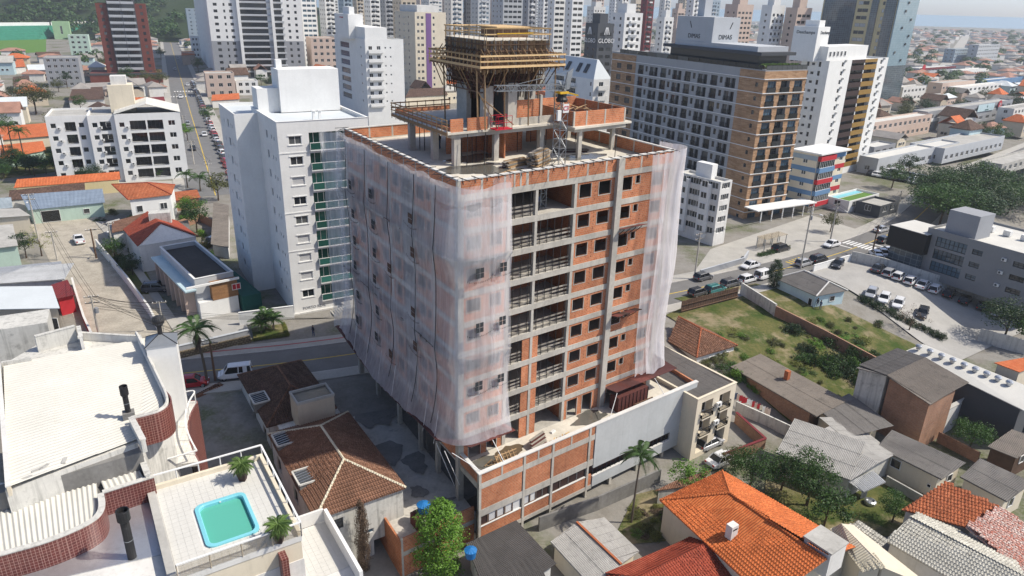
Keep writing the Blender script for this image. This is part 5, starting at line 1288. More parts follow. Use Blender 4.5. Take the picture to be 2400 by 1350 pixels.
# printed marks on the net: a window-like emblem over a curved line of letters
def netmark(p, rz, s, mat):
    T = thing('net_print', 'printed emblem and builder name on the white netting', 'print', p, 'builder prints on the netting'); q = Fr((p.x, p.y), rz); z = p.z
    for i in (0, 1):
        for j in (0, 1): pbox('emblem', q, -.42*s+i*.44*s, -.02*s+i*.44*s-.02, -.02, .0, z+.15*s+j*.5*s, z+.6*s+j*.5*s, mat, T)
    w = 'FerreiraAntunes'
    for k, ch in enumerate(w):
        x = (k-7)*.19*s; text(ch, q(x, -.02, z-.25*s+x*x*.16/s), rz, .3*s, mat, T, thick=.004)
for z in (26.2, 22.8, 19.6, 16.6, 12.8, 9.6):
    for i, (y, m) in enumerate(((7.4, 'print_brown'), (13.2, 'print_brown'), (17.6, 'print_dark'), (23.5, 'print_dark'))):
        if (i+int(z)) % 2 == 0 or i > 1: netmark(F(-.62-ramp(z), y+.3*(i % 2), z-.4*(i % 2)), F.aw+PI, 1.05, m)
for z in (23.0, 17.7, 11.6): netmark(F(1.7, -.62-ramp(z), z), F.a, 1., 'print_dark'); netmark(F(4.2, -.72-ramp(z), z+.2), F.a, .9, 'print_dark')
# courtyard at the tower's left side
MB().prism([F(-7.5, -2.5)[:2], F(.7, -2.5)[:2], F(.7, 31)[:2], F(-7, 31)[:2]], -5, [-1.18, -1.18, .0, .0]).build('courtyard', 'courtyard', None)['kind'] = 'structure'
CYD = bpy.data.objects['courtyard']
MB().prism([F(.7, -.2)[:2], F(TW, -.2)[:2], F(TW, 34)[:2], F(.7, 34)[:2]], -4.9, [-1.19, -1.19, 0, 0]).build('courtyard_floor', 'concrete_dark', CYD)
for i, (x, y, a, b) in enumerate(((-1.5, 20, 2.6, 5), (-3.2, 12, 1.6, 3), (-1.2, 8, 1.2, 2.2), (-.5, 26, 2.2, 3), (-3, 3.4, .8, 1.1), (-1.8, .6, 1.5, .7))): blob('oil_stain', x, y, a, b, -1.176+.02*i+1.2*(y+2.5)/33.5, 'concrete_dark', CYD, 60+i)
# ------------------------------------------------------------------ pool building (near left)
def xy(L, z): return [at(a, b, z) for a, b in L]
def ccw(P):
    s = sum(a.x*b.y-b.x*a.y for a, b in zip(P, P[1:]+P[:1])); return P if s > 0 else P[::-1]
def poly(name, L, z, z0, z1, mat, T): return MB().prism([p[:2] for p in ccw(xy(L, z))], z0, z1).build(name, mat, T)
def curvewall(name, P, z0, z1, th, mat, T, cap=None):
    """thin wall following points; thickness to the left of travel"""
    P = [Vector((p[0], p[1])) for p in P]; n = len(P); N = []
    for i in range(n): d = (P[min(n-1, i+1)]-P[max(0, i-1)]).normalized(); N.append(Vector((-d.y, d.x)))
    b = MB(); c = MB()
    for i in range(n-1):
        a, e, f, g = P[i], P[i+1], P[i+1]+N[i+1]*th, P[i]+N[i]*th
        b.prism([a, e, f, g], z0, z1)
        k = .05; a, e, f, g = P[i]-N[i]*k, P[i+1]-N[i+1]*k, P[i+1]+N[i+1]*(th+k), P[i]+N[i]*(th+k); c.prism([a, e, f, g], z1+.003, z1+.08)
    b.build(name, mat, T)
    if cap: c.build('coping', cap, T)
def spl(L, k=2): return smooth(L, k)
PB = thing('pool_building', 'apartment block with white corrugated roofs, red mosaic parapets and a rooftop pool', 'building', at(300, 1250, 0))
Ra, Rb, Rc, Rd = at(361, 1114, 14.1), at(597, 1046, 14.1), at(703, 1222, 14.1), at(412, 1325, 14.1)
DK, dLx, dLy = frame3(Rd, Rc, Ra)
dz = 13.
def dl(p): v = Vector((p.x, p.y, 0))-DK.o; return v.dot(DK.u), v.dot(DK.w)
pc = [dl(p) for p in xy(((455, 1185), (575, 1160), (605, 1250), (490, 1280)), dz)]
px0, px1 = (pc[0][0]+pc[3][0])/2, (pc[1][0]+pc[2][0])/2; py0, py1 = (pc[2][1]+pc[3][1])/2, (pc[0][1]+pc[1][1])/2
# substrate with the pool opening, body below
for x0, x1, y0, y1 in ((-.3, dLx, 0, py0), (-.3, dLx, py1, dLy+.2), (-.3, px0, py0, py1), (px1, dLx, py0, py1)): pbox('deck_slab', DK, x0, x1, y0, y1, dz-.4, dz-.03, 'white_dirty', PB)
pbox('wall', DK, 0, dLx, 0, dLy+.2, -5, dz-1.9, 'white_dirty', PB); pbox('wall', DK, 0.05, dLx-.05, .05, .3, dz-1.9, dz-.41, 'cream', PB); pbox('wall', DK, dLx-.3, dLx-.02, .3, dLy, dz-1.9, dz-.41, 'mosaic', PB); pbox('wall', DK, .05, dLx, dLy, dLy+.2, dz-1.9, dz-.41, 'mosaic', PB)
tm = MB().box(WORLD, -.215, .215, -.215, .215, 0, .028).mesh('deck_tile', 'roof_white'); nx, ny = int(dLx/.44), int(dLy/.44); kx, ky = dLx/nx, dLy/ny
for i in range(nx):
    for j in range(ny):
        x, y = (i+.5)*kx, (j+.5)*ky
        if px0-.1 < x < px1+.1 and py0-.1 < y < py1+.1: continue
        inst('deck_tile', tm, DK(x, y, dz-.03), DK.a, PB, (kx/.44, ky/.44, 1))
def rrect(x0, x1, y0, y1, r, n=6):
    P = []
    for cx_, cy_, a in ((x1-r, y1-r, 0), (x0+r, y1-r, 90), (x0+r, y0+r, 180), (x1-r, y0+r, 270)):
        for i in range(n+1): t = R_(a+90*i/n); P.append((cx_+r*math.cos(t), cy_+r*math.sin(t)))
    return P
POOL = thing('swimming_pool', 'blue-rimmed rooftop pool full of cloudy green water', 'pool', DK((px0+px1)/2, (py0+py1)/2, dz-1.3))
out, mid, inn, bot = rrect(px0-.12, px1+.12, py0-.12, py1+.12, .55), rrect(px0+.1, px1-.1, py0+.1, py1-.1, .5), rrect(px0+.16, px1-.16, py0+.16, py1-.16, .46), rrect(px0+.25, px1-.25, py0+.25, py1-.25, .4)
b = MB(); rings = [[DK(x, y, z) for x, y in R] for R, z in ((out, dz-.02), (out, dz+.1), (mid, dz+.12), (inn, dz+.04), (inn, dz-.3), (bot, dz-1.2))]
for A_, B2 in zip(rings, rings[1:]):
    for i in range(len(A_)): j = (i+1) % len(A_); b.face([A_[i], A_[j], B2[j], B2[i]])
b.face(rings[-1]); b.build('shell', 'pool_blue', POOL, smooth=False)
MB().face([DK(x, y, dz-.16) for x, y in inn]).build('water', 'pool_water', POOL); pbox('inlet', DK, (px0+px1)/2-.06, (px0+px1)/2+.06, py1-.2, py1-.16, dz-.06, dz+.03, 'ac_white', POOL)
# guard: kerb wall, posts, white top rail
RL = thing('deck_railing', 'white metal railing with square posts around the pool deck', 'railing', DK(0, 0, dz))
for a, b_, n in (((0, dLy), (dLx, dLy), 5), ((dLx, dLy), (dLx, 0), 6), ((dLx, 0), (0, 0), 4)):
    A_, B2 = Vector(a), Vector(b_); bar('top_rail', DK(*A_, dz+1.1), DK(*B2, dz+1.1), .13, .08, 'white', RL)
    for i in range(n+1): p = A_.lerp(B2, i/n); bar('post', DK(*p, dz), DK(*p, dz+1.1), .07, .07, 'white' if a[1] else 'beige', RL)
for x0, x1, y0, y1 in ((.0, dLx-.26, dLy-.25, dLy), (dLx-.25, dLx, .0, dLy), ): pbox('kerb_wall', DK, x0, x1, y0, y1, dz, dz+.35, 'cream', PB)
pbox('glass_panel', DK, .1, dLx-.1, -.03, -.01, dz+.1, dz+1., 'pane_clear', RL); pbox('side_kerb', DK, -.55, -.05, .3, dLy-.6, dz-.4, dz+.25, 'roof_conc', PB)
for i, (px, py) in enumerate(((570, 1125), (656, 1270))):
    p = at(px, py, dz); T = thing('potted_palm', 'bushy dwarf palm in a tapered brown pot %s' % ('by the deck corner beside the tiled-roof house' if i == 0 else 'where the deck railing meets the front glass'), 'potted plant', p)
    MB().hexa([p+Vector((x*.2, y*.2, 0)) for x, y in ((-1, -1), (1, -1), (1, 1), (-1, 1))]+[p+Vector((x*.34, y*.34, .85)) for x, y in ((-1, -1), (1, -1), (1, 1), (-1, 1))]).build('pot', 'brown_dark', T)
    MB().tube(p+Vector((0, 0, .8)), p+Vector((0, 0, 1.35)), .1, .13, 7).build('trunk', 'palm_bark', T)
    for k in range(26): inst('frond', frond_mesh(.95, 1., 9, .2, 'frond_light'), p+Vector((0, 0, 1.35)), parent=T, rot=(Matrix.Rotation(k*2.4, 3, 'Z') @ Matrix.Rotation(.35-1.25*k/26, 3, 'Y')).to_euler())
# silver roof, mosaic parapet, lower white roof
zs = 12.5
poly('wall', ((362, 1176), (396, 1300), (400, 1420), (-300, 1600), (-300, 1130), (100, 1130)), zs, -5, zs-.05, 'white_dirty', PB)
for i in range(4):
    a, c = i/4, (i+1)/4; L0, L1, R0, R1 = at(60, 1225, zs), at(-60, 1400, zs), at(362, 1176, zs), at(394, 1296, zs)
    P = [L0.lerp(R0, a)+Vector((0, 0, .002*i)), L1.lerp(R1, a), L1.lerp(R1, c), L0.lerp(R0, c)]; MB().prism([p[:2] for p in ccw(P)], zs-.04, zs+.004*i).build('silver_sheet', 'silver_roof', PB)
MP = [(-120, 1338), (0, 1303), (104, 1275), (181, 1244), (222, 1222), (240, 1204), (246, 1185), (244, 1166), (241, 1156)]
curvewall('mosaic_parapet', spl([tuple(at(a, b_, 14.35)[:2]) for a, b_ in MP], 2), zs-.02, 14.35, .3, 'mosaic', PB, 'white_stain'); curvewall('mosaic_parapet', [at(a, b_, 14.35) for a, b_ in ((241, 1157), (361, 1119))], zs-.02, 14.355, .28, 'mosaic', PB, 'white_stain')
curvewall('parapet', [at(a, b_, 14.6) for a, b_ in ((352, 1112), (318, 1025))], zs, 14.6, .3, 'white_stain', PB, 'white_stain')
quad_sheet(PB, [at(-110, 1330, 13.85), at(236, 1226, 13.85), at(224, 1100, 14.2), at(-130, 1203, 14.2)], 'sheet_plain', 1, 27, .05, 8)
quad_sheet(PB, [at(246, 1152, 13.95), at(338, 1124, 13.95), at(310, 1072, 14.25), at(224, 1099, 14.25)], 'sheet_plain', 1, 7, .05, 8)
poly('roof_bed', ((-130, 1190), (330, 1064), (345, 1120), (250, 1160), (190, 1240), (-130, 1330)), 13.7, 12.6, 13.7, 'concrete_dark', PB)
poly('wall', ((-140, 1180), (330, 1045), (335, 1062), (-140, 1200)), 15.4, 12.6, 15.5, 'concrete_dark', PB)
# upper white roof and its walls
zu = 16.
poly('wall', ((12, 1150), (322, 1038), (330, 985), (392, 935), (330, 784), (190, 786), (90, 806), (5, 856)), zu-.12, -5, zu-.12, 'white_stain', PB)
FRr, BRr, BLr, FLr = at(326, 1026, zu), at(330, 788, zu), at(6, 856, zu), at(18, 1142, zu)
quad_sheet(PB, [at(328, 1028, zu), at(340, 793, zu), at(8, 856, zu+.25), at(18, 1142, zu+.25)], 'sheet_plain', 3, 46, .035)
quad_sheet(PB, [at(384, 950, zu-.05), at(352, 812, zu-.05), at(338, 800, zu), at(329, 985, zu)], 'sheet_plain', 1, 26, .035)
curvewall('parapet', spl([tuple(at(a, b_, 16.7)[:2]) for a, b_ in ((322, 778), (350, 835), (385, 905), (396, 932), (392, 950), (372, 964), (340, 972), (308, 980))], 2), 15.85, 16.7, -.22, 'white_dirty', PB, 'white_stain')
curvewall('mosaic_parapet', spl([tuple(at(a, b_, 16.65)[:2]) for a, b_ in ((385, 915), (400, 932), (397, 950), (374, 967), (340, 976), (306, 984))], 2), 14.2, 16.66, .1, 'mosaic', PB)
curvewall('parapet', [at(a, b_, 16.9) for a, b_ in ((302, 980), (330, 1034))], 15.9, 16.9, .3, 'white_stain', PB, 'white_stain')
curvewall('parapet', [at(a, b_, 17.) for a, b_ in ((185, 772), (318, 780))], 15.8, 16.6, .2, 'white_dirty', PB, 'white_stain'); curvewall('parapet', [at(a, b_, 17.4) for a, b_ in ((82, 790), (176, 765))], 15.8, 17.4, .25, 'white_stain', PB, 'white_stain'); curvewall('parapet', [at(a, b_, 17.2) for a, b_ in ((180, 766), (186, 792))], 15.8, 17.2, .25, 'white_dirty', PB, 'white_stain')
curvewall('parapet', [at(a, b_, 16.6) for a, b_ in ((2, 850), (72, 838))], 15.8, 16.6, .25, 'white_stain', PB)
curvewall('parapet', [at(a, b_, 16.6) for a, b_ in ((-8, 850), (14, 1140))], 15.8, 16.5, .2, 'cream', PB, 'white_dirty'); pbox('stair_wall', Fr(at(10, 800, 16), .5), -6, 3.5, .5, 4, 8, 17., 'white_stain', PB)
# white flue box with louvred cap and turbine
q, lx, ly = frame3(at(342, 816, 17.6), at(413, 803, 17.6), at(352, 789, 17.6))
D = thing('vent_shaft', 'tall white shaft with dark pyramid cap and black turbine ventilator', 'vent', q(lx/2, ly/2, 9)); ly = max(ly, 1.3)
pbox('shaft', q, 0, lx, 0, ly, 7, 17.6, 'white', D); e = .1
b = MB(); c = [q(-e, -e, 17.62), q(lx+e, -e, 17.62), q(lx+e, ly+e, 17.62), q(-e, ly+e, 17.62)]; t = q(lx/2, ly/2, 18.35)
for i in range(4): b.face([c[i], c[(i+1) % 4], t])
b.face(c[::-1]); b.build('cap', 'steel', D)
for i in range(4): bar('hip_flashing', c[i], t, .07, .05, 'flue_black', D)
b = MB().lathe(t-Vector((0, 0, .1)), [(.2, 0), (.2, .75)], 12); b.build('neck', 'flue_black', D)
b = MB().lathe(t+Vector((0, 0, .6)), [(.22, 0), (.3, .12), (.47, .35), (.52, .6), (.45, .85), (.25, .98), (.05, 1.0)], 18); b.build('turbine', 'flue_black', D)
for i in range(18): a = i*PI/9; bar('vane', t+Vector((.48*math.cos(a), .48*math.sin(a), .9)), t+Vector((.47*math.cos(a+.25), .47*math.sin(a+.25), 1.5)), .02, .06, 'grey_dark', D)
# black flues
def flue(px, py, z, h, r, label, box=False):
    p = at(px, py, z); T = thing('flue_pipe', label, 'flue', p)
    if box: pbox('base', Fr(p, .5), -.4, .4, -.35, .35, z-.1, z+.5, 'concrete_dark', T); p = p+Vector((0, 0, .5)); h -= .5
    MB().tube(p, p+Vector((0, 0, h)), r, r, 14).build('pipe', 'flue_black', T); MB().lathe(p+Vector((0, 0, h-.25)), [(r*1.05, 0), (r*1.45, .12), (r*1.45, .85), (r*1.25, .85), (r*1.2, .5)], 14).build('cowl', 'flue_black', T)
    MB().tube(p+Vector((0, 0, h*.45)), p+Vector((0, 0, h*.45+.05)), r*1.06, n=14).build('band', 'steel', T)
flue(310, 1306, 12.52, 3.1, .27, 'tall thick black flue rising from the silver roof'); flue(303, 978, 16.1, 2.1, .2, 'short sooty flue on a block at the white roof edge', True)
for i, (px, py) in enumerate(((62, 1122), (88, 1104), (105, 1098), (152, 1082))): 
    p = at(px, py, 16.1); T = thing('loose_block', 'cement block weighing down the lower edge of the upper white roof', 'block', p, 'blocks on the white roof'); pbox('block', Fr(p, .4+i*.5), -.35, .35, -.12, .12, p.z, p.z+.16, 'roof_conc', T)
# curved balcony behind the deck
BL = spl([tuple(at(a, b_, 11)[:2]) for a, b_ in ((420, 921), (461, 913), (446, 935), (437, 955), (434, 980), (437, 1005), (447, 1031), (461, 1056))], 2)
BT = thing('curved_balcony', 'curved pale balcony with a white rail behind the pool deck', 'balcony', (*BL[8], 9.8))
base = [Vector(p) for p in BL]; wl = [at(a, b_, 9.9) for a, b_ in ((360, 1095), (400, 960), (412, 930))]
MB().prism([p[:2] for p in ccw([Vector((*p, 0)) for p in base]+[Vector((w.x, w.y, 0)) for w in wl])], 9.5, 9.9).build('floor', 'paver', BT)
for a, b_ in zip(BL, BL[1:]): bar('rail', (*a, 11.), (*b_, 11.), .12, .08, 'white', BT)
bar('rail', (*BL[-1], 11.), at(352, 1087, 11), .12, .08, 'white', BT)
for i in range(2, len(BL), 5): bar('post', (*BL[i], 9.9), (*BL[i], 11.), .07, .07, 'white', BT)
curvewall('outer_wall', BL, -5, 9.9, .15, 'mosaic', BT)
pbox('dish_stand', Fr(at(362, 1075, 10), .5), -.03, .03, -.03, .03, 9.9, 11.2, 'steel', BT); pbox('pink_panel', Fr(at(362, 1062, 11), .5), -.45, .45, -.03, .03, 11.2, 11.7, 'red_metal', BT)
# lower tiled terrace in front
TR = thing('tiled_terrace', 'lower tiled terrace walled in white below the deck corner', 'terrace', at(770, 1320, 9))
tq, tx, ty = frame3(at(722, 1352, 9), at(862, 1352+20, 9), at(716, 1278, 9)); tq = Fr(at(722, 1365, 9), DK.a)
for i in range(9):
    for j in range(12): inst('floor_tile', tm, tq((i+.5)*.44-1, (j+.5)*.44, 8.97), tq.a, TR)
pbox('slab', tq, -1.2, 3.2, -1, 5.4, -5, 8.96, 'white_dirty', TR); pbox('wall', tq, 2.95, 3.2, -2, 5.4, 9, 10.1, 'white', TR); pbox('wall', tq, -1.2, 2.94, 5.4, 5.6, 9, 10.1, 'white_dirty', TR); pbox('column', tq, -1.7, -1.25, -.8, 4.6, 8, 12.3, 'mosaic', TR)
fb = spl([tuple(at(a, b_, 11.8)[:2]) for a, b_ in ((700, 1250), (655, 1285), (590, 1315), (500, 1350), (420, 1380))], 2)
FBT = thing('front_balcony', 'stained white balcony wall with a slanting rail below the pool deck', 'balcony', (*fb[4], 10)); curvewall('wall', fb, 8.5, 11.3, .2, 'white_stain', FBT, 'white_dirty')
for a, b_ in zip(fb, fb[1:]): bar('rail', (*a, 12.1), (*b_, 12.1), .07, .06, 'white', FBT)
for i in range(0, len(fb), 4): bar('post', (*fb[i], 11.3), (*fb[i], 12.1), .05, .05, 'white', FBT)
# ------------------------------------------------------------------ brown-tiled house beside the site
ze = 2.4
q, lx, ly = frame3(at(742, 1212, ze), at(966, 1148, ze), at(540, 882, ze))
lyf = (at(645, 1050, ze)-q.o).dot(q.w)
lx -= .6
HW_ = []
TH = thing('tiled_house', 'long stained house under brown clay tiles with a beige tank box', 'house', q(lx/2, 10, -4.6))
Ls = [(a, a+1.4, -.8, .9, 'w', .2, 'grey_dark', 'glass_dark') for a in (1.6, 6.2, 12, 17.5, 22)] + [(a, a+1.2, -3.8, -2.8, 'w', .2, 'grey_dark', 'glass_dark') for a in (3.4, 9., 15.)]
l1 = 15.2
house('tiled_house', '', q, lx, l1, -5, ze, ze+2.1, 'hip', 'tile_brown', 'white_stain', .25, R=[(1.2, 2.4, .2, 1.4, 'g', .15, 'grey_dark', 'glass_dark'), (4.4, 5.3, -1.6, -1.1, 'w', .1, 'white_dirty', 'glass_blue'), (lx-3.2, lx-.6, -5, -2.6, '-', 2.)], L=Ls[:3]+Ls[5:7], th=TH, cap='tile_cream', tiles=(.25, .4, 300))
q2 = Fr(q(.3, l1+2.2), q.a); l2 = max(8, ly-l1-2.2)
house('tiled_house', '', q2, lx-1.0, l2, -5, ze-.2, ze+1.9, 'hip', 'tile_dark', 'white_stain', .25, L=[(a, a+1.4, -.9, .8, 'w', .2, 'grey_dark', 'glass_dark') for a in (1.5, 6)], th=TH, cap='tile_brown', tiles=(.25, .4, 0))
pbox('wall', q, 1.2, lx-.4, l1, l1+2.2, -5, ze-.3, 'white_stain', TH)
tq, tx, ty = frame3(at(696, 945, 5.6), at(783, 923, 5.6), at(677, 918, 5.6)); pbox('tank_box', tq, 0, tx, 0, ty, 1, 5.3, 'beige', TH)
for x0, x1, y0, y1 in ((-.05, tx+.05, -.05, .15), (-.05, tx+.05, ty-.15, ty+.05), (-.05, .15, .15, ty-.15), (tx-.15, tx+.05, .15, ty-.15)): pbox('tank_rim', tq, x0, x1, y0, y1, 5.3, 5.6, 'roof_conc', TH)
pbox('tank_water', tq, .15, tx-.15, .15, ty-.15, 5.3, 5.36, 'wet_concrete', TH)
for i, y in enumerate((4.2, 11.5, 21.)):
    S = TH; x0 = -.2
    for a, b_ in (((x0, y), (x0+1.7, y)), ((x0, y+2.4), (x0+1.7, y+2.4)), ((x0, y), (x0, y+2.4)), ((x0+1.7, y), (x0+1.7, y+2.4))): bar('skylight_frame', q(*a, ze+.75), q(*b_, ze+.75), .16, .16, 'white_stain', TH)
    pbox('skylight_glass', q, x0+.08, x0+1.62, y+.08, y+2.32, ze+.68, ze+.71, 'glass_dark', TH)
    for k in range(1, 6): bar('glazing_bar', q(x0, y+2.4*k/6, ze+.77), q(x0+1.7, y+2.4*k/6+.25, ze+.77), .05, .05, 'galvanised', TH)
    pbox('skylight_well', q, x0+.02, x0+1.6, y+.02, y+2.3, ze-.5, ze+.66, 'concrete_dark', TH)
# courtyard front wall, tank stand, conifer, dead column, water tanks
bw = thing('boundary_wall', 'orange hollow-brick wall closing the site courtyard', 'wall', at(1000, 1230, -3))
wq = Fr(HERO(-7.6, -2.6), HERO.a)
for i in range(3): x0 = 2.7*i; pbox('brick_panel', wq, x0+.1, x0+2.6, 0, .16, -5, -.15-.0*i, 'block', bw); pbox('stud', wq, x0-.1, x0+.1, -.01, .17, -5, -.14, 'concrete', bw)
pbox('beam', wq, 0, 8, -.02, .15, -2.2, -1.7, 'concrete', bw); wq2 = Fr(HERO(-7.7, -2.6), HERO.aw); pbox('brick_panel', wq2, 0, 7, -.1, .1, -5, -.4, 'block', bw)
def tank(p, r, h, label):
    T = thing('water_tank', label, 'water tank', p); MB().lathe(p, [(r*.82, 0), (r, h*.7), (r*1.03, h*.72), (r*1.03, h*.8)], 20).build('barrel', 'tank_blue', T); b = MB()
    p2 = p+Vector((0, 0, h*.8)); n = 24
    for i in range(n):
        a, c = 2*PI*i/n, 2*PI*(i+1)/n; k = .04*(i % 2); b.face([p2+Vector((r*1.06*math.cos(a), r*1.06*math.sin(a), k)), p2+Vector((r*1.06*math.cos(c), r*1.06*math.sin(c), .04-k)), p2+Vector((0, 0, h*.25))])
    b.build('lid', 'tank_blue', T)
p = at(993, 1200, .2)
TS = thing('tank_stand', 'rough timber stand under the blue tank in the courtyard', 'stand', (p.x, p.y, -1.2)); q = Fr(p, HERO.a)
pbox('platform', q, -.75, .75, -.75, .75, .05, .19, 'plank_dark', TS)
for x in (-.6, .6):
    for y in (-.6, .6): pbox('post', q, x-.08, x+.08, y-.08, y+.08, -1.6, .05, 'plank_dark', TS)
pbox('panel', q, -1.1, -.7, -.7, .7, -1.4, .2, 'board_red', TS)
tank(Vector((p.x, p.y, .2)), .62, 1.1, 'dark blue water tank on the timber stand in the site courtyard'); tank(at(1103, 1305, -.6), .55, .95, 'bright blue water tank beside the dark corrugated roof')
g = gp(1032, 1330); 
tree((g.x, g.y-.6, -4.7), 8., 2.35, 'leaf_bright', 'dense rounded bright green conifer by the brick boundary wall', 'column', name='conifer', k=1)
p = gp(850, 1335); T = thing('dead_column_tree', 'dead ivy-covered columnar trunk in front of the white house wall', 'tree', p); b = MB(); b.tube(p-Vector((0, 0, .2)), p+Vector((.3, 0, 7.6)), .28, .2, 8); b.build('trunk', 'bark', T)
inst('ivy', crown_mesh('column', 0), p+Vector((.15, 0, 3.9)), 0, T, (1.5, 1.5, 4.1), {0: 'leaf_dry'}); b = MB()
for i in range(9): a = i*.8; b.tube(p+Vector((0, 0, 1+.5*i)), p+Vector((math.cos(a)*1.1, math.sin(a)*.8, 1.4+.5*i)), .04, .015, 5)
b.build('branch', 'bark', T)
# ------------------------------------------------------------------ taller buildings
def pj(P):
    c = ROT.transposed() @ (Vector(P)-CAM); return CX+FPX*c.x/c.z, CY+FPX*c.y/c.z
def zat(P, px, py):
    d = ray(px, py); t = (d.x*P[0]+d.y*P[1])/(d.x**2+d.y**2); return CAM.z+d.z*t
def solve(o, dr, xp, z, hi=160.):
    """length along dr from o at which the picture column xp is reached"""
    f = lambda t: pj((o.x+dr.x*t, o.y+dr.y*t, z))[0]-xp
    a, b = 0., hi; s = f(0) > 0
    for _ in range(40):
        m = (a+b)/2
        if (f(m) > 0) == s: a = m
        else: b = m
    return a
def fp(A, xB=None, xL=None, base=None, s=None, fh=3., th=36., Lx=None, Ly=None, z0=0.):
    """footprint from the near top corner A, the picture columns where the right and left faces end, and its ground point or storey pitch"""
    if base: P = at(*base, z0); zt = zat(P, *A)
    else: zt = dep(*A, s, fh).z
    o = at(*A, zt); f = Fr(o, R_(th)); Lx = solve(o, f.u, xB, zt) if xB is not None else Lx; Ly = solve(o, f.w, xL, zt) if xL is not None else Ly
    return f, Lx, Ly, zt
def cols(L, n, w, a, b, st='w', m=.6, d=.15, *x):
    """n openings of width w spread over length L"""
    g = (L-2*m)/n; return [(m+g*(i+.5)-w/2, m+g*(i+.5)+w/2, a, b, st, d, *x) for i in range(n)]
# white block across the street, green glass balconies
f, Lx, Ly, zt = fp((647, 287), 862, 588, base=(690, 738), th=31)
n = 9; fh = 2.95; z1 = zt-1.2-n*fh
bx0, bx1 = 4.4, min(Lx-.6, 9.8)
Rw = rep([(1.5, 3.3, .9, 2.1, 'w', .15)], z1, fh, n); Rw = [(w[0], w[1], w[2], w[3], 's' if i in (2, 5, 6, 7) else 'w', .15) for i, w in enumerate(Rw[::-1])][::-1]
Rw += rep([(bx0, bx1, .0, 2.45, 'd', 1.1, 'white', 'glass_green')], z1, fh, n)
Lw = rep([(2., 2.6, 1.2, 1.8, '1', .1), (3.6, 4.2, 1.2, 1.8, '1', .1), (6.2, 7.4, .9, 2.1, 'w', .12), (Ly-1.6, Ly-.6, .3, 2.5, 'd', .25, 'white', 'grey_light')], z1, fh, n)
PR = block('apartment_block', 'white apartment block with green glass balconies across the street', 'building', f, Lx, Ly, 0, zt, 'white', R=Rw, L=Lw, roof='pale_roof', cap='white')
S = Side(f, 'R', Lx, Ly); rails(S, [(bx0, bx1, z1+i*fh) for i in range(n)], PR, 'glass', .35, 'white', 'glass_green')
for i in range(n): a = Rw[i]; pbox('window_frame', Fr(f(0, -.05), f.a), 1.35, 3.45, -.03, .05, a[2]-.14, a[2]-.02, 'white', PR); pbox('window_frame', Fr(f(0, -.05), f.a), 1.35, 3.45, -.03, .05, a[3]+.02, a[3]+.14, 'white', PR)
for k in (2, 4, 7): pbox('string_course', f, -.06, Lx+.05, -.06, -.001, z1+k*fh+2.62, z1+k*fh+2.78, 'white', PR)
f2 = Fr(f(-3.4, Ly*.75), f.a); ly2 = 13.
block('', '', '', f2, 6, ly2, 0, zt-.4, 'white', L=rep([(2., 2.6, 1.2, 1.8, '1', .1), (3.4, 4., 1.2, 1.8, '1', .1), (5.2, 6.6, .9, 2.2, 'w', .12), (9, 9.6, 1.2, 1.8, '1', .1)], z1, fh, n), roof='pale_roof', th=PR)
pbox('lift_house', f, 3.5, Lx-.5, Ly-5, Ly-.5, zt-.4, zt+6., 'white', PR); pbox('lift_house', f, .3, 3.49, Ly-4, Ly-.5, zt-.4, zt+3.2, 'white', PR); pbox('lift_house', f, 4, 4.9, Ly-2, Ly-1, zt+6., zt+7.2, 'white', PR)
for x in (6, 6.9): pbox('vent_pipe', f, x, x+.35, 3., 3.35, zt-.5, zt+.8, 'white', PR); pbox('vent_cap', f, x-.12, x+.47, 2.9, 3.45, zt+.8, zt+.95, 'white', PR)
S = Side(f, 'R', Lx, Ly); text('PORTO REAL', S.pt(3.2, z1-.9, .03), f.a, .62, 'grey_mid', PR)
inst('door', wmesh(1.8, 2.6, 'd', 'steel', 'glass_dark'), S.pt(6.4, .25, .02), f.a, PR); pbox('base_wall', f, -.3, Lx, -.35, -.02, 0, .25, 'white_dirty', PR)
# entrance garden in front of it
GA = thing('entrance_stair', 'white entrance ramp and steps with thin rails before the white block', 'stair', f(6, -3, 0))
for i in range(6): pbox('step', f, 5.2+i*.35, 5.2+(i+1)*.35, -3.4, -1.6, .0, .2+.12*i, 'pavement', GA)
pbox('landing', f, 7.3, Lx+2, -3.4, -.36, 0, .85, 'pavement', GA)
for i in range(8): bar('rail_post', f(4.6+i*.8, -3.6, .1), f(4.6+i*.8, -3.6, 1.2+.08*i), .05, .05, 'white', GA)
bar('rail', f(4.6, -3.6, 1.2), f(10.2, -3.6, 1.75), .05, .05, 'white', GA)
GB = thing('garden_bed', 'trimmed yellow-green hedge round a small palm bed', 'garden', at(630, 785, .1)); q = Fr(at(592, 800, 0), R_(24))
pbox('soil', q, .2, 4.6, .2, 4.2, 0, .2, 'grass', GB)
hm = crown_mesh('shrub', 0)
for i in range(16): inst('hedge', hm, q(4.8*i/15, .0, .1), i, GB, (.4, .4, .55), {0: 'leaf_yellow'})
for i in range(12): inst('hedge', hm, q(4.8, 4.2*i/11, .1), i, GB, (.4, .4, .55), {0: 'leaf_yellow'})
for i, (x, y) in enumerate(((1.4, 2.2), (3.2, 2.6), (2.2, 3.4))): palm(q(x, y, .15), 1.3+.3*i, 1.9, 'feathery young palm in the trimmed hedge bed', 16, 'frond', (.1, 0), .13, .8, 'young palms in the hedge bed')
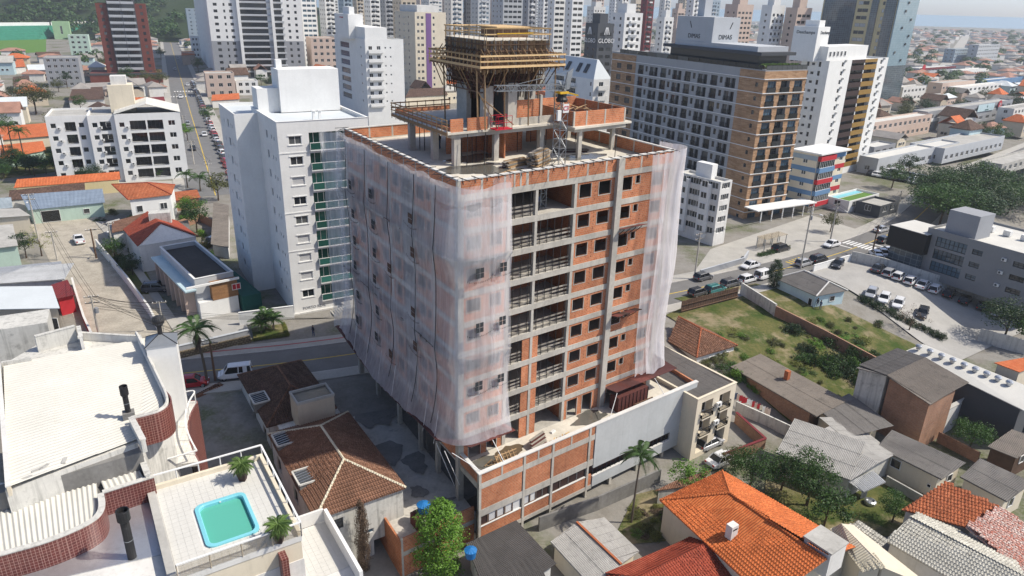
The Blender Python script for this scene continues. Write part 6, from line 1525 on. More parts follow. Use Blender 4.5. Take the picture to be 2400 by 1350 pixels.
# grey and timber-clad slab
f, Lx, Ly, zt = fp((1795, 163), 1893, 1436, s=33.7, th=29)
n = 11; fh = 3.; z1 = zt-2.-n*fh; m0 = 7.4
unit = [(0, 1.4, .1, 2.3, 'd', .5, 'grey_dark', 'glass_dark'), (1.6, 3.2, .1, 2.3, 'd', .35, 'grey_dark', 'glass'), (4.1, 5., .9, 2.3, '1', .15, 'grey_dark', 'glass_dark'), (5.8, 8., .1, 2.4, 'd', .3, 'grey_dark', 'glass')]
Lw = rep([(1.5, 2.3, 1.2, 2.1, '1', .12, 'grey_dark', 'glass_dark')], z1, fh, n); rl = []
nu = int((Ly-m0-12)/9.2)
for k in range(nu):
    o = m0+1.+k*(Ly-m0-12)/nu; Lw += rep([(o+c[0], o+c[1], *c[2:]) for c in unit], z1, fh, n); rl += [(o+a, o+b, z1+fh*i+.1) for i in range(n) for a, b in ((0, 3.2), (5.8, 8.))]
Lw += rep([(Ly-9.5, Ly-7.2, .8, 2.2, 'w', .12, 'grey_dark', 'glass_dark'), (Ly-4.6, Ly-2.6, .8, 2.2, 'w', .12, 'grey_dark', 'glass_dark')], z1, fh, n)
rc = [(1.2, 3.8, .1, 2.5, 'g', .25, 'grey_dark', 'glass_blue'), (5.3, 8.1, .1, 2.5, 'g', .8, 'grey_dark', 'glass_dark'), (Lx-3.6, Lx-1., .1, 2.5, 'g', .25, 'grey_dark', 'glass_blue')]
rc = [c for c in rc if c[1] < Lx and (c is rc[-1] or c[1] < Lx-3.8)]
DM = block('apartment_slab', 'long grey apartment slab with timber-look corner and dark balconies', 'building', f, Lx, Ly, 0, zt, 'slab_grey', R=rep(rc, z1, fh, n), L=Lw, roof='roof_conc')
S = Side(f, 'L', Lx, Ly); rails(S, rl, DM, 'rail', .12, 'grey_dark', 'glass_dark')
SRr = Side(f, 'R', Lx, Ly); rails(SRr, [(c[0], c[1], z1+fh*i+.1) for i in range(n) for c in rc], DM, 'glass', .25, 'grey_dark', 'glass_dark')
# timber cladding as thin boards standing off the wall, with the same openings
b = MB(); o = f(-.05, -.05); g = Fr(o, f.a); S2 = Side(g, 'R', Lx+.1, Ly); wallholes(b, S2, z1-1, zt-.4, [(w[0]+.05, w[1]+.05, w[2], w[3], '-', .05) for w in rep(rc, z1, fh, n)]); S3 = Side(g, 'L', Lx, Ly+.1); wallholes(b, S3, z1-1, zt-.4, [(w[0]+.05, w[1]+.05, w[2], w[3], '-', .05) for w in Lw if w[1] < m0], t0=0, t1=m0)
b.build('timber_cladding', 'wood_clad', DM); b = MB(); wallholes(b, S3, z1-1, zt-.4, [(w[0]+.05, w[1]+.05, w[2], w[3], '-', .05) for w in Lw if w[0] > Ly-11], t0=Ly-11, t1=Ly+.05); b.build('timber_cladding', 'wood_clad', DM)
for i in range(n+1):
    z = z1+i*fh-.16; pbox('floor_band', f, -.16, -.06, -.12, Ly, z, z+.16, 'white', DM); pbox('floor_band', f, -.16, Lx+.1, -.28, -.121, z, z+.16, 'white', DM)
pbox('roof_terrace', f, .6, Lx-.6, .6, Ly-.6, zt-.5, zt-.4, 'paver', DM)
for x0, x1, y0, y1, z0, zz, m in ((2.2, Lx-2.2, 4.5, Ly-22, zt-.4, zt+2.6, 'glass_dark'), (1.2, Lx-1., 3., Ly-20, zt+2.6, zt+3.3, 'grey_dark'), (2, Lx-1.5, 5, Ly-24, zt+3.3, zt+4.4, 'grey_light')): pbox('penthouse', f, x0, x1, y0, y1, z0, zz, m, DM)
pbox('roof_pool', f, 2, Lx-3, Ly-17, Ly-6, zt-.4, zt-.2, 'pool_water', DM)
rails(S, [(i*4.+1, i*4.+4.9, zt-.2) for i in range(int(Ly/4)-1)], DM, 'glass', .05, 'grey_dark', 'glass'); rails(SRr, [(.2, Lx-.2, zt-.2)], DM, 'glass', .05, 'grey_dark', 'glass')
tq = f.sub(2.2, 20); zz = zat(f(2.2, 20), 1727, 42); pbox('sign_tower', tq, 0, 8.5, 0, 13, zt+2.8, zz, 'grey_light', DM); pbox('sign_tower', tq, 4, 6.4, 8, 10.4, zz, zz+4, 'grey_light', DM)
for S_2, t in ((Side(tq, 'L', 8.5, 13), 6.3), (Side(tq, 'R', 8.5, 13), 4.2)):
    text('DIMAS', S_2.pt(t, zz-4.5, .04), S_2.rz, 1.5, 'print_dark', DM)
    for s in (-1, 1): bar('logo_stroke', S_2.pt(t+s*1.2, zz-4.2+s*1.6, .03), S_2.pt(t+s*1.9, zz-4.2+s*3.1, .03), .06, .2, 'print_dark', DM)
for i in range(6): palm(f(1+i*2., 1.6, zt-.4), 1., 1.2, 'small potted palm on the timber-clad slab roof terrace', 9, 'frond_light', group='roof terrace palms', name='terrace_palm')
pbox('canopy', f, -.5, Lx+6, -4.5, -.3, 2.9, 3.15, 'white', DM)
for i in range(6): pbox('canopy_post', f, 1+i*3.5, 1.2+i*3.5, -4.3, -4.1, .1, 2.9, 'white', DM)
# white tower with brown and gold balcony stripes
f, Lx, Ly, zt = fp((1945, 143), 2083, 1880, base=(1925, 432), th=41)
n = 13; fh = (zt-1.5)/(n+.5); z1 = zt-n*fh-.3; a0, a1 = Lx*.36, Lx*.8
Rw = rep([(Lx*.2, Lx*.2+1.2, .9, 2.1, 'w', .15, 'white', 'glass_dark'), (a0, a1, .0, fh-.02, 'd', 1.3, 'grey_dark', 'glass_dark'), (Lx*.86, Lx*.86+1.3, .9, 2.1, 'w', .15, 'white', 'glass_dark')], z1, fh, n)
DC = block('white_tower', 'white tower striped with dark brown and gold balconies', 'building', f, Lx, Ly, 0, zt, 'white', R=Rw, L=rep([(2.2, 3., .9, 2.3, '1', .12, 'white', 'glass_dark'), (Ly*.5, Ly*.5+1, 1.2, 2., '1', .12, 'white', 'glass_dark'), (Ly-2.4, Ly-1.6, .9, 2.2, 'w', .12, 'white', 'glass_dark')], z1, fh, n), roof='roof_white')
am = (a0+a1)/2-.4
for i in range(n):
    z = z1+i*fh
    pbox('balcony_front', f, a0, am+.45*i/n, -.06, .12, z-.35, z+1.0, 'brown_dark', DC); pbox('balcony_front', f, am+.45*i/n+.004, a1, -.06, .12, z-.35, z+1.0, 'gold', DC); pbox('balcony_pier', f, am+.3, am+.75, .02, .2, z+1., z+fh-.36, 'white', DC)
    S = Side(f, 'R', Lx, Ly); acunit(S, Lx*.2+1.3, z+2.2, DC); acunit(S, Lx*.86+1.5, z+2.2, DC)
pbox('balcony_front', f, a0, am+.5, -.06, .12, zt-1., zt-.1, 'brown_dark', DC); pbox('balcony_front', f, am+.504, a1, -.06, .12, zt-1., zt-.1, 'gold', DC)
zp = zt+3.6; pbox('penthouse', f, .4, Lx*.66, 1.2, Ly-.5, zt-.3, zp, 'white', DC)
for i in range(5): inst('window', wmesh(1., 1.3, 'w', 'white', 'glass_dark'), f(1.4+i*2.1, 1.14, zt+1), f.a, DC)
h0 = zat(f(-1, Ly*.7), 1900, 62); tq = f.sub(-.3, Ly*.45); pbox('lift_house', tq, -2, 4.4, 0, 7, zt-.4, h0, 'white', DC); pbox('lift_house', tq, 0, 3, 1, 5, h0, h0+1.6, 'white', DC)
for S_2, t in ((Side(tq, 'R', 4.4, 7), 2.2), (Side(Fr(tq(-2.02, 0), tq.a), 'L', 4.4, 7), 3.4)): text('Deschamps', S_2.pt(t, h0-1.5, .04), S_2.rz, 1.15, 'print_dark', DC)
# office tower of ochre stone, dark glass fins and blue curtain wall behind it
f, Lx, Ly, zt = fp((2108, 0), 2155, 1930, base=(2058, 248), th=38); zt += 30
OT = thing('office_tower', 'tall office tower of ochre panels and dark and blue glass', 'building', f(5, 10, 0))
yc = lambda px: solve(f(0, 0, 0), f.w, px, zt-30)
pbox('ochre_wall', f, .6, Lx, .6, Ly, 0, zt, 'yellow_wall', OT); pbox('glass_wall', f, .3, Lx+.3, .0, .6, 20, zt, 'curtain_blue', OT); pbox('lower_glass', f, -.3, Lx+.4, -.4, 7, 3, 20, 'curtain_dark', OT)
for p0, p1 in ((2106, 2078), (2064, 2045)): pbox('dark_fin', f, .1, .6, yc(p0)+.7, yc(p1), 14, zt, 'curtain_dark', OT)
S = Side(Fr(f(.6, 0), f.a), 'L', Lx, Ly)
for i in range(16):
    for p0, w in ((2076, 1.2), (2038, 3.), (2024, 2.4)): inst('window', wmesh(w, 1.7, 'w', 'grey_dark', 'glass_dark' if RND.random() < .6 else 'blind'), S.pt(yc(p0)+w, 6+i*3.6, .02), S.rz, OT)
pbox('mirror_glass', f, .3, .6, yc(2008), Ly-.8, 24, zt-4, 'curtain_dark', OT)
for i in range(9): pbox('open_vent', Fr(f(1+RND.uniform(0, Lx-3), -.5), f.a-.0), 0, 1.1, 0, .3, 22+i*4., 23.2+i*4., 'glass', OT)
# small striped block, white block and low neighbours on the right street
f, Lx, Ly, zt = fp((1918, 362), 1985, 1858, base=(1893, 497), th=38)
n = 4; fh = (zt-2.4)/4.2; z1 = 2.2
SB = block('striped_block', 'cream block with red and blue painted stripes beside the street', 'building', f, Lx, Ly, 0, zt, 'cream', R=rep([(1., 2.2, 1, 2.2, 'w', .1), (Lx-2.6, Lx-1.2, 1, 2.2, 'w', .1)], z1, fh, n), L=rep([(2.4, 3.6, 1., 2.1, 'w', .12), (6, 7.2, 1., 2.1, 'w', .12)], z1, fh, n), roof='roof_conc')
for i in range(n+1):
    z = z1+i*fh-.9; c = ('red_paint', 'blue_paint')[i % 2]; c2 = ('blue_paint', 'red_paint')[i % 2]
    pbox('painted_band', f, .3, Lx*.55, -.9, -.02, z, z+1.1, c, SB); pbox('painted_band', f, Lx*.55+.01, Lx+.02, -.04, -.001, z, z+1.1, c2, SB); pbox('painted_band', f, -.05, -.001, -.0, Ly, z, z+1.1, 'blue_paint' if i < n else 'blue_grey', SB)
    if i < n: inst('balcony_glass', wmesh(Lx*.5, fh-1.2, 'w', 'white', 'glass'), f(.4, -.7, z+1.12), f.a, SB)
pbox('cornice', f, -.3, Lx+.3, -1.1, Ly+.2, zt-.1, zt+.25, 'white', SB)
f, Lx, Ly, zt = fp((1690, 427), 1717, 1590, base=(1668, 577), th=38)
n = 5; fh = (zt-1.8)/n
WB = block('white_block', 'white apartment block with oriel windows next to the timber-clad slab', 'building', f, Lx, Ly, 0, zt, 'white_dirty', R=rep(cols(Lx, 2, 1.3, 1, 2.2), 1.6, fh, n), L=rep(cols(Ly, 7, 1.5, .9, 2.2), 1.6, fh, n), roof='roof_white')
for k in range(3): pbox('oriel', f, -.7, 0, 2+k*5.5, 4.4+k*5.5, 1.4, zt-.8, 'white', WB)
for k in range(3):
    for i in range(n): inst('window', wmesh(1.5, 1.3, 'w', 'white', 'glass'), f(-.72, 4.+k*5.5, 2.6+i*fh), f.a-PI/2, WB)
pbox('roof_house', f, 2, Lx, 4, Ly-3, zt-.5, zt+2.5, 'white', WB)
f, Lx, Ly, zt = fp((1395, 137), 1437, 1282, s=25, th=30)
n = 6
MS = block('mansard_block', 'white block with banded balconies under a pale metal mansard roof', 'building', f, Lx, Ly, 0, zt-6, 'white', R=rep([(2, 3.6, .9, 2.2, 'w', .12)], zt-24, 3, n), L=rep([(1., 1.8, 1., 2.2, '1', .1), (Ly*.35, Ly*.55, .2, 2.4, 'd', .6, 'white', 'glass_dark'), (Ly*.6, Ly*.82, .2, 2.4, 'd', .6, 'white', 'glass_dark')], zt-24, 3, n), roof='pale_roof')
b = MB(); c = [f(0, 0, zt-6), f(Lx, 0, zt-6), f(Lx, Ly, zt-6), f(0, Ly, zt-6)]; k = 3; t = [f(k, k, zt-.6), f(Lx-k, k, zt-.6), f(Lx-k, Ly-k, zt-.6), f(k, Ly-k, zt-.6)]
for i in range(4): b.face([c[i], c[(i+1) % 4], t[(i+1) % 4], t[i]])
b.face(t); b.build('mansard_roof', 'pale_roof', MS)
S = Side(f, 'L', Lx, Ly); rails(S, [(Ly*.34, Ly*.83, zt-24+3*i+.1) for i in range(n)], MS, 'solid', .8, 'white'); S = Side(f, 'R', Lx, Ly); rails(S, [(1.4, 5, zt-24+3*i+.1) for i in range(n)], MS, 'solid', .8, 'white')
for y in (5, 9, 15): MB().hexa([f(.6, y, zt-4.6), f(.6, y+1.6, zt-4.6), f(2., y+1.6, zt-2.2), f(2., y, zt-2.2), f(.5, y, zt-4.4), f(.5, y+1.6, zt-4.4), f(1.9, y+1.6, zt-2.), f(1.9, y, zt-2.)]).build('skylight', 'glass_dark', MS)
# red brick tower by the avenue
f, Lx, Ly, zt = fp((222, 7), 340, Ly=16, base=(256, 193), th=25.5)
n = 12; fh = zt/n; c0, c1 = Lx*.22, Lx*.78
RT = block('red_tower', 'dark red brick tower with a black balconied centre', 'building', f, Lx, Ly, 0, zt, 'red_brick', R=rep([(Lx*.08, Lx*.08+1.4, 1, 2.6, 'w', .12, 'brown_dark', 'glass'), (Lx*.87, Lx*.87+1.4, 1, 2.6, 'w', .12, 'brown_dark', 'glass')], 0, fh, n), roof='roof_conc')
pbox('black_core', f, c0, c1, -.9, Ly-2, 0, zt+8, 'grey_dark', RT); pbox('roof_house', f, c0+3, c1+6, 2, Ly-3, zt+7, zt+12, 'red_brick', RT); pbox('podium', f, -8, Lx+3, -6, Ly, 0, 5, 'red_brick', RT); pbox('podium_fascia', f, -8.2, Lx+3.2, -6.2, -6, 4.2, 5.3, 'grey_dark', RT)
S = Side(Fr(f(c0, -.92), f.a), 'R', c1-c0, Ly); w = (c1-c0-1)/2
for i in range(n+1):
    for k in range(2): inst('window', wmesh(w*.8, 1.8, 'w', 'grey_dark', RND.choice(['glass', 'glass_dark'])), S.pt(.5+k*w+w*.1, i*fh+1.1, .03), S.rz, RT)
rails(S, [(.4+k*(w+.2), .4+k*(w+.2)+w, i*fh+.1) for i in range(1, n+1) for k in range(2)], RT, 'solid', .7, 'grey_light')
# dark-grey and white tower beyond
f, Lx, Ly, zt = fp((476, -60), 700, 440, base=(493, 185), th=25.5)
n = 16; fh = zt/n; p1, p2 = Lx*.3, Lx*.66
win = [(Lx*.06, Lx*.06+2., .9, 2.4, 'w', .12, 'grey_dark', 'glass_dark'), (Lx*.16, Lx*.16+1, .9, 2.4, '1', .12, 'grey_dark', 'glass_dark'), (Lx*.22, Lx*.22+1.8, .9, 2.4, 'w', .12, 'grey_dark', 'glass_dark'), (Lx*.33, Lx*.62, .1, fh-.8, 'w', 1., 'grey_dark', 'glass_dark'), (Lx*.69, Lx*.78, .1, fh-.8, 'w', 1, 'grey_dark', 'glass_dark'), (Lx*.84, Lx*.84+1.4, .9, 2.4, 'w', .12, 'grey_dark', 'glass_dark'), (Lx*.92, Lx*.92+1.4, .9, 2.4, 'w', .12, 'grey_dark', 'glass_dark')]
DT = block('grey_white_tower', 'broad white and charcoal tower with two white vertical fins', 'building', f, Lx, Ly, 0, zt, 'white', R=rep(win, .5, fh, n), L=rep(cols(Ly, 3, 1.4, .9, 2.3, 'w', .6, .12, 'grey_dark', 'glass_dark'), .5, fh, n))
b = MB(); S = Side(Fr(f(-.02, -.06), f.a), 'R', Lx, Ly); wallholes(b, S, .5, fh*6, [(w[0], w[1], w[2], w[3], '-', .05) for w in rep(win, .5, fh, 6) if w[3] < fh*6]); b.build('charcoal_base', 'grey_mid', DT)
for x in (p1, p2): pbox('white_fin', f, x, x+1.6, -1.6, -.07, 0, zt, 'white', DT)
for i in range(n): pbox('balcony_band', f, p1+1.7, p2-.05, -.5, -.07, .5+i*fh-.6, .5+i*fh+.3, 'grey_light', DT); pbox('balcony_band', f, p2+1.7, Lx*.8, -.5, -.07, .5+i*fh-.6, .5+i*fh+.3, 'grey_light', DT)
# white block and cream block behind the site
f, Lx, Ly, zt = fp((855, 92), 945, 783, base=(866, 300), th=31)
n = 7; fh = 3.2; z1 = zt-1.5-n*fh
WC = block('white_balcony_block', 'white block with curved white balconies and blue window column', 'building', f, Lx, Ly, 0, zt, 'white', R=rep([(1.2, 2.6, 1, 2.3, 'w', .12, 'white', 'glass_dark'), (4.4, 5.8, 1, 2.3, 'w', .12, 'white', 'glass_dark'), (7.4, 8., 1.4, 2., '1', .1), (9.4, 10, 1.4, 2., '1', .1)], z1, fh, n), L=rep([(Ly*.12, Ly*.12+1, 1.2, 2.1, '1', .1), (Ly*.5, Ly*.8, .5, 2.5, 'w', .3, 'grey_mid', 'glass_blue')], z1, fh, n))
S = Side(f, 'R', Lx, Ly); rails(S, [(1., 6.6, z1+i*fh-.1) for i in range(n)], WC, 'solid', .8, 'white'); pbox('penthouse', f, .5, Lx-6, 1, Ly-4, zt-.4, zt+4, 'white', WC)
h0 = zat(f(-1, Ly), 812, 30); pbox('lift_tower', f, -2.2, 3.5, Ly*.3, Ly*.75, zt-.4, h0, 'white', WC); pbox('lift_tower', f, -.5, 1.5, Ly*.4, Ly*.6, h0, h0+2.5, 'white', WC)
S = Side(Fr(f(-2.2, Ly*.3), f.a), 'L', 5, Ly*.45); text('torresmolin', S.pt(Ly*.22, h0-1.2, .03), S.rz, .9, 'red_paint', WC)
f, Lx, Ly, zt = fp((972, 28), 1045, 925, base=(985, 232), th=31)
n = 12; fh = 3.1; z1 = zt-1-n*fh
CB = block('cream_block', 'cream block with one purple vertical stripe', 'building', f, Lx, Ly, 0, zt, 'cream', R=rep([(1., 2.2, 1, 2.3, 'w', .12, 'white', 'glass_dark'), (3., 4.4, 1, 2.3, 'w', .12, 'white', 'glass_dark'), (9.2, 10.2, 1, 2.2, 'w', .12)], z1, fh, n), L=rep([(Ly*.3, Ly*.3+1, 1, 2.2, '1', .1, 'white', 'glass_dark'), (Ly*.75, Ly*.75+1.2, 1, 2.2, 'w', .1, 'white', 'glass_dark')], z1, fh, n))
pbox('purple_stripe', f, 5.6, 8.4, -.12, -.01, 2, zt-.5, 'purple', CB); pbox('roof_house', f, 2, Lx-3, 2, Ly-2, zt-.4, zt+3, 'white_dirty', CB)
for i in range(n): acunit(Side(f, 'L', Lx, Ly), Ly*.5, z1+i*fh+1.2, CB)
# white apartment house left of the avenue
f, Lx, Ly, zt = fp((104, 273), 421, Ly=14, base=(150, 432), th=25.5)
n = 5; fh = (zt-1.6)/n; z1 = .8
seg = [(.0, .3, 0.), (.3, .5, -1.2), (.5, 1., -2.2)]
AL = thing('white_apartment_house', 'stepped white five-storey apartment house beside the avenue', 'building', f(Lx/2, 5, 0))
for a, b_, o in seg:
    g = f.sub(Lx*a, o); L_ = Lx*(b_-a); cs = [(.8, 2., .9, 2.1, 'w', .12, 'white', 'glass_dark'), (L_*.42, L_*.42+2.4, .1, 2.3, 'd', .9, 'grey_dark', 'glass_dark'), (L_-2.2, L_-1., .9, 2.1, 'w', .12, 'white', 'glass_dark')]
    if b_ == 1.: cs = [(.8, 2., .9, 2.1, 'w', .12, 'white', 'glass_dark'), (3.2, 6.8, .1, 2.4, 'd', 1., 'grey_dark', 'glass_dark'), (7.2, 10.8, .1, 2.4, 'd', 1., 'grey_dark', 'glass_dark'), (12., 13.6, .9, 2.2, 'w', .12, 'white', 'glass_dark')]
    cs = [c for c in cs if c[1] < L_-.3]
    block('', '', '', g, L_, Ly-o, 0, zt+(.3 if b_ == 1. else 0), 'white', R=rep(cs, z1, fh, n), E=(), roof='roof_conc', th=AL); S = Side(g, 'R', L_, Ly)
    rails(S, [(c[0], c[1], z1+i*fh+.05) for c in cs if c[4] == 'd' for i in range(n)], AL, 'rail', .06, 'white', 'glass_dark')
    for i in range(n): acunit(S, 2.2, z1+i*fh+.6, AL)
b = MB(); slabs(b, roofplanes(f.sub(Lx*.5, -2.2), Lx*.5, Ly, zt+.35, zt+2.6, 'gy', .1)[0]); b.build('metal_roof', 'sheet_white', AL); pbox('tank_tower', f, Lx*.47, Lx*.66, 5, 11, zt-.3, zt+6.5, 'cream', AL); pbox('tank_tower', f, Lx*.5, Lx*.62, 6, 10, zt+6.5, zt+8.6, 'white_dirty', AL)
# smaller blocks round the avenue
for (A, xB, Ly_, base, th_, mat, lab, nf, nc, gm) in (
    ((100, 135), 182, 14, (112, 205), 25.5, 'grey_mid', 'grey five-storey block with a pale tank tower left of the red tower', 5, 5, 'glass_dark'),
    ((158, 82), 205, 12, (170, 140), 25.5, 'mint', 'pale green block by the football ground', 5, 3, 'glass_dark'),
    ((480, 172), 548, 12, (492, 228), 25.5, 'pink_beige', 'plain pinkish block with a low metal roof beside the avenue', 3, 3, 'glass_dark'),
    ((552, 190), 604, 10, (556, 224), 25.5, 'white', 'small white flat-roofed block right of the pinkish block', 2, 3, 'glass_dark'),
    ((435, 20), 478, 16, (440, 100), 25.5, 'blue_grey', 'pale blue tower with dark glass at the avenue end', 9, 3, 'glass_blue'),
    ((446, 86), 480, 12, (452, 135), 25.5, 'white', 'white four-storey block beside the avenue below the pale blue tower', 4, 4, 'glass'),
    ((728, 88), 790, 14, (735, 180), 28, 'pink_beige', 'pinkish-white mid-rise block behind the white block', 6, 4, 'glass_dark'),
    ((425, 122), 456, 9, (428, 150), 25.5, 'pink_beige', 'small two-storey pinkish house on the avenue corner', 2, 3, 'glass_dark'),
    ((120, 50), 160, 9, (158, 92), 25.5, 'green_wall', 'green water tower block beside the stadium stand', 1, 1, 'glass_dark')):
    f, Lx, Ly, zt = fp(A, xB, Ly=Ly_, base=base, th=th_); fh = zt/max(1, nf)
    block('apartment_building', lab, 'building', f, Lx, Ly, 0, zt, mat, R=rep(cols(Lx, nc, min(1.8, Lx/nc*.5), fh*.3, fh*.75, 'w', .6, .12, 'white', gm), 0, fh, nf))
# skyline: towers far behind, each its own
SK = [  # left px, right px, top px, distance, storeys drawn, wall, glass, label
    (683, 740, -40, 520, 'white', 'glass_blue', 'white tower with a blue glass bay beyond the broad charcoal tower'), (742, 782, -60, 560, 'white', 'glass_dark', 'slim white tower with small dark windows beside the blue-bay tower'), (788, 822, -70, 620, 'blue_grey', 'glass_blue', 'narrow blue-grey tower behind the white balcony block'),
    (850, 888, -60, 540, 'white', 'glass_dark', 'white tower with rows of dark balconies behind the lettered lift tower'), (886, 922, -80, 560, 'grey_mid', 'glass_dark', 'charcoal striped tower right of the white balconied tower'), (918, 975, -30, 500, 'beige', 'glass_dark', 'beige tower standing behind the cream block'), (1040, 1085, -50, 520, 'white_dirty', 'glass_blue', 'white and blue tower just behind the timber formwork'),
    (1086, 1104, -70, 600, 'grey_dark', 'glass_dark', 'thin dark tower behind the formwork railing'), (1104, 1150, -90, 560, 'grey_light', 'glass_blue', 'pale grey tower with tall glass bays behind the formwork'), (1152, 1228, -70, 480, 'grey_light', 'glass', 'wide grey balconied tower rising behind the formwork hatch'), (1228, 1262, -80, 470, 'grey_mid', 'glass_dark', 'mid-grey tower with dark window columns behind the formwork'), (1264, 1300, -80, 600, 'white', 'glass_dark', 'white tower right of the mid-grey tower'),
    (1288, 1330, -90, 440, 'white', 'glass_dark', 'white tower with a dark balcony stack above the mansard roof'), (1330, 1374, -90, 430, 'white', 'glass_dark', 'bright white tower with barcode balconies above the mansard roof'), (1376, 1420, 15, 700, 'white_dirty', 'glass_dark', 'distant pale block left of the black sign tower'), (1508, 1540, -60, 520, 'maroon_roof', 'glass_dark', 'wine-red tower right of the white windowed slab'), (1540, 1580, 40, 460, 'white', 'glass_dark', 'white mid-rise beside the wine-red tower'), (1576, 1606, 20, 640, 'pink_beige', 'glass_dark', 'pink tower half hidden by the white mid-rise'),
    (1578, 1640, 68, 330, 'pink_beige', 'glass_dark', 'brownish red-sided block beneath the grey sign box'), (1612, 1650, -20, 560, 'white', 'glass', 'white tower with red lettering band left of the sign box'), (1640, 1690, 0, 700, 'blue_grey', 'glass_blue', 'blue glazed block behind the sign box'), (1700, 1768, 10, 520, 'pink_beige', 'glass_dark', 'salmon block with a roof garden behind the sign box'), (1786, 1842, 12, 420, 'white', 'glass_dark', 'white and dark-latticed tower with a wine-red cap'), (1842, 1905, 18, 420, 'pink_beige', 'glass_dark', 'pale mauve tower with a dark red lift house'), (1446, 1476, -10, 640, 'white_dirty', 'glass_dark', 'pale distant tower between the black sign tower and the wine-red tower'), (1478, 1506, 0, 700, 'beige', 'glass_dark', 'sand-coloured distant tower beside the wine-red tower'), (1644, 1668, -30, 800, 'white_dirty', 'glass_dark', 'slim far tower above the sign box'), (948, 970, -50, 640, 'grey_light', 'glass_blue', 'bluish far tower over the cream block'), (985, 1036, -60, 700, 'white_dirty', 'glass_blue', 'far white tower peering over the cream block'), (822, 850, -55, 700, 'beige', 'glass_dark', 'far beige tower behind the lettered lift tower'), (700, 724, -20, 760, 'grey_light', 'glass_dark', 'grey far tower beside the blue-bay tower'), (1430, 1508, 30, 360, 'white', 'glass_dark', 'white slab with rows of square windows behind the black sign tower')]
def far(pl, pr, pt, dist, wall, glass, lab, cat='building', th=31., base_h=0.):
    m = ray((pl+pr)/2, pt); k = dist/math.hypot(m.x, m.y); zt = CAM.z+m.z*k
    o = CAM+ray(pl, pt)*(dist/math.hypot(ray(pl, pt).x, ray(pl, pt).y)); w = (at(pr, 300, 0)-at(pl, 300, 0)).length
    tl, tr = ray(pl, pt), ray(pr, pt); wd = dist*abs(math.atan2(tr.x, tr.y)-math.atan2(tl.x, tl.y)); a = math.atan2(m.y, m.x)-PI/2   # facing bearing
    rel = (R_(th)-a); c, s = abs(math.cos(rel)), abs(math.sin(rel)); Lx = wd*.62/max(.25, c) if m.x < 0 or c > .8 else wd*.55/max(.3, c); Lx = min(Lx, wd*1.1); rest = max(.12*wd, wd-Lx*c); Ly = min(40, rest/max(.3, s))
    # near corner: left end of the right-hand face
    dr = Vector((m.x, m.y)).normalized(); sd = Vector((dr.y, -dr.x)); u = Vector((math.cos(R_(th)), math.sin(R_(th)))); wv = Vector((-u.y, u.x))
    ofs = -wd/2 + max(0, -(wv*Ly).dot(sd)); P = Vector((m.x, m.y))*k + sd*ofs; f = Fr(P, R_(th)); zt = max(8, zt)
    fh = 3.1; z1 = max(1., zt-70); n = int((zt-1-z1)/fh); r = random.Random(int(pl*7+pr)); nc = max(2, int(Lx/3.2)); ncl = max(1, int(Ly/4)); 
    cR = cols(Lx, nc, Lx/nc*r.choice([.45, .6, .75]), .9, 2.3, 'p', .5, .12, None, None); cL = cols(Ly, ncl, 1.3, 1., 2.2, 'p', .5, .12)
    T = block('distant_tower', lab, cat, f, Lx, Ly, 0, zt, wall, R=rep(cR, z1, fh, n), L=rep(cL, z1, fh, n), gm=glass)
    if r.random() < .6:
        for i in range(n): pbox('balcony_band', f, Lx*.3, Lx*.7, -.7, -.01, z1+i*fh-.2, z1+i*fh+.7, r.choice([wall, 'grey_light', 'white']), T)
    pbox('roof_house', f, Lx*.25, Lx*.75, Ly*.2, Ly*.8, zt-.4, zt+4, wall, T); return T, f, Lx, Ly, zt
for s in SK: far(*s)
for i in range(17):
    x = 690+i*57+RND.uniform(-14, 14); T = far(x, x+RND.uniform(26, 42), RND.uniform(-40, 14), RND.uniform(720, 1000), RND.choice(['white', 'white_dirty', 'grey_light', 'beige', 'pink_beige']), RND.choice(['glass_dark', 'glass_blue']), 'pale far tower closing the skyline behind the nearer towers')[0]; T['group'] = 'far towers closing the skyline'
T, f, Lx, Ly, zt = far(1372, 1440, 55, 330, 'grey_dark', 'glass_dark', 'black sign tower lettered in white above the mansard roof')
for S in (Side(f, 'L', Lx, Ly), Side(f, 'R', Lx, Ly)):
    if S.side == 'L' or True: text('GLOBO', S.pt(S.L*.5, zt-7.2, .9), S.rz, 2.6, 'print_white', T); [bar('logo_stroke', S.pt(S.L*.5+x, zt-4.6, .9), S.pt(S.L*.5+x*.3, zt-1.6, .9), .1, .25, 'print_white', T) for x in (-1.4, -.5, .5, 1.4)]
# ------------------------------------------------------------------ low houses, surveyed roof by roof
def gz(P): return min(ground(p.x, p.y) for p in P)
def walls(T, P, ztop, wall, inset=.35, wins=(), fm='white', gm='glass_dark'):
    """walls under a roof outline P (plan, anticlockwise), heights ztop per corner; wins: (edge, t, width, z0, z1[, style])"""
    P = ccw([Vector((p.x, p.y, 0)) for p in P]) if not isinstance(ztop, list) else [Vector((p.x, p.y, 0)) for p in P]; n = len(P); c = sum(P, Vector())/n; Q = [p+(c-p).normalized()*inset*1.4 for p in P]
    zt = ztop if isinstance(ztop, list) else [ztop]*n; z0 = gz(P)-.3; MB().prism([q[:2] for q in Q], z0, zt).build('wall', wall, T)
    for w in wins:
        a, b = Q[w[0] % n], Q[(w[0]+1) % n]; d = (b-a).normalized(); rz = math.atan2(d.y, d.x); nrm = Vector((d.y, -d.x, 0)); p = a.lerp(b, w[1])-d*w[2]/2+nrm*.03
        inst('window' if len(w) < 6 or w[5] != 'd' else 'door', wmesh(w[2], w[4]-w[3], w[5] if len(w) > 5 else 'w', fm, gm), (p.x, p.y, w[3]), rz, T)
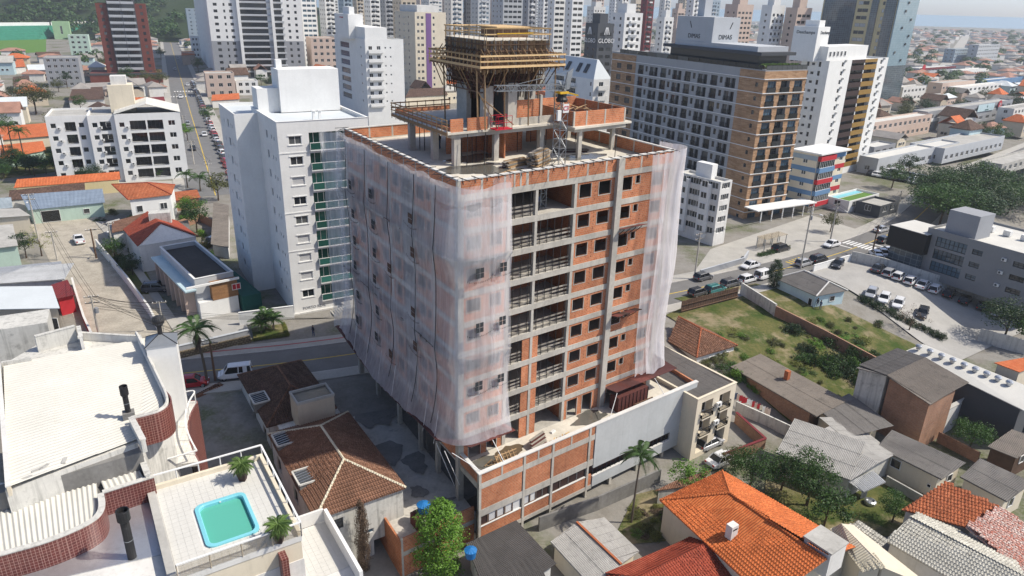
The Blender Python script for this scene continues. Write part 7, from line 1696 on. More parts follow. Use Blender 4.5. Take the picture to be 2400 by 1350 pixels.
def shed(label, pix, z, roof, wall='white_dirty', name='house', cat='house', group=None, wins=(), sheets=None, th=.1, T=None, tiles=None, inset=.35):
    """single roof plane through four surveyed corners; z: height or one per corner"""
    z = z if hasattr(z, '__len__') else [z]*len(pix); P = [at(*p, h) for p, h in zip(pix, z)]
    if ccw([Vector(p) for p in P])[0] != P[0]: P = P[::-1]
    T = T or thing(name, label, cat, (sum((p.x for p in P))/len(P), sum((p.y for p in P))/len(P), gz(P)), group)
    b = MB(); slabs(b, [P], th); rf = b.build('roof', roof, T); walls(T, P, [p.z-th-.01 for p in P], wall, inset, wins)
    if sheets: sheet_roof(rf, [P[(sheets[0]+i) % 4] for i in range(4)], roof, *sheets[1:])
    if tiles: tile_roof(rf, [[P[(tiles[0]+i) % 4] for i in range(4)]], roof, *tiles[1:])
    return T
def roof3(label, e0, e1, r0, r1, ze, zr, roof, wall='white_dirty', hip=(0, 0), group=None, wins=(), cap=None, tiles=None, sheets=None, name='house', cat='house', T=None):
    """two-sided roof from the near eave (e0,e1) and ridge (r0,r1); far eave mirrored. hip: slope the ends"""
    E0, E1, A, B = at(*e0, ze), at(*e1, ze), at(*r0, zr), at(*r1, zr); d = (B-A); d.z = 0; d.normalize()
    def mir(p): v = Vector((p.x-A.x, p.y-A.y, 0)); w = d*v.dot(d); m = w*2-v; return Vector((A.x+m.x, A.y+m.y, ze))
    F0, F1 = mir(E0), mir(E1)
    if E0.x*(E1.y-F0.y)+E1.x*(F0.y-E0.y)+F0.x*(E0.y-E1.y) < 0: E0, E1, A, B, F0, F1 = E1, E0, B, A, F1, F0; hip = hip[::-1]
    T = T or thing(name, label, cat, ((E0.x+F1.x)/2, (E0.y+F1.y)/2, gz([E0, E1, F0, F1])), group)
    pl = [[E0, E1, B, A], [F1, F0, A, B]]; rg = [(A, B)]
    if hip[0]: pl.append([F0, E0, A]); rg += [(E0, A), (F0, A)]
    if hip[1]: pl.append([E1, F1, B]); rg += [(E1, B), (F1, B)]
    b = MB(); slabs(b, pl, .1); rf = b.build('roof', roof, T); walls(T, [E0, E1, F1, F0], [ze-.11]*4, wall, wins=wins)
    c = (E0+E1+F0+F1)/4; k = .12
    g = MB()
    for h, p, q, r in ((hip[0], E0, F0, A), (hip[1], E1, F1, B)):
        if not h: a = [v.lerp(Vector((c.x, c.y, v.z)), k*.4) for v in (p, q, r)]; g.face([a[0]-Vector((0, 0, .12)), a[1]-Vector((0, 0, .12)), a[2]-Vector((0, 0, .16))])
    if g.f: g.build('gable', wall, T)
    if cap: b = MB(); caps(b, rg); b.build('ridge_cap', cap, rf)
    if tiles: tile_roof(rf, pl, roof, *tiles)
    if sheets:
        for p in pl: sheet_roof(rf, p, roof, *sheets)
    return T
# ---- left quarter
zt = 6.2; q, lx, ly = frame3(at(455, 655, zt), at(543, 634, zt), at(383, 577, zt))
RH = block('terraced_house', 'grey-roofed row of town houses with a timber-look end wall', 'house', q, lx, ly, 0, zt, 'grey_light', roof='fibre_dark', par=.7, L=rep(cols(ly, 5, 1.2, .2, 2.4, 'd', .6, .3, 'grey_dark', 'glass_dark'), 0, 3, 1), cap='white')
pbox('eave_slab', q, -1.6, 0, -.4, ly, 4.4, 4.7, 'light_blue', RH); pbox('timber_front', q, 2., lx+.1, -1., -.01, 2.6, 5.4, 'wood_clad_dark', RH); pbox('eave_slab', q, -1.6, lx+.4, -1.3, -1.01, 5.3, 5.6, 'white', RH); inst('window', wmesh(1.3, 1., 'w', 'white', 'red_paint'), q(5, -1.03, 3.6), q.a, RH)
for i in range(7): pbox('fin_wall', q, -1.5, -.02, 1+i*ly/7, 1.25+i*ly/7, 0, 4.4, 'pink_beige', RH)
pbox('green_screen', q, lx+.3, lx+3.2, -2, ly, 0, 2.6, 'green_screen', RH); pbox('shop_wall', q, 0, lx, -.95, -.02, 0, 2.6, 'white', RH)
roof3('white gabled house with bright red ribbed roof and weathered tank box', (322, 577), (288, 537), (377, 523), (345, 495), 5., 7.4, 'tile_red', 'white_dirty', wins=((2, .5, 1.2, 2, 3.2),))
pbox('tank_box', Fr(at(352, 530, 6), R_(22)), 0, 3.6, 0, 2.2, 5, 8.3, 'white_stain', bpy.data.objects['house'])
roof3('white house under a rust-red hipped roof with a tall blank wall', (300, 468), (402, 456), (262, 432), (345, 428), 6., 7.8, 'tile_rust', 'white', (1, 1), cap='tile_red', wins=((0, .2, 1.2, 3, 4.4), (0, .8, 1.4, 3, 4.4)))
shed('dark mossy tiled lean-to beside the red-roofed house', ((262, 520), (345, 497), (330, 530), (262, 545)), (3.4, 3.4, 4.6, 4.4), 'tile_brown', 'white_dirty')
shed('long low garage house under a blue-grey ribbed roof', ((66, 492), (246, 474), (240, 442), (48, 456)), (3.2, 3.2, 4.4, 4.4), 'sheet_blue', 'mint', wins=((0, .25, 3.4, .1, 2.6, 's'), (0, .75, 1.2, 1.1, 2.2)))
shed('small grey-blue roofed outbuilding left of the garage house', ((-30, 492), (30, 486), (26, 462), (-30, 466)), (3., 3., 3.8, 3.8), 'sheet_bluegrey', 'white_dirty')
shed('long bright orange tiled roof behind the clipped round tree', ((32, 440), (282, 420), (280, 402), (40, 420)), (3.2, 3.2, 4.4, 4.4), 'tile_orange_far', 'yellow_wall'); shed('long brown tiled roof below the orange one', ((20, 470), (200, 450), (198, 428), (22, 446)), (3.2, 3.2, 4.2, 4.2), 'tile_dark', 'white_dirty')
shed('pale corrugated metal roof over a long shed by the cobbled street', ((-40, 668), (152, 655), (143, 612), (-40, 630)), (4., 4., 4.7, 4.7), 'sheet_metal', 'white_dirty', sheets=(0, .2, .03, 1.1, 4)); shed('whitish flat sheet roof beside the cobbled street', ((-40, 725), (140, 722), (122, 670), (-40, 672)), (4., 4., 4.5, 4.5), 'pale_roof', 'beige', wins=((0, .85, 2.2, .2, 2.4, 'd'),))
shed('small wine-red ribbed awning roof over a patio', ((134, 700), (176, 690), (158, 655), (118, 668)), (3., 3., 3.8, 3.8), 'sheet_maroon', 'red_paint'); shed('maroon sheet roof under the pale flat roof', ((-40, 792), (96, 775), (82, 738), (-40, 752)), (2.9, 2.9, 3.6, 3.6), 'maroon_roof', 'grey_light', wins=((0, .6, 3, .3, 1.6, 'g'),))
shed('pale green house with a mossy flat roof by the cobbled street', ((-40, 585), (42, 575), (30, 525), (-40, 530)), 4.2, 'roof_conc', 'mint'); shed('cream flat-roofed house with a yellow porch', ((-40, 512), (72, 505), (45, 488), (-40, 490)), 3.6, 'roof_conc', 'cream')
freewall('patio_wall', 'low red patio wall curving along the cobbled street', [tuple(at(*p, 0)[:2]) for p in ((172, 668), (178, 690), (200, 760), (218, 800))], 1.3, .2, 'red_paint', 'white_dirty')
freewall('gate_wall', 'white barred gate wall along the cobbled street', [tuple(at(*p, 0)[:2]) for p in ((228, 580), (300, 668), (352, 740), (370, 775))], 1.6, .18, 'white', 'white_dirty'); freewall('planter_wall', 'grey corner wall on a stone base', [tuple(at(*p, 0)[:2]) for p in ((405, 800), (418, 832), (585, 792))], 1.3, .3, 'grey_mid', 'grey_light')
freewall('stone_retaining_wall', 'rough stone wall under the grey corner wall', [tuple(at(*p, 0)[:2]) for p in ((420, 842), (588, 802))], 1.1, .3, 'stone_wall'); freewall('garden_wall', 'white wall in front of the green-balconied block', [tuple(at(*p, 0)[:2]) for p in ((562, 762), (690, 745))], 2., .2, 'white', 'white')
for i, (p, zz, m, w, lab) in enumerate((((0, 328, 118, 318, 110, 288, 0, 296), 3.4, 'tile_orange_far', 'cream', 'orange tiled house with cream walls behind the palms'), ((0, 372, 108, 352, 100, 330, 0, 340), 3., 'tile_orange_far', 'mint', 'orange tiled house with pale green walls behind the palms'), ((160, 235, 245, 232, 240, 203, 170, 206), 3.6, 'tile_dark', 'white_dirty', 'dark brown tiled house left of the white apartment house'), ((325, 246, 388, 240, 384, 226, 326, 230), 4., 'maroon_roof', 'white', 'low white building with a maroon roof patch'), ((30, 200, 70, 198, 68, 176, 30, 180), 3.6, 'tile_dark', 'cream', 'brown tiled house beyond the big round tree'), ((0, 160, 60, 156, 54, 138, 0, 142), 3.6, 'tile_orange_far', 'white_dirty', 'orange roofed house near the football ground'), ((62, 170, 104, 166, 100, 150, 64, 154), 3.4, 'tile_orange_far', 'mint', 'small orange roofed house beside the grey block'), ((495, 236, 562, 232, 560, 218, 497, 222), 3.2, 'tile_orange_far', 'white_dirty', 'low orange roof below the pinkish block'), ((425, 130, 456, 128, 454, 119, 426, 121), 6.4, 'tile_orange_far', 'pink_beige', 'orange roof capping the small avenue corner house'), ((950, 228, 1050, 222, 1040, 205, 960, 208), 6, 'tile_dark', 'cream', 'brown roofed house beneath the cream block'), ((690, 125, 760, 122, 755, 108, 695, 112), 4, 'far_roof_grey', 'yellow_wall', 'pale yellow house below the white skyline towers'))):
    shed(lab, tuple(zip(p[::2], p[1::2])), (zz, zz, zz+1.4, zz+1.4), m, w)
# football ground
P = [at(*p, .02) for p in ((-120, 132), (108, 122), (108, 92), (-120, 96))]; o = MB().face(P).build('football_pitch', 'turf_pitch'); o['kind'] = 'structure'
for j, (a, b_, c, d) in enumerate((((-150, 96), (85, 90), (84, 66), (-150, 70)), ((90, 90), (232, 82), (230, 50), (90, 62)), ((345, 80), (385, 74), (384, 52), (345, 56)))):
    T = thing('stadium_stand', ('green seating stand with a pale rail behind the pitch', 'green corner stand behind the red tower', 'green stand end right of the red tower')[j], 'stand', at(*a, 0)); n = 6
    A0, B0 = at(*a, 1), at(*b_, 1); up = (at((c[0]+d[0])/2, (c[1]+d[1])/2, 12)-at((a[0]+b_[0])/2, (a[1]+b_[1])/2, 1)); up = Vector((0, 1, 0))*24
    for i in range(n): p, r = A0+up*(i/n), B0+up*(i/n); MB().prism([x[:2] for x in (p, r, r+up/n, p+up/n)], 0, 2+i*2.).build('tier', 'stand_green', T)
    p, r = A0+up, B0+up; MB().prism([x[:2] for x in (p, r, r+Vector((0, 1, 0)), p+Vector((0, 1, 0)))], 0, 15).build('back_wall', 'white', T)
roof3('small white house with brown tiles down in the alley', (478, 985), (538, 962), (462, 925), (520, 900), -1.4, .2, 'tile_brown', 'white_dirty', (1, 1), tiles=(.28, .4, 0), wins=((0, .4, .8, -4, -2.2, 'd'),))
shed('dark brown corrugated carport roof beside the white block', ((494, 572), (536, 580), (536, 480), (500, 474)), (2.8, 2.8, 3.2, 3.2), 'fibre_warm', 'white_dirty', inset=1.2)
shed('low mossy garage roof behind the red-roofed house', ((405, 560), (450, 548), (440, 515), (402, 524)), 2.8, 'fibre_grey', 'old_brick'); shed('small orange lean-to roof behind the gate wall', ((408, 470), (470, 462), (462, 444), (405, 450)), (2.6, 2.6, 3.2, 3.2), 'tile_rust', 'old_brick')
shed('white porch roof next to the cobbled street top', ((252, 540), (285, 530), (280, 512), (250, 520)), 2.7, 'roof_conc', 'white_dirty'); freewall('garden_wall', 'old brick garden wall behind the red-roofed house', [tuple(at(*p, 0)[:2]) for p in ((395, 545), (470, 520), (525, 545))], 1.8, .2, 'old_brick')
lot('garden_lawn', ((232, 580), (300, 560), (372, 690), (318, 690)), 'grass', .05)
# ------------------------------------------------------------------ right quarter
f, Lx, Ly, zt = fp((1636, 937), 1727, Ly=14, base=(1644, 1082), th=37, z0=-4.2)
n = 3; fh = (zt+4.2)/3.3; z1 = -4.2+.3
CA = block('cream_flats', 'cream three-storey flats with iron balconies and a corrugated roof', 'building', f, Lx, Ly, -5, zt, 'cream', R=rep([(.9, 2.9, .1, 2.2, 'd', 1., 'white', 'glass_dark'), (Lx-3., Lx-1., .1, 2.2, 'd', 1., 'white', 'glass_dark')], z1, fh, n), roof='fibre_grey', cap='cream')
S = Side(f, 'R', Lx, Ly); rails(S, [(a, a+2, z1+i*fh+.05) for i in (1, 2) for a in (.9, Lx-3.)], CA, 'rail', .3, 'cream', 'glass_dark'); [acunit(S, 3.4, z1+i*fh+.9, CA) for i in (1, 2)]
sheet_roof(CA, [f(.3, .3, zt-.25), f(Lx-.3, .3, zt-.25), f(Lx-.3, Ly-.3, zt+.3), f(.3, Ly-.3, zt+.3)], 'fibre_grey', .18, .03, 1.06, 3)
# grey office by the parking lot
zt = zat(gp(2452, 728), 2480, 566); f, Lx, Ly, _ = fp((2480, 566), None, 2187, base=(2452, 728), th=31, Lx=16); n = 3; fh = (zt)/3.6
ws = []
for i in range(n):
    z = .9+i*fh+.3; ws += [(Ly-7.6, Ly-2., z-.5, z+fh-1., 'g', .2, 'black', 'glass_blue'), (Ly-10.4, Ly-8.6, z, z+fh-1.4, 'g', .2, 'black', 'glass_blue')]
    for k in range(4): o = 3+k*6.6; ws += [(o, o+2.4, z-.1, z+fh-1.5, 'g', .2, 'black', 'glass')] if o+2.4 < Ly-11 else []
GO = block('grey_office', 'charcoal office building with black gridded windows by the parking lot', 'building', f, Lx, Ly, -1, zt, 'grey_wall', L=ws, roof='roof_white', par=.4); S = Side(f, 'L', Lx, Ly)
for i in range(n):
    for k in range(4): acunit(S, 6.4+k*6.6, 1.6+i*fh, GO) if 6.4+k*6.6 < Ly-12 else None
pbox('roof_house', f, 1, 6, Ly-8, Ly-2.5, zt-.4, zt+4, 'grey_mid', GO)
for k in range(7): pbox('roof_unit', f, 9, 10, 2+k*3, 3.2+k*3, zt-.3, zt+.7, 'ac_white', GO)
by = solve(f(0, 0), f.w, 2097, zt*.86)-Ly+1; bq = f.sub(-1.5, Ly-1); pbox('black_cladding', bq, 0, 8, 0, by, 3.4, zt*.86, 'black', GO); pbox('black_wing_roof', bq, .1, 7.9, .1, by-.1, zt*.86, zt*.86+.1, 'roof_white', GO); pbox('dark_glass_base', bq, .6, 7, .6, by-.6, -.5, 3.4, 'curtain_dark', GO)
freewall('lot_wall', 'stained white wall between the parking lot and the charcoal office', [tuple(gp(*p)[:2]) for p in ((1993, 613), (2067, 630), (2263, 692), (2440, 742))], 2.2, .25, 'white_stain'); freewall('lot_front_wall', 'white street wall with posts at the parking lot', [tuple(gp(*p)[:2]) for p in ((1905, 638), (1995, 612))], 1.4, .2, 'white', 'white')
roof3('derelict blue-white cottage with a grey hipped roof in the grass lot', (1817, 652), (1913, 694), (1884, 634), (1943, 660), 1.9, 3.6, 'fibre_grey', 'light_blue', (1, 1), cap='white_dirty', wins=((1, .6, 1.2, .2, 1.2), (0, .9, .8, -1, 1., 'd')))
freewall('old_lot_wall', 'crumbling brick and plaster wall dividing the grass lots', [tuple(gp(*p)[:2]) for p in ((1735, 690), (1815, 742))], 2.2, .3, 'white_stain'); freewall('old_brick_wall', 'old bare brick wall dividing the grass lots', [tuple(gp(*p)[:2]) for p in ((1815, 742), (1930, 800), (2060, 870))], 1.9, .3, 'old_brick')
T = thing('plank_fence', 'dark timber hoarding along the street edge of the grass lot', 'fence', gp(1660, 715)); a, b_ = gp(1595, 735), gp(1728, 700)
for i in range(24): p, r = a.lerp(b_, i/24), a.lerp(b_, (i+.9)/24); MB().prism([(p.x, p.y), (r.x, r.y), (r.x-.03, r.y+.06), (p.x-.03, p.y+.06)], p.z-.2, p.z+2.1+RND.uniform(0, .12)).build('board', 'fence_wood', T)
for z in (.5, 1.5): bar('rail', a+Vector((.1, -.1, z)), b_+Vector((.1, -.1, z)), .08, .12, 'plank_dark', T)
roof3('white cottage with a brown hipped tile roof by the unfinished tower', (1566, 800), (1633, 838), (1590, 742), (1643, 770), -.2, 1.9, 'tile_brown', 'white_dirty', (0, 1), cap='tile_rust', tiles=(.3, .42, 0), wins=((1, .4, 1.2, -2, -.9), (1, .8, 1., -2, -.9)))
SH = shed('open-sided long shed under a grey-brown fibre cement roof', ((1712, 860), (1780, 830), (1976, 936), (1914, 977)), (-1.4, -.7, -.7, -1.4), 'fibre_warm', 'old_brick', sheets=(3, .18, .028, 1.06, 2.6), inset=1.); p = at(1843, 890, -1); pbox('chimney', Fr(p, .6), -.3, .3, -.3, .3, -1.6, .4, 'terracotta', SH)
T = shed('tall bare-brick house with a broken grey roof and open gable', ((2007, 862), (2097, 822), (2168, 838), (2078, 880)), (3.2, 3.4, 3.6, 3.6), 'fibre_grey', 'white_stain', sheets=(0, .18, .03, 1.06, 2.4)); shed('', ((2078, 880), (2168, 838), (2252, 905), (2180, 948)), (3.6, 3.6, 2.6, 2.6), 'fibre_warm', 'old_brick', T=T, sheets=(2, .18, .03, 1.06, 2.4)); shed('', ((2178, 985), (2252, 945), (2262, 930), (2186, 968)), (-.8, -.8, -.7, -.7), 'roof_conc', 'white_dirty', T=T)
shed('cream cottage with a twin-toned grey sheet roof', ((1914, 957), (1990, 922), (2072, 982), (1996, 1024)), (-1.3, -.6, -.6, -1.3), 'fibre_grey', 'cream', sheets=(3, .18, .03, 1.06, 2.2), wins=((0, .5, 1, -3, -2), (2, .5, 1.2, -3, -2)))
T = roof3('shabby white house with patched translucent roof sheets and a porch', (1993, 1126), (1818, 1062), (2060, 1084), (1921, 1010), -1.6, -.7, 'fibre_pale', 'white_stain', sheets=(.18, .03, 1.06, 2.)); shed('', ((1990, 1130), (2043, 1104), (2076, 1130), (2024, 1154)), (-2.2, -2, -2.4, -2.6), 'sheet_metal', 'white_stain', T=T, inset=1.3, sheets=(0, .2, .03, 1, 3))
shed('long cream house under one plain grey sheet roof', ((2055, 1048), (2090, 1007), (2264, 1084), (2207, 1124)), (-1.6, -.8, -.8, -1.6), 'fibre_grey', 'cream', sheets=(3, .18, .03, 1.06, 2.2), wins=((0, .6, 1., -3, -2), (3, .3, 1.2, -3.2, -2), (3, .9, .4, -3.4, -3)))
shed('cream house with blue shutters under a grey sheet roof', ((2250, 1118), (2297, 1074), (2420, 1130), (2360, 1176)), (-1.8, -1., -1., -1.8), 'fibre_grey', 'cream', sheets=(3, .18, .03, 1.06, 2.2), wins=((0, .4, 1., -3.4, -2.2),)); shed('dark timber cottage with white windows at the lane end', ((2314, 1046), (2372, 1006), (2440, 1030), (2384, 1074)), (-1.5, -.6, -.6, -1.5), 'fibre_warm', 'fence_wood', wins=((0, .4, 1.1, -3, -1.9), (0, .8, 1., -3, -1.9)))
shed('rust-orange tiled roof next to the cream houses', ((2113, 1194), (2210, 1134), (2342, 1186), (2263, 1236)), (-.9, .3, .3, -.9), 'tile_rust', 'white_dirty', tiles=(3, .3, .4, 0)); shed('red and white chequered tile roof adjoining the rust-orange roof', ((2263, 1236), (2342, 1186), (2440, 1250), (2400, 1345)), (-.4, .3, -.6, -1.4), 'tile_pinkwhite', 'white_dirty', tiles=(0, .3, .4, 0))
roof3('white house under a mossy pale tiled gable roof', (2075, 1268), (2300, 1400), (2134, 1210), (2400, 1352), -1.2, .2, 'tile_white', 'white_dirty', tiles=(.27, .4, 250))
T = shed('cream tiled roof beside the big orange roof', ((1945, 1240), (1972, 1227), (2075, 1330), (2020, 1340)), (-1., .0, .0, -1.), 'tile_cream', 'cream', tiles=(3, .26, .4, 0)); shed('', ((1972, 1227), (2000, 1230), (2190, 1380), (2075, 1332)), (.0, -.1, -.6, .0), 'cream', 'cream', T=T); shed('stained narrow tile strip roof between the cream and pale roofs', ((1985, 1232), (2015, 1222), (2082, 1268), (2060, 1284)), (-1.4, -1, -1, -1.4), 'tile_white', 'white_stain', tiles=(3, .26, .4, 0))
# big orange roof
OR = roof3('large bright orange tiled house with a hipped roof and tank box', (1546, 1172), (1800, 1410), (1710, 1155), (1935, 1312), -.4, 1.7, 'tile_orange', 'cream', (1, 0), cap='tile_orange', tiles=(.27, .38, 300), wins=((3, .5, 1, -3, -2),))
p = at(1713, 1255, .4); pbox('chimney', Fr(p, .6), -.45, .45, -.35, .35, -.5, 1.7, 'white_dirty', OR); pbox('chimney_slot', Fr(p, .6), -.3, .3, -.37, -.351, 1.25, 1.4, 'black', OR); q, lx, ly = frame3(at(1948, 1300, 2.2), at(1992, 1278, 2.2), at(1882, 1262, 2.2)); pbox('tank_box', q, 0, lx, 0, ly, -.5, 2.2, 'white_dirty', OR); pbox('tank_lid', q, -.1, lx+.1, -.1, ly+.1, 2.2, 2.35, 'roof_conc', OR)
T = shed('dark red tiled gable roof below the big orange roof', ((1418, 1342), (1640, 1250), (1664, 1270), (1502, 1352)), (-1.6, -1.6, -.6, -.6), 'tile_red', 'white_stain', tiles=(0, .27, .38, 150)); shed('', ((1502, 1352), (1664, 1270), (1725, 1365), (1610, 1430)), (-.6, -.6, -1.8, -1.8), 'tile_red', 'white_stain', T=T, tiles=(2, .27, .38, 150))
shed('black-stained corrugated roof beside the bright conifer', ((1092, 1274), (1210, 1219), (1304, 1320), (1150, 1420)), (-1.8, -1.0, -1.2, -2.0), 'fibre_dark', 'white_stain', sheets=(3, .18, .032, 1.06, 3.))
T = shed('pale grey fibre roof with a red-brown ridge strip', ((1290, 1270), (1352, 1223), (1456, 1322), (1395, 1385)), (-2.2, -1.6, -1.6, -2.2), 'fibre_pale', 'cream', sheets=(3, .18, .028, 1.06, 2.)); shed('', ((1352, 1223), (1416, 1213), (1498, 1292), (1456, 1322)), (-1.6, -2., -2., -1.6), 'fibre_pale', 'cream', T=T, sheets=(1, .18, .028, 1.06, 2.)); bar('ridge_strip', at(1352, 1223, -1.5), at(1456, 1322, -1.5), .22, .12, 'terracotta', T)
shed('old clay tile lean-to at the foot of the podium', ((1535, 1150), (1580, 1128), (1668, 1100), (1640, 1135)), (-2.6, -2.2, -2.2, -2.6), 'tile_brown', 'white_stain')
WR = shed('white metal warehouse roof dotted with round ventilators', ((2118, 824), (2163, 806), (2440, 918), (2400, 962)), (1.5, 2.3, 2.3, 1.5), 'roof_white', 'grey_dark')
for i in range(9): p = at(2152+i*26.5, 818+i*10.6, 2.1); MB().lathe(p, [(.28, 0), (.28, .2), (.42, .3), (.45, .5), (.3, .68), (.05, .72)], 12).build('ventilator', 'galvanised', WR)
shed('orange roofed cream house at the lane corner', ((2330, 850), (2400, 838), (2440, 850), (2390, 872)), 3, 'tile_orange_far', 'cream')
for lab, pts, h, m in (('long black-stained boundary wall behind the lane houses', ((2262, 925), (2330, 985), (2420, 1020)), 3.2, 'grey_dark'), ('low red-brown brick yard wall', ((2195, 1035), (2290, 1085)), 1.5, 'old_brick'), ('white weathered yard wall with a clothes line', ((1722, 965), (1800, 1000), (1885, 1040)), 1.6, 'white_stain'), ('concrete yard wall beside the patched house', ((2074, 1135), (2180, 1195)), 1.2, 'roof_conc'), ('red-capped brick wall of the flats car yard', ((1722, 990), (1790, 1052), (1690, 1090)), 1.5, 'old_brick'), ('mossy concrete wall at the foot of the podium', ((1262, 1245), (1400, 1195), (1545, 1130)), 1.8, 'concrete_dark'), ('stained white wall by the white warehouse', ((2290, 800), (2400, 830)), 2.4, 'white_stain')):
    freewall('boundary_wall', lab, [tuple(gp(*p)[:2]) for p in pts], h, .22, m, 'maroon_roof' if 'capped' in lab else None)
T = thing('clothes_line', 'washing hung out to dry on a line along the weathered wall', 'laundry', gp(1760, 985)); a, b_ = gp(1724, 962)+Vector((0, 1.2, 2.)), gp(1808, 1003)+Vector((0, 1.2, 2.)); bar('line', a, b_, .02, .02, 'cable', T)
for i in range(14): p = a.lerp(b_, (i+.5)/14); MB().hexa([p+Vector((x, y, z)) for z in (-.7-.3*RND.random(), 0) for x, y in ((-.22, -.02), (.22, .1), (.21, .13), (-.23, .01))]).build('garment', RND.choice(['white', 'red_paint', 'print_white', 'pink_beige', 'cloth_blue', 'cream']), T)
p = gp(2337, 1180+0) if False else gp(2038, 1182); T = thing('grey_barrel_seat', 'dented silver-grey drum on the small lawn', 'drum', p); MB().lathe(p, [(.5, 0), (.62, .15), (.62, .5), (.45, .6), (.4, .4)], 14).build('shell', 'galvanised', T)
# ---- commercial quarter behind: low roofs, warehouses, signs
FB = [  # near top corner, right column, left column or depth, base, wall, roof, label
    ((2045, 288), 2186, 2030, (2040, 338), 'pink_beige', 'roof_white', 'long pinkish concrete parking deck wall'), ((2060, 372), 2250, 2034, (2056, 412), 'grey_light', 'roof_white', 'low car dealer hall with a grey flat roof'), ((2215, 348), 2356, 2133, (2212, 385), 'grey_light', 'roof_conc', 'sawn-off low hall with a worn concrete roof'), ((2050, 345), 2100, 2034, (2048, 372), 'grey_mid', 'roof_white', 'flat white roof behind the car dealer'),
    ((2210, 195), 2287, 2176, (2207, 235), 'pink_beige', 'roof_conc', 'white four-storey hotel with rows of square windows'), ((2118, 205), 2172, 2105, (2114, 240), 'white_dirty', 'roof_conc', 'low white shop with a grey awning beside the glass tower'), ((2175, 262), 2400, 2160, (2172, 310), 'grey_mid', 'roof_conc', 'long dark-roofed shop building with pharmacy signs'), ((2250, 205), 2368, 2235, (2246, 236), 'white', 'roof_white', 'white office with a small roof tower behind the dark-roofed shops'), ((2155, 160), 2240, 2130, (2154, 182), 'grey_light', 'roof_white', 'flat supermarket with dark red sign lettering'), ((2245, 165), 2312, 2238, (2244, 180), 'white', 'roof_white', 'small pale flat hall beyond the supermarket'), ((2290, 190), 2400, 2270, (2288, 212), 'blue_paint', 'roof_white', 'blue and yellow fronted store'), ((2240, 115), 2290, 2215, (2240, 148), 'blue_grey', 'roof_conc', 'blue-grey mid-rise block by the far street'), ((2295, 105), 2345, 2272, (2293, 150), 'grey_light', 'roof_conc', 'grey mid-rise block with a dark glazed front by the far street'), ((2350, 385), 2470, 2300, (2348, 412), 'roof_conc', 'roof_conc', 'ruined concrete roof edge near the big trees'), ((2378, 255), 2470, 2340, (2376, 292), 'white_dirty', 'fibre_pale', 'barrel-roofed pale hall behind the shops'), ((1990, 478), 2060, 1972, (1988, 500), 'white', 'paver', 'low white villa with a small rooftop lawn'), ((2062, 495), 2104, 2046, (2060, 512), 'grey_dark', 'roof_conc', 'dark carport entrance by the corner')]
FT = {}
for A, xB, xL, base, wall, roof, lab in FB:
    f, Lx, Ly, zt = fp(A, xB, xL, base=base, th=38); zt = max(3., zt); Lx = min(Lx, 90); Ly = min(max(Ly, 6), 60); n = max(1, int(zt/3.2)); nc = max(2, min(12, int(Lx/4)))
    FT[lab[:12]] = (block('commercial_building', lab, 'building', f, Lx, Ly, 0, zt, wall, R=rep(cols(Lx, nc, Lx/nc*.5, .9, 2.3, 'w', .6, .12, 'white', 'glass_dark'), .3, zt/n*.98, n), L=rep(cols(Ly, max(1, int(Ly/5)), 1.6, .9, 2.3, 'w', .6, .12, 'white', 'glass_dark'), .3, zt/n*.98, n), roof=roof), f, Lx, Ly, zt)
T, f, Lx, Ly, zt = FT['long dark-ro']; S = Side(f, 'R', Lx, Ly); pbox('sign_board', Fr(f(0, -.3), f.a), Lx*.55, Lx*.75, -.1, 0, zt-3.4, zt-.2, 'light_blue', T); text('+', S.pt(Lx*.66, zt-1.5, .45), S.rz, 3., 'green_screen', T); text('SANTA FEH', S.pt(Lx*.66, zt-2.9, .45), S.rz, .8, 'green_screen', T)
MB().tube(S.pt(Lx*.82, zt-1.4, .3), S.pt(Lx*.82, zt-1.4, .5), 2., n=20).build('round_sign', 'red_paint', T); text('24', S.pt(Lx*.82, zt-1.4, .55), S.rz, 2.2, 'print_white', T); pbox('white_fascia', Fr(f(0, -.3), f.a), 0, Lx*.54, -.05, 0, zt-4.4, zt-3., 'white', T)
T, f, Lx, Ly, zt = FT['flat superma']; S = Side(f, 'R', Lx, Ly); pbox('red_fascia', Fr(f(0, -.3), f.a), 0, Lx, -.1, 0, zt-1.6, zt, 'maroon_roof', T); text('BAKOOK', S.pt(Lx*.6, zt-4.2, .4), S.rz, 3.6, 'print_dark', T); MB().tube(S.pt(Lx*.1, zt, .3), S.pt(Lx*.1, zt, .6), 2.6, n=18).build('round_sign', 'red_paint', T)
T, f, Lx, Ly, zt = FT['low white vi']; pbox('roof_lawn', f, 1, Lx-1, 1, 3.5, zt-.45, zt-.35, 'turf_pitch', T); pbox('roof_pool', f, 1, Lx-1, 4, min(6, Ly-.4), zt-.45, zt-.36, 'pool_blue', T)
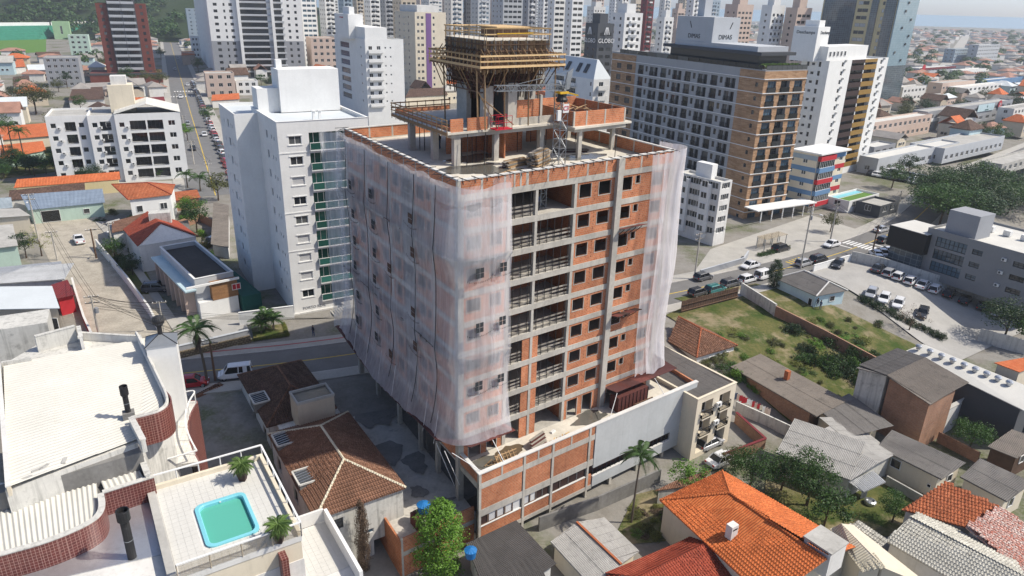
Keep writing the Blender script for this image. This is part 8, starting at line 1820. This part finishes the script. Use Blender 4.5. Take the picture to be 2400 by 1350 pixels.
# ------------------------------------------------------------------ trees and shrubs
def trees(L, group):
    for px, py, h, r, leaf, sh, lab in L: p = gp(px, py); tree(p, h, r, leaf, lab, sh, group, name='tree' if sh != 'shrub' else 'shrub')
trees(((85, 268, 13, 9, 'leaf_olive', 'dense', 'big round olive-green tree behind the garden wall'), (217, 440, 6.5, 3.4, 'leaf_dark', 'dense', 'clipped dark ball-shaped tree between the orange roofs'), (158, 206, 8, 3, 'leaf_dark', 'round', 'dark tree beside the brown tiled house'), (190, 262, 7, 3.5, 'leaf', 'round', 'green tree at the side of the white apartment house'),
       (62, 605, 5, 2.6, 'leaf_dark', 'round', 'dark bush on the cobbled street corner'), (98, 600, 5.5, 3, 'leaf_yellow', 'sparse', 'thin yellow-leaved tree on the cobbled street corner'), (270, 610, 4.5, 2.4, 'leaf', 'round', 'garden tree inside the barred gate wall'), (312, 645, 4, 2.2, 'leaf_dark', 'round', 'dark bush near the parked suv'), (462, 545, 7, 3.2, 'leaf', 'round', 'leafy tree between the red roof and the white block'), (448, 505, 4.5, 3.6, 'leaf_bright', 'round', 'bright bushy tree in the garden by the red roof'), (512, 470, 7, 3.5, 'leaf_olive', 'round', 'olive street tree where the avenue meets the white block'), (490, 300, 8, 3, 'leaf', 'round', 'street tree beside the avenue parking'), (465, 170, 9, 4, 'leaf', 'round', 'tree at the avenue edge near the pinkish block'), (378, 140, 9, 4, 'leaf', 'round', 'tree by the avenue below the red tower'), (440, 330, 6, 2.6, 'leaf_bright', 'round', 'small bright tree on the avenue pavement'), (376, 418, 3, 1.8, 'leaf_bright', 'round', 'small umbrella tree in front of the white apartment house'),
       (2350, 800, 8, 4.5, 'leaf_dark', 'dense', 'dense dark tree at the far end of the parking lot'), (2400, 815, 7, 4, 'leaf', 'round', 'green tree leaning over the parking lot wall'), (1812, 675, 5.2, 1.3, 'leaf_dark', 'column', 'thin dark cypress by the lot gate'), (2130, 775, 4.5, 3, 'leaf_dry', 'sparse', 'leafless grey tree by the parking lot hedge'), (2268, 1062, 5, 2.6, 'leaf', 'dense', 'rounded green tree behind the lane cottage'),
       (1755, 1150, 5.4, 3., 'leaf', 'dense', 'leafy garden tree behind the big orange roof'), (1890, 1185, 7, 3.4, 'leaf', 'dense', 'dark spreading tree beside the patched white house'), (1830, 1150, 5, 2.8, 'leaf', 'round', 'middle-sized tree between the garden trees'), (1930, 1235, 5, 3, 'leaf', 'round', 'bushy tree at the orange roof edge'), (2090, 1225, 4, 2., 'leaf', 'dense', 'round bush on the small lawn'), (1610, 1150, 4, 2.4, 'leaf_bright', 'round', 'bright bush over the old tile lean-to'), (1720, 1100, 3, 2., 'leaf_olive', 'round', 'olive shrub outside the red-capped wall'), (1945, 545, 5, 2.4, 'leaf_olive', 'round', 'small olive tree in front of the striped block')), 'garden and street trees')
for i in range(18): p = gp(2195+34*(i % 7)+RND.uniform(-8, 8), 478+26*(i//7)-6*(i % 2)); tree(p, RND.uniform(8.5, 11), RND.uniform(7, 9), RND.choice(['leaf', 'leaf_dark', 'leaf_dark']), 'tall dark tree in the dense grove behind the charcoal office', 'dense', 'grove behind the charcoal office')
for i in range(16): p = gp(5+12*i % 150+RND.uniform(-10, 10), 395+RND.uniform(-14, 14)+12*(i % 2)); tree(p, RND.uniform(3.5, 6), RND.uniform(2.2, 3.4), RND.choice(['leaf', 'leaf_dark', 'leaf_bright']), 'thick garden tree below the palms and orange roofs', 'round', 'garden thicket by the orange roofs')
for i in range(30): t = RND.random(); p = gp(1870+190*t+RND.uniform(-25, 25), 800+75*t+RND.uniform(-30, 45)); tree(p, RND.uniform(1.6, 3), RND.uniform(1.2, 2.2), RND.choice(['leaf', 'leaf_dark', 'leaf_bright']), 'wild shrub in the tangle across the grass lots', 'shrub', 'wild shrubs in the grass lots')
for i in range(80): t = RND.random(); p = gp(1640+420*RND.random(), 745+120*RND.random()+.18*(300*t)); tree(p, RND.uniform(.4, 1.3), RND.uniform(.5, 1.6), RND.choice(['leaf_yellow', 'leaf_bright', 'leaf', 'leaf_olive', 'leaf_olive']), 'low weed clump on the overgrown grass lot', 'shrub', 'weed clumps in the grass lots')
for i in range(12): p = gp(2020+i*17, 705+i*8.4); tree(p, 1.7, 1.2, 'leaf_dark', 'clipped dark hedge plant along the parking lot edge', 'shrub', 'hedge along the parking lot')
for i in range(18): p = gp(1725+i*13, 885+i*7+RND.uniform(-4, 4)); tree(p, RND.uniform(1, 2.2), RND.uniform(.9, 1.4), RND.choice(['leaf_bright', 'leaf']), 'climbing greenery along the open shed', 'shrub', 'greenery beside the open shed')
for i in range(22): p = gp(1480+90*RND.random(), 1185+75*RND.random()); tree(p, RND.uniform(.4, .9), RND.uniform(.5, 1.), RND.choice(['leaf_yellow', 'leaf_bright', 'leaf_olive', 'leaf_dry']), 'scrubby weed in the yard before the podium', 'shrub', 'weeds in the podium yard')
# wooded hill at the far left: one mass of foliage
def hz_(x, y): return 62*math.exp(-(((x+560)/400)**2))*math.exp(-(((y-950)/130)**2))-2
HL = MB(); HL.grid([[(-1100+i*48, 730+j*32, hz_(-1100+i*48, 730+j*32)) for i in range(20)] for j in range(12)]); _o = HL.build('hill', 'hill_green', smooth=True, uv=False); _o['kind'] = 'structure'
def wood(name, label, spots, mat, ls):
    r = random.Random(3); b = MB()
    for x, y, z, R in spots:
        for k in range(130):
            d = Vector((r.gauss(0, 1), r.gauss(0, 1), abs(r.gauss(0, 1))+.1)).normalized(); p = Vector((x, y, z))+Vector((d.x*R, d.y*R, d.z*R*.95))*r.uniform(.75, 1.05); n = (d+Vector((r.uniform(-.6, .6), r.uniform(-.6, .6), r.uniform(-.3, .6)))).normalized(); e = n.orthogonal().normalized(); e = Matrix.Rotation(r.uniform(0, 6.28), 3, n) @ e; g = n.cross(e); s = ls*R*r.uniform(.6, 1.2); b.face([p-e*s, p+g*s*.7, p+e*s, p-g*s*.7])
    o = b.build(name, mat, None, uv=False); tag(o, label, 'trees', None, 'stuff'); return o
wood('wooded_hillside', 'dense dark forest covering the hill beyond the football ground', [(x, y, max(0, hz_(x, y))+3, RND.uniform(7, 11)) for x, y in ((RND.uniform(-960, -225), RND.uniform(745, 990)) for _ in range(560)) if pj((x, y, 5))[0] < 425], 'leaf', .16)
palm(gp(487, 902), zat(gp(487, 902), 478, 778)-gp(487, 902).z, 2.9, 'tall street palm before the grey corner wall', 15, 'frond', (-.5, 0), .16, 1.1, dead=5)
palm(gp(1480, 1225), zat(gp(1480, 1225), 1492, 1072)-gp(1480, 1225).z, 2.4, 'slender dark palm in front of the podium wall', 13, 'frond', (.2, 0), .1, 1.25)
for i, (a, b_, h) in enumerate(((18, 392, 11), (38, 388, 10.5), (62, 392, 9.5), (135, 420, 6.5), (178, 425, 5), (200, 420, 5.5), (440, 440, 3), (470, 448, 3))): palm(gp(a, b_), h, 3., ('tall feathery palm over the orange roofs', 'palm in the garden of the white apartment house', 'low palm at the avenue corner')[0 if i < 3 else 1 if i < 6 else 2], 12, 'frond', (.2*(i % 2), 0), .16, 1.1, ('palms over the orange roofs', 'palms by the white apartment house', 'palms at the avenue corner')[0 if i < 3 else 1 if i < 6 else 2])
# ------------------------------------------------------------------ vehicles
hd = lambda a, b_: math.atan2((at(*b_, 0)-at(*a, 0)).y, (at(*b_, 0)-at(*a, 0)).x)
h1 = hd((1733, 637), (1933, 583)); hl = hd((567, 860), (800, 833)); hc = hd((250, 700), (150, 535)); ha = math.atan2(-_d.y, -_d.x)
for px, py, k, c, h, lab in ((1648, 655, 'hatch', 'car_grey', h1, 'grey hatchback driving along the street'), (1757, 628, 'sedan', 'car_white', h1+PI, 'white car driving past the yellow hatching'), (1830, 588, 'suv', 'car_black', h1, 'black suv driving along the street'), (1948, 578, 'sedan', 'car_white', h1+PI, 'white sedan stopping at the zebra crossing'), (2064, 543, 'sedan', 'car_silver', h1, 'silver car leaving the zebra crossing'), (2072, 568, 'hatch', 'car_dark', h1, 'dark hatchback at the corner beyond the crossing'),
    (1883, 622, 'hatch', 'car_silver', h1, 'silver car parked behind the lot wall posts'), (1918, 614, 'suv', 'car_dark', h1, 'dark suv parked behind the lot wall posts'), (1752, 660, 'hatch', 'car_white', h1, 'white hatchback parked beside the white van'), (1790, 652, 'van', 'car_white', h1, 'white van parked at the lot fence'), (1712, 670, 'wagon', 'car_grey', h1, 'grey car parked behind the timber hoarding'), (1676, 684, 'wagon', 'car_teal', h1, 'teal car parked behind the timber hoarding'), (1636, 692, 'hatch', 'car_dark', h1, 'dark car parked behind the timber hoarding'),
    (186, 568, 'pickup', 'car_white', hc, 'white pickup on the cobbled street'), (368, 682, 'suv', 'car_grey', .25, 'dark grey suv in the town house yard'), (500, 570, 'sedan', 'car_silver', 1.2, 'silver car under the shed roof near the white block'), (452, 905, 'hatch', 'car_red', hl, 'bright red car parked on the street'), (552, 884, 'van', 'car_white', hl+PI, 'white delivery van parked next to the red car'), (1690, 1085, 'sedan', 'car_white', .6, 'white car in the flats yard'), (1662, 1045, 'hatch', 'car_silver', .6, 'silver car under the cream flats')):
    p = gp(px, py); car((p.x, p.y, ground(p.x, p.y)+.03), h, k, c, lab, None, name='car')
LZ = lambda p: ground(p.x, p.y)+.17
hp_ = hd((2060, 640), (2230, 705))+PI/2
for (px, py), c in zip(((2057, 637), (2082, 647), (2105, 655), (2132, 665), (2161, 675), (2190, 685), (2223, 696), (2260, 711), (2302, 726), (2334, 738)), ('car_dark', 'car_silver', 'car_white', 'car_white', 'car_white', 'car_white', 'car_black', 'car_black', 'car_black', 'car_white')): p = gp(px, py); car((p.x, p.y, LZ(p)), hp_+.35, RND.choice(['hatch', 'sedan', 'hatch']), c, '%s car in the row along the stained lot wall' % c[4:], 'cars along the lot wall')
for px, py, c in ((1962, 627, 'car_dark'), (2040, 696, 'car_silver'), (2070, 708, 'car_white'), (2103, 720, 'car_white'), (2160, 742, 'car_dark')): p = gp(px, py); car((p.x, p.y, LZ(p)), hp_+.5+PI, 'hatch', c, '%s car parked on the hedge side of the lot' % c[4:], 'cars on the hedge side of the lot')
for px, py in ((2052, 602), (2066, 598), (2080, 594), (2056, 612)): p = gp(px, py); car((p.x, p.y, .05), h1+.9, 'sedan', 'car_white', 'white car in the corner forecourt by the black cladding', 'cars in the corner forecourt')

for i in range(34):
    s_ = 14+i*7.2+(RND.random()*2); p, a = along(AVL, s_)
    if RND.random() < .12: continue
    n_ = Vector((-math.sin(a), math.cos(a))); q_ = p-n_*5.2; c = RND.choice(['car_white', 'car_white', 'car_silver', 'car_black', 'car_grey', 'car_dark', 'car_red']); car((q_.x, q_.y, .03), a+.25, RND.choice(['hatch', 'sedan', 'suv']), c, '%s car parked along the far-left avenue' % c[4:], 'cars parked along the avenue', far=s_ > 120)
for s_, o, c in ((60, 2.5, 'car_dark'), (85, -2.2, 'car_white'), (110, 2.2, 'car_silver'), (190, 2.4, 'car_white'), (240, -2.4, 'car_white'), (330, 2, 'car_silver'), (420, -2, 'car_white')): p, a = along(AVL, s_); q_ = p+Vector((-math.sin(a), math.cos(a)))*o; car((q_.x, q_.y, .03), a if o < 0 else a+PI, 'sedan', c, '%s car driving on the avenue' % c[4:], 'cars driving on the avenue', far=True)
for i in range(26): p = at(2040+12*(i % 13)+RND.uniform(-2, 2), 398+12*(i//13)+2.2*(i % 13), 0); car((p.x, p.y, .03), .9, 'sedan', RND.choice(['car_white', 'car_silver', 'car_black', 'car_grey']), 'car for sale in the dealer yard', 'cars in the dealer yard', far=True)
# ------------------------------------------------------------------ poles, wires, people
PL = []
for px, py, pt, lab, kw in ((1876, 630, 480, 'tall concrete pole with transformer by the lot wall', dict(trafo=True, lamp=True)), (2043, 598, 525, 'dark wooden pole at the zebra crossing', dict(mat='plank_dark')), (1945, 568, 475, 'concrete pole in front of the striped block', dict(lamp=True)), (2100, 505, 445, 'concrete pole before the grove', {}), (1627, 655, 545, 'concrete pole by the white oriel block', {}), (232, 785, 690, 'concrete pole on the cobbled street corner', dict(trafo=True)), (90, 560, 452, 'concrete pole with lamp by the garage house', dict(lamp=True)), (505, 892, 800, 'leaning dark pole beside the street palm', dict(mat='plank_dark', arms=1)), (385, 780, 705, 'thin pole in the town house yard', dict(arms=1, r=.08)), (226, 605, 535, 'wooden pole along the gate wall', dict(mat='plank_dark', arms=1)), (268, 600, 520, 'lamp pole along the gate wall', dict(lamp=True, arms=1)), (135, 610, 540, 'thin pole beside the yellow tree', dict(arms=1)), (492, 420, 375, 'concrete pole where the avenue begins', {}), (455, 385, 330, 'concrete pole on the avenue pavement', {}), (434, 320, 270, 'concrete pole halfway along the near avenue', {}), (418, 262, 215, 'concrete pole opposite the avenue crossing', {})):
    p = gp(px, py); h = zat(p, px-(px-1083)/(4800-py)*(py-pt)*-1 if False else px, pt)-p.z; PL.append((pole(p, h, lab, hd((1733, 637), (1933, 583)) if px > 1500 else .4, **kw), p, h))
for i, j in ((4, 0), (0, 2), (2, 1), (1, 3), (5, 7), (5, 8), (6, 11), (11, 5), (12, 13), (13, 14), (14, 15), (9, 10)):
    (T, p, h), (_, q_, g) = PL[i], PL[j]
    for o in (-.85, .3, .85): wire(T, p+Vector((o*.7, .16, h-.1)), q_+Vector((o*.7, .16, g-.1)), .5, .022)
for o in (0, .5, 1., 1.4): wire(PL[5][0], PL[5][1]+Vector((0, .2, PL[5][2]-.6-o)), at(800, 745, 6-o), .9, .02)
person(at(735, 788, .14), 2.5, 'person in dark clothes standing on the pavement before the white block'); person(HERO(7.85, 18.7, 30.51), 1., 'worker in black standing under the penthouse slab'); person(HERO(9.6, 1.2, ZF[8]+.01), .5, 'worker leaning in the open top storey bay', 'cloth_blue', 'cloth_dark')
for px, py, lb in ((1914, 722, 'person in dark clothes at the derelict cottage wall'), (1921, 727, 'person in a blue top facing the other before the derelict cottage')): p = gp(px, py); person((p.x, p.y, ground(p.x, p.y)+.1), 2., lb, 'cloth_blue' if 'blue' in lb else 'cloth_dark')
# ------------------------------------------------------------------ the low city out to the coast
hm_w = MB().box(WORLD, -4.2, 4.2, -3.2, 3.2, 0, 3.6).mesh('wall', 'white_dirty'); _b = MB(); slabs(_b, roofplanes(Fr((-4.2, -3.2), 0), 8.4, 6.4, 3.6, 5.2, 'hip', .5)[0], .15); hm_r = _b.mesh('roof', 'far_roof')
_b = MB(); slabs(_b, roofplanes(Fr((-4.2, -3.2), 0), 8.4, 6.4, 3.6, 5.4, 'gx', .5)[0], .15); hm_g = _b.mesh('roof', 'far_roof'); hw_m = wmesh(1.2, 1.1, 'w', 'white', 'glass_dark')
OCC = [(o.location.x, o.location.y, 15 if o.get('category') == 'building' else 10) for o in bpy.data.objects if o.parent is None and o.get('category') in ('building', 'house', 'stand', 'shed', 'tree')]
RD = [(p[0], p[1]) for p in S1s]+[tuple(along(AVL, s_)[0]) for s_ in range(0, 900, 12)]
S5 = [tuple(at(*p, 0)[:2]) for p in ((2195, 178), (2225, 150), (2252, 105), (2272, 72))]; st(strip(S5, -7, 7, .05), 'far_street', 'pavement'); RD += [tuple(along(S5, s_)[0]) for s_ in range(0, 1200, 12)]
OCC += [(*at(x, y, 0)[:2], 26) for x in range(-80, 131, 30) for y in (94, 102, 112, 122, 130)]+[(*at(x, 88, 0)[:2], 20) for x in range(-60, 240, 20)]
for i in range(26): p = gp(RND.choice([250, 300, 330, 420, 440, 470])+RND.uniform(-25, 25), RND.uniform(480, 640)); tree(p, RND.uniform(.8, 2.6), RND.uniform(.8, 1.7), RND.choice(['leaf', 'leaf_bright', 'leaf_dark', 'leaf_olive']), 'garden shrub among the houses by the cobbled street', 'shrub', 'garden shrubs by the cobbled street')
nH = nT = 0; FW, FRF, FG, FTR = MB(), MB(), MB(), []
for k in range(9000):
    px, py = (RND.uniform(-30, 2430) if k % 3 else RND.uniform(2050, 2430)), 32+RND.random()**1.7*390; g = at(px, py+.026*(px-1200), 0); d = math.hypot(g.x, g.y)
    if d > 2500 or d < 150 or (py > 250 and 480 < px < 2000): continue
    s_ = 1 if d < 500 else 1.3 if d < 900 else 1.6; rr = 6.5*s_
    if any((g.x-a)**2+(g.y-b_)**2 < (rr+c)**2 for a, b_, c in OCC) or any((g.x-a)**2+(g.y-b_)**2 < (rr+5)**2 for a, b_ in RD): continue
    OCC.append((g.x, g.y, rr*.7)); a = R_(RND.choice([25, 38, 115, 128])+RND.uniform(-4, 4)); v = (s_*RND.uniform(.85, 1.3), s_*RND.uniform(.85, 1.2), RND.uniform(.8, 1.9))
    if RND.random() < .7:
        wc = RND.choice(['white_dirty', 'cream', 'white', 'pink_beige', 'light_blue', 'beige']); rc = RND.choice(['far_roof', 'tile_orange_far', 'far_roof_grey', 'far_roof_grey', 'tile_dark', 'roof_conc', 'pale_roof'])
        if d > 620 or nH >= 200:
            q_ = Fr((g.x, g.y), a); FW.box(q_, -4.2*v[0], 4.2*v[0], -3.2*v[1], 3.2*v[1], 0, 3.6*v[2]); slabs(FRF if RND.random() < .5 else FG, roofplanes(q_.sub(-4.2*v[0], -3.2*v[1]), 8.4*v[0], 6.4*v[1], 3.6*v[2], 3.6*v[2]+1.7, 'hip', .5)[0], .2); continue
        nH += 1; T = thing('low_house', 'small %s house with %s in the low quarter beyond the towers' % ({'white_dirty': 'off-white', 'light_blue': 'pale blue', 'pink_beige': 'pinkish'}.get(wc, wc), {'far_roof': 'a brown roof', 'tile_orange_far': 'an orange tiled roof', 'far_roof_grey': 'a grey roof', 'tile_dark': 'a dark tiled roof', 'roof_conc': 'a cement-coloured roof', 'pale_roof': 'a pale sheet roof'}[rc]), 'house', (g.x, g.y, 0), 'low houses beyond the towers')
        inst('wall', hm_w, (g.x, g.y, 0), a, T, v, {0: wc}); inst('roof', RND.choice([hm_r, hm_g]), (g.x, g.y, 0), a, T, v, {0: rc})
        if d < 600:
            q_ = Fr((g.x, g.y), a)
            for x in (-2.6, 0, 1.6): inst('window', hw_m, q_(x*v[0], -3.24*v[1], 1.2*v[2]), a, T); inst('window', hw_m, q_(-4.24*v[0], (x*.7+1)*v[1], 1.2*v[2]), a-PI/2, T)
    elif d > 520 or nT >= 90: FTR.append((g.x, g.y, 3*s_**.5, RND.uniform(3.4, 5)*s_**.6))
    else: nT += 1; tree((g.x, g.y, 0), RND.uniform(6, 10)*s_**.5, RND.uniform(3.2, 5.2)*s_**.7, RND.choice(['leaf', 'leaf_dark', 'leaf_olive']), 'tree among the low houses of the quarter beyond the towers', 'round', 'trees among the low houses')
for mb_, nm, mt, lb in ((FW, 'far_house_walls', 'white_dirty', 'pale walls of the far low houses towards the coast'), (FRF, 'far_house_roofs', 'far_roof', 'brown roofs of the far low houses towards the coast'), (FG, 'far_grey_roofs', 'far_roof_grey', 'grey roofs of the far low houses towards the coast')): tag(mb_.build(nm, mt), lb, 'houses', None, 'stuff')
wood('far_trees', 'scattered treetops among the far low houses towards the coast', FTR, 'leaf', .18)
# forecourts, bus shelter and hedges on the far pavement of the right-hand street
lot('forecourt', ((1615, 655), (1665, 585), (1900, 505), (2030, 545)), 'pavement', .1)
T = thing('bus_shelter', 'glass bus shelter with a steel frame on the wide pavement', 'shelter', at(1820, 582, .1)); q_ = Fr(at(1790, 590, 0), h1)
pbox('roof', q_, 0, 7, -.2, 2.2, 2.6, 2.72, 'pane_clear', T); pbox('back_pane', q_, 0, 7, 2.0, 2.05, .2, 2.6, 'pane_clear', T); [pbox('post', q_, x, x+.12, y, y+.12, .1, 2.6, 'steel', T) for x in (0, 2.3, 4.6, 6.88) for y in (0, 1.9)]
for i in range(9): p = at(1782+i*8, 600-i*2.2, .1); tree(p, 1.1, .9, 'leaf_yellow' if i > 5 else 'leaf', 'clipped pavement shrub by the bus shelter', 'shrub', 'pavement shrubs by the bus shelter')
freewall('garden_fence_wall', 'grey garden wall before the white oriel block', [tuple(at(*p, 0)[:2]) for p in ((1640, 648), (1742, 618), (1752, 602))], 1.2, .2, 'grey_mid', 'grey_light')
# haze between the near roofs and the coast
HZ = MB().box(WORLD, -2600, 3200, -40, 2840, -8, 118).build('haze', 'haze', None, uv=False); HZ['kind'] = 'stuff'; HZ['label'] = 'thin bright sea haze filling the air'; HZ['category'] = 'haze'
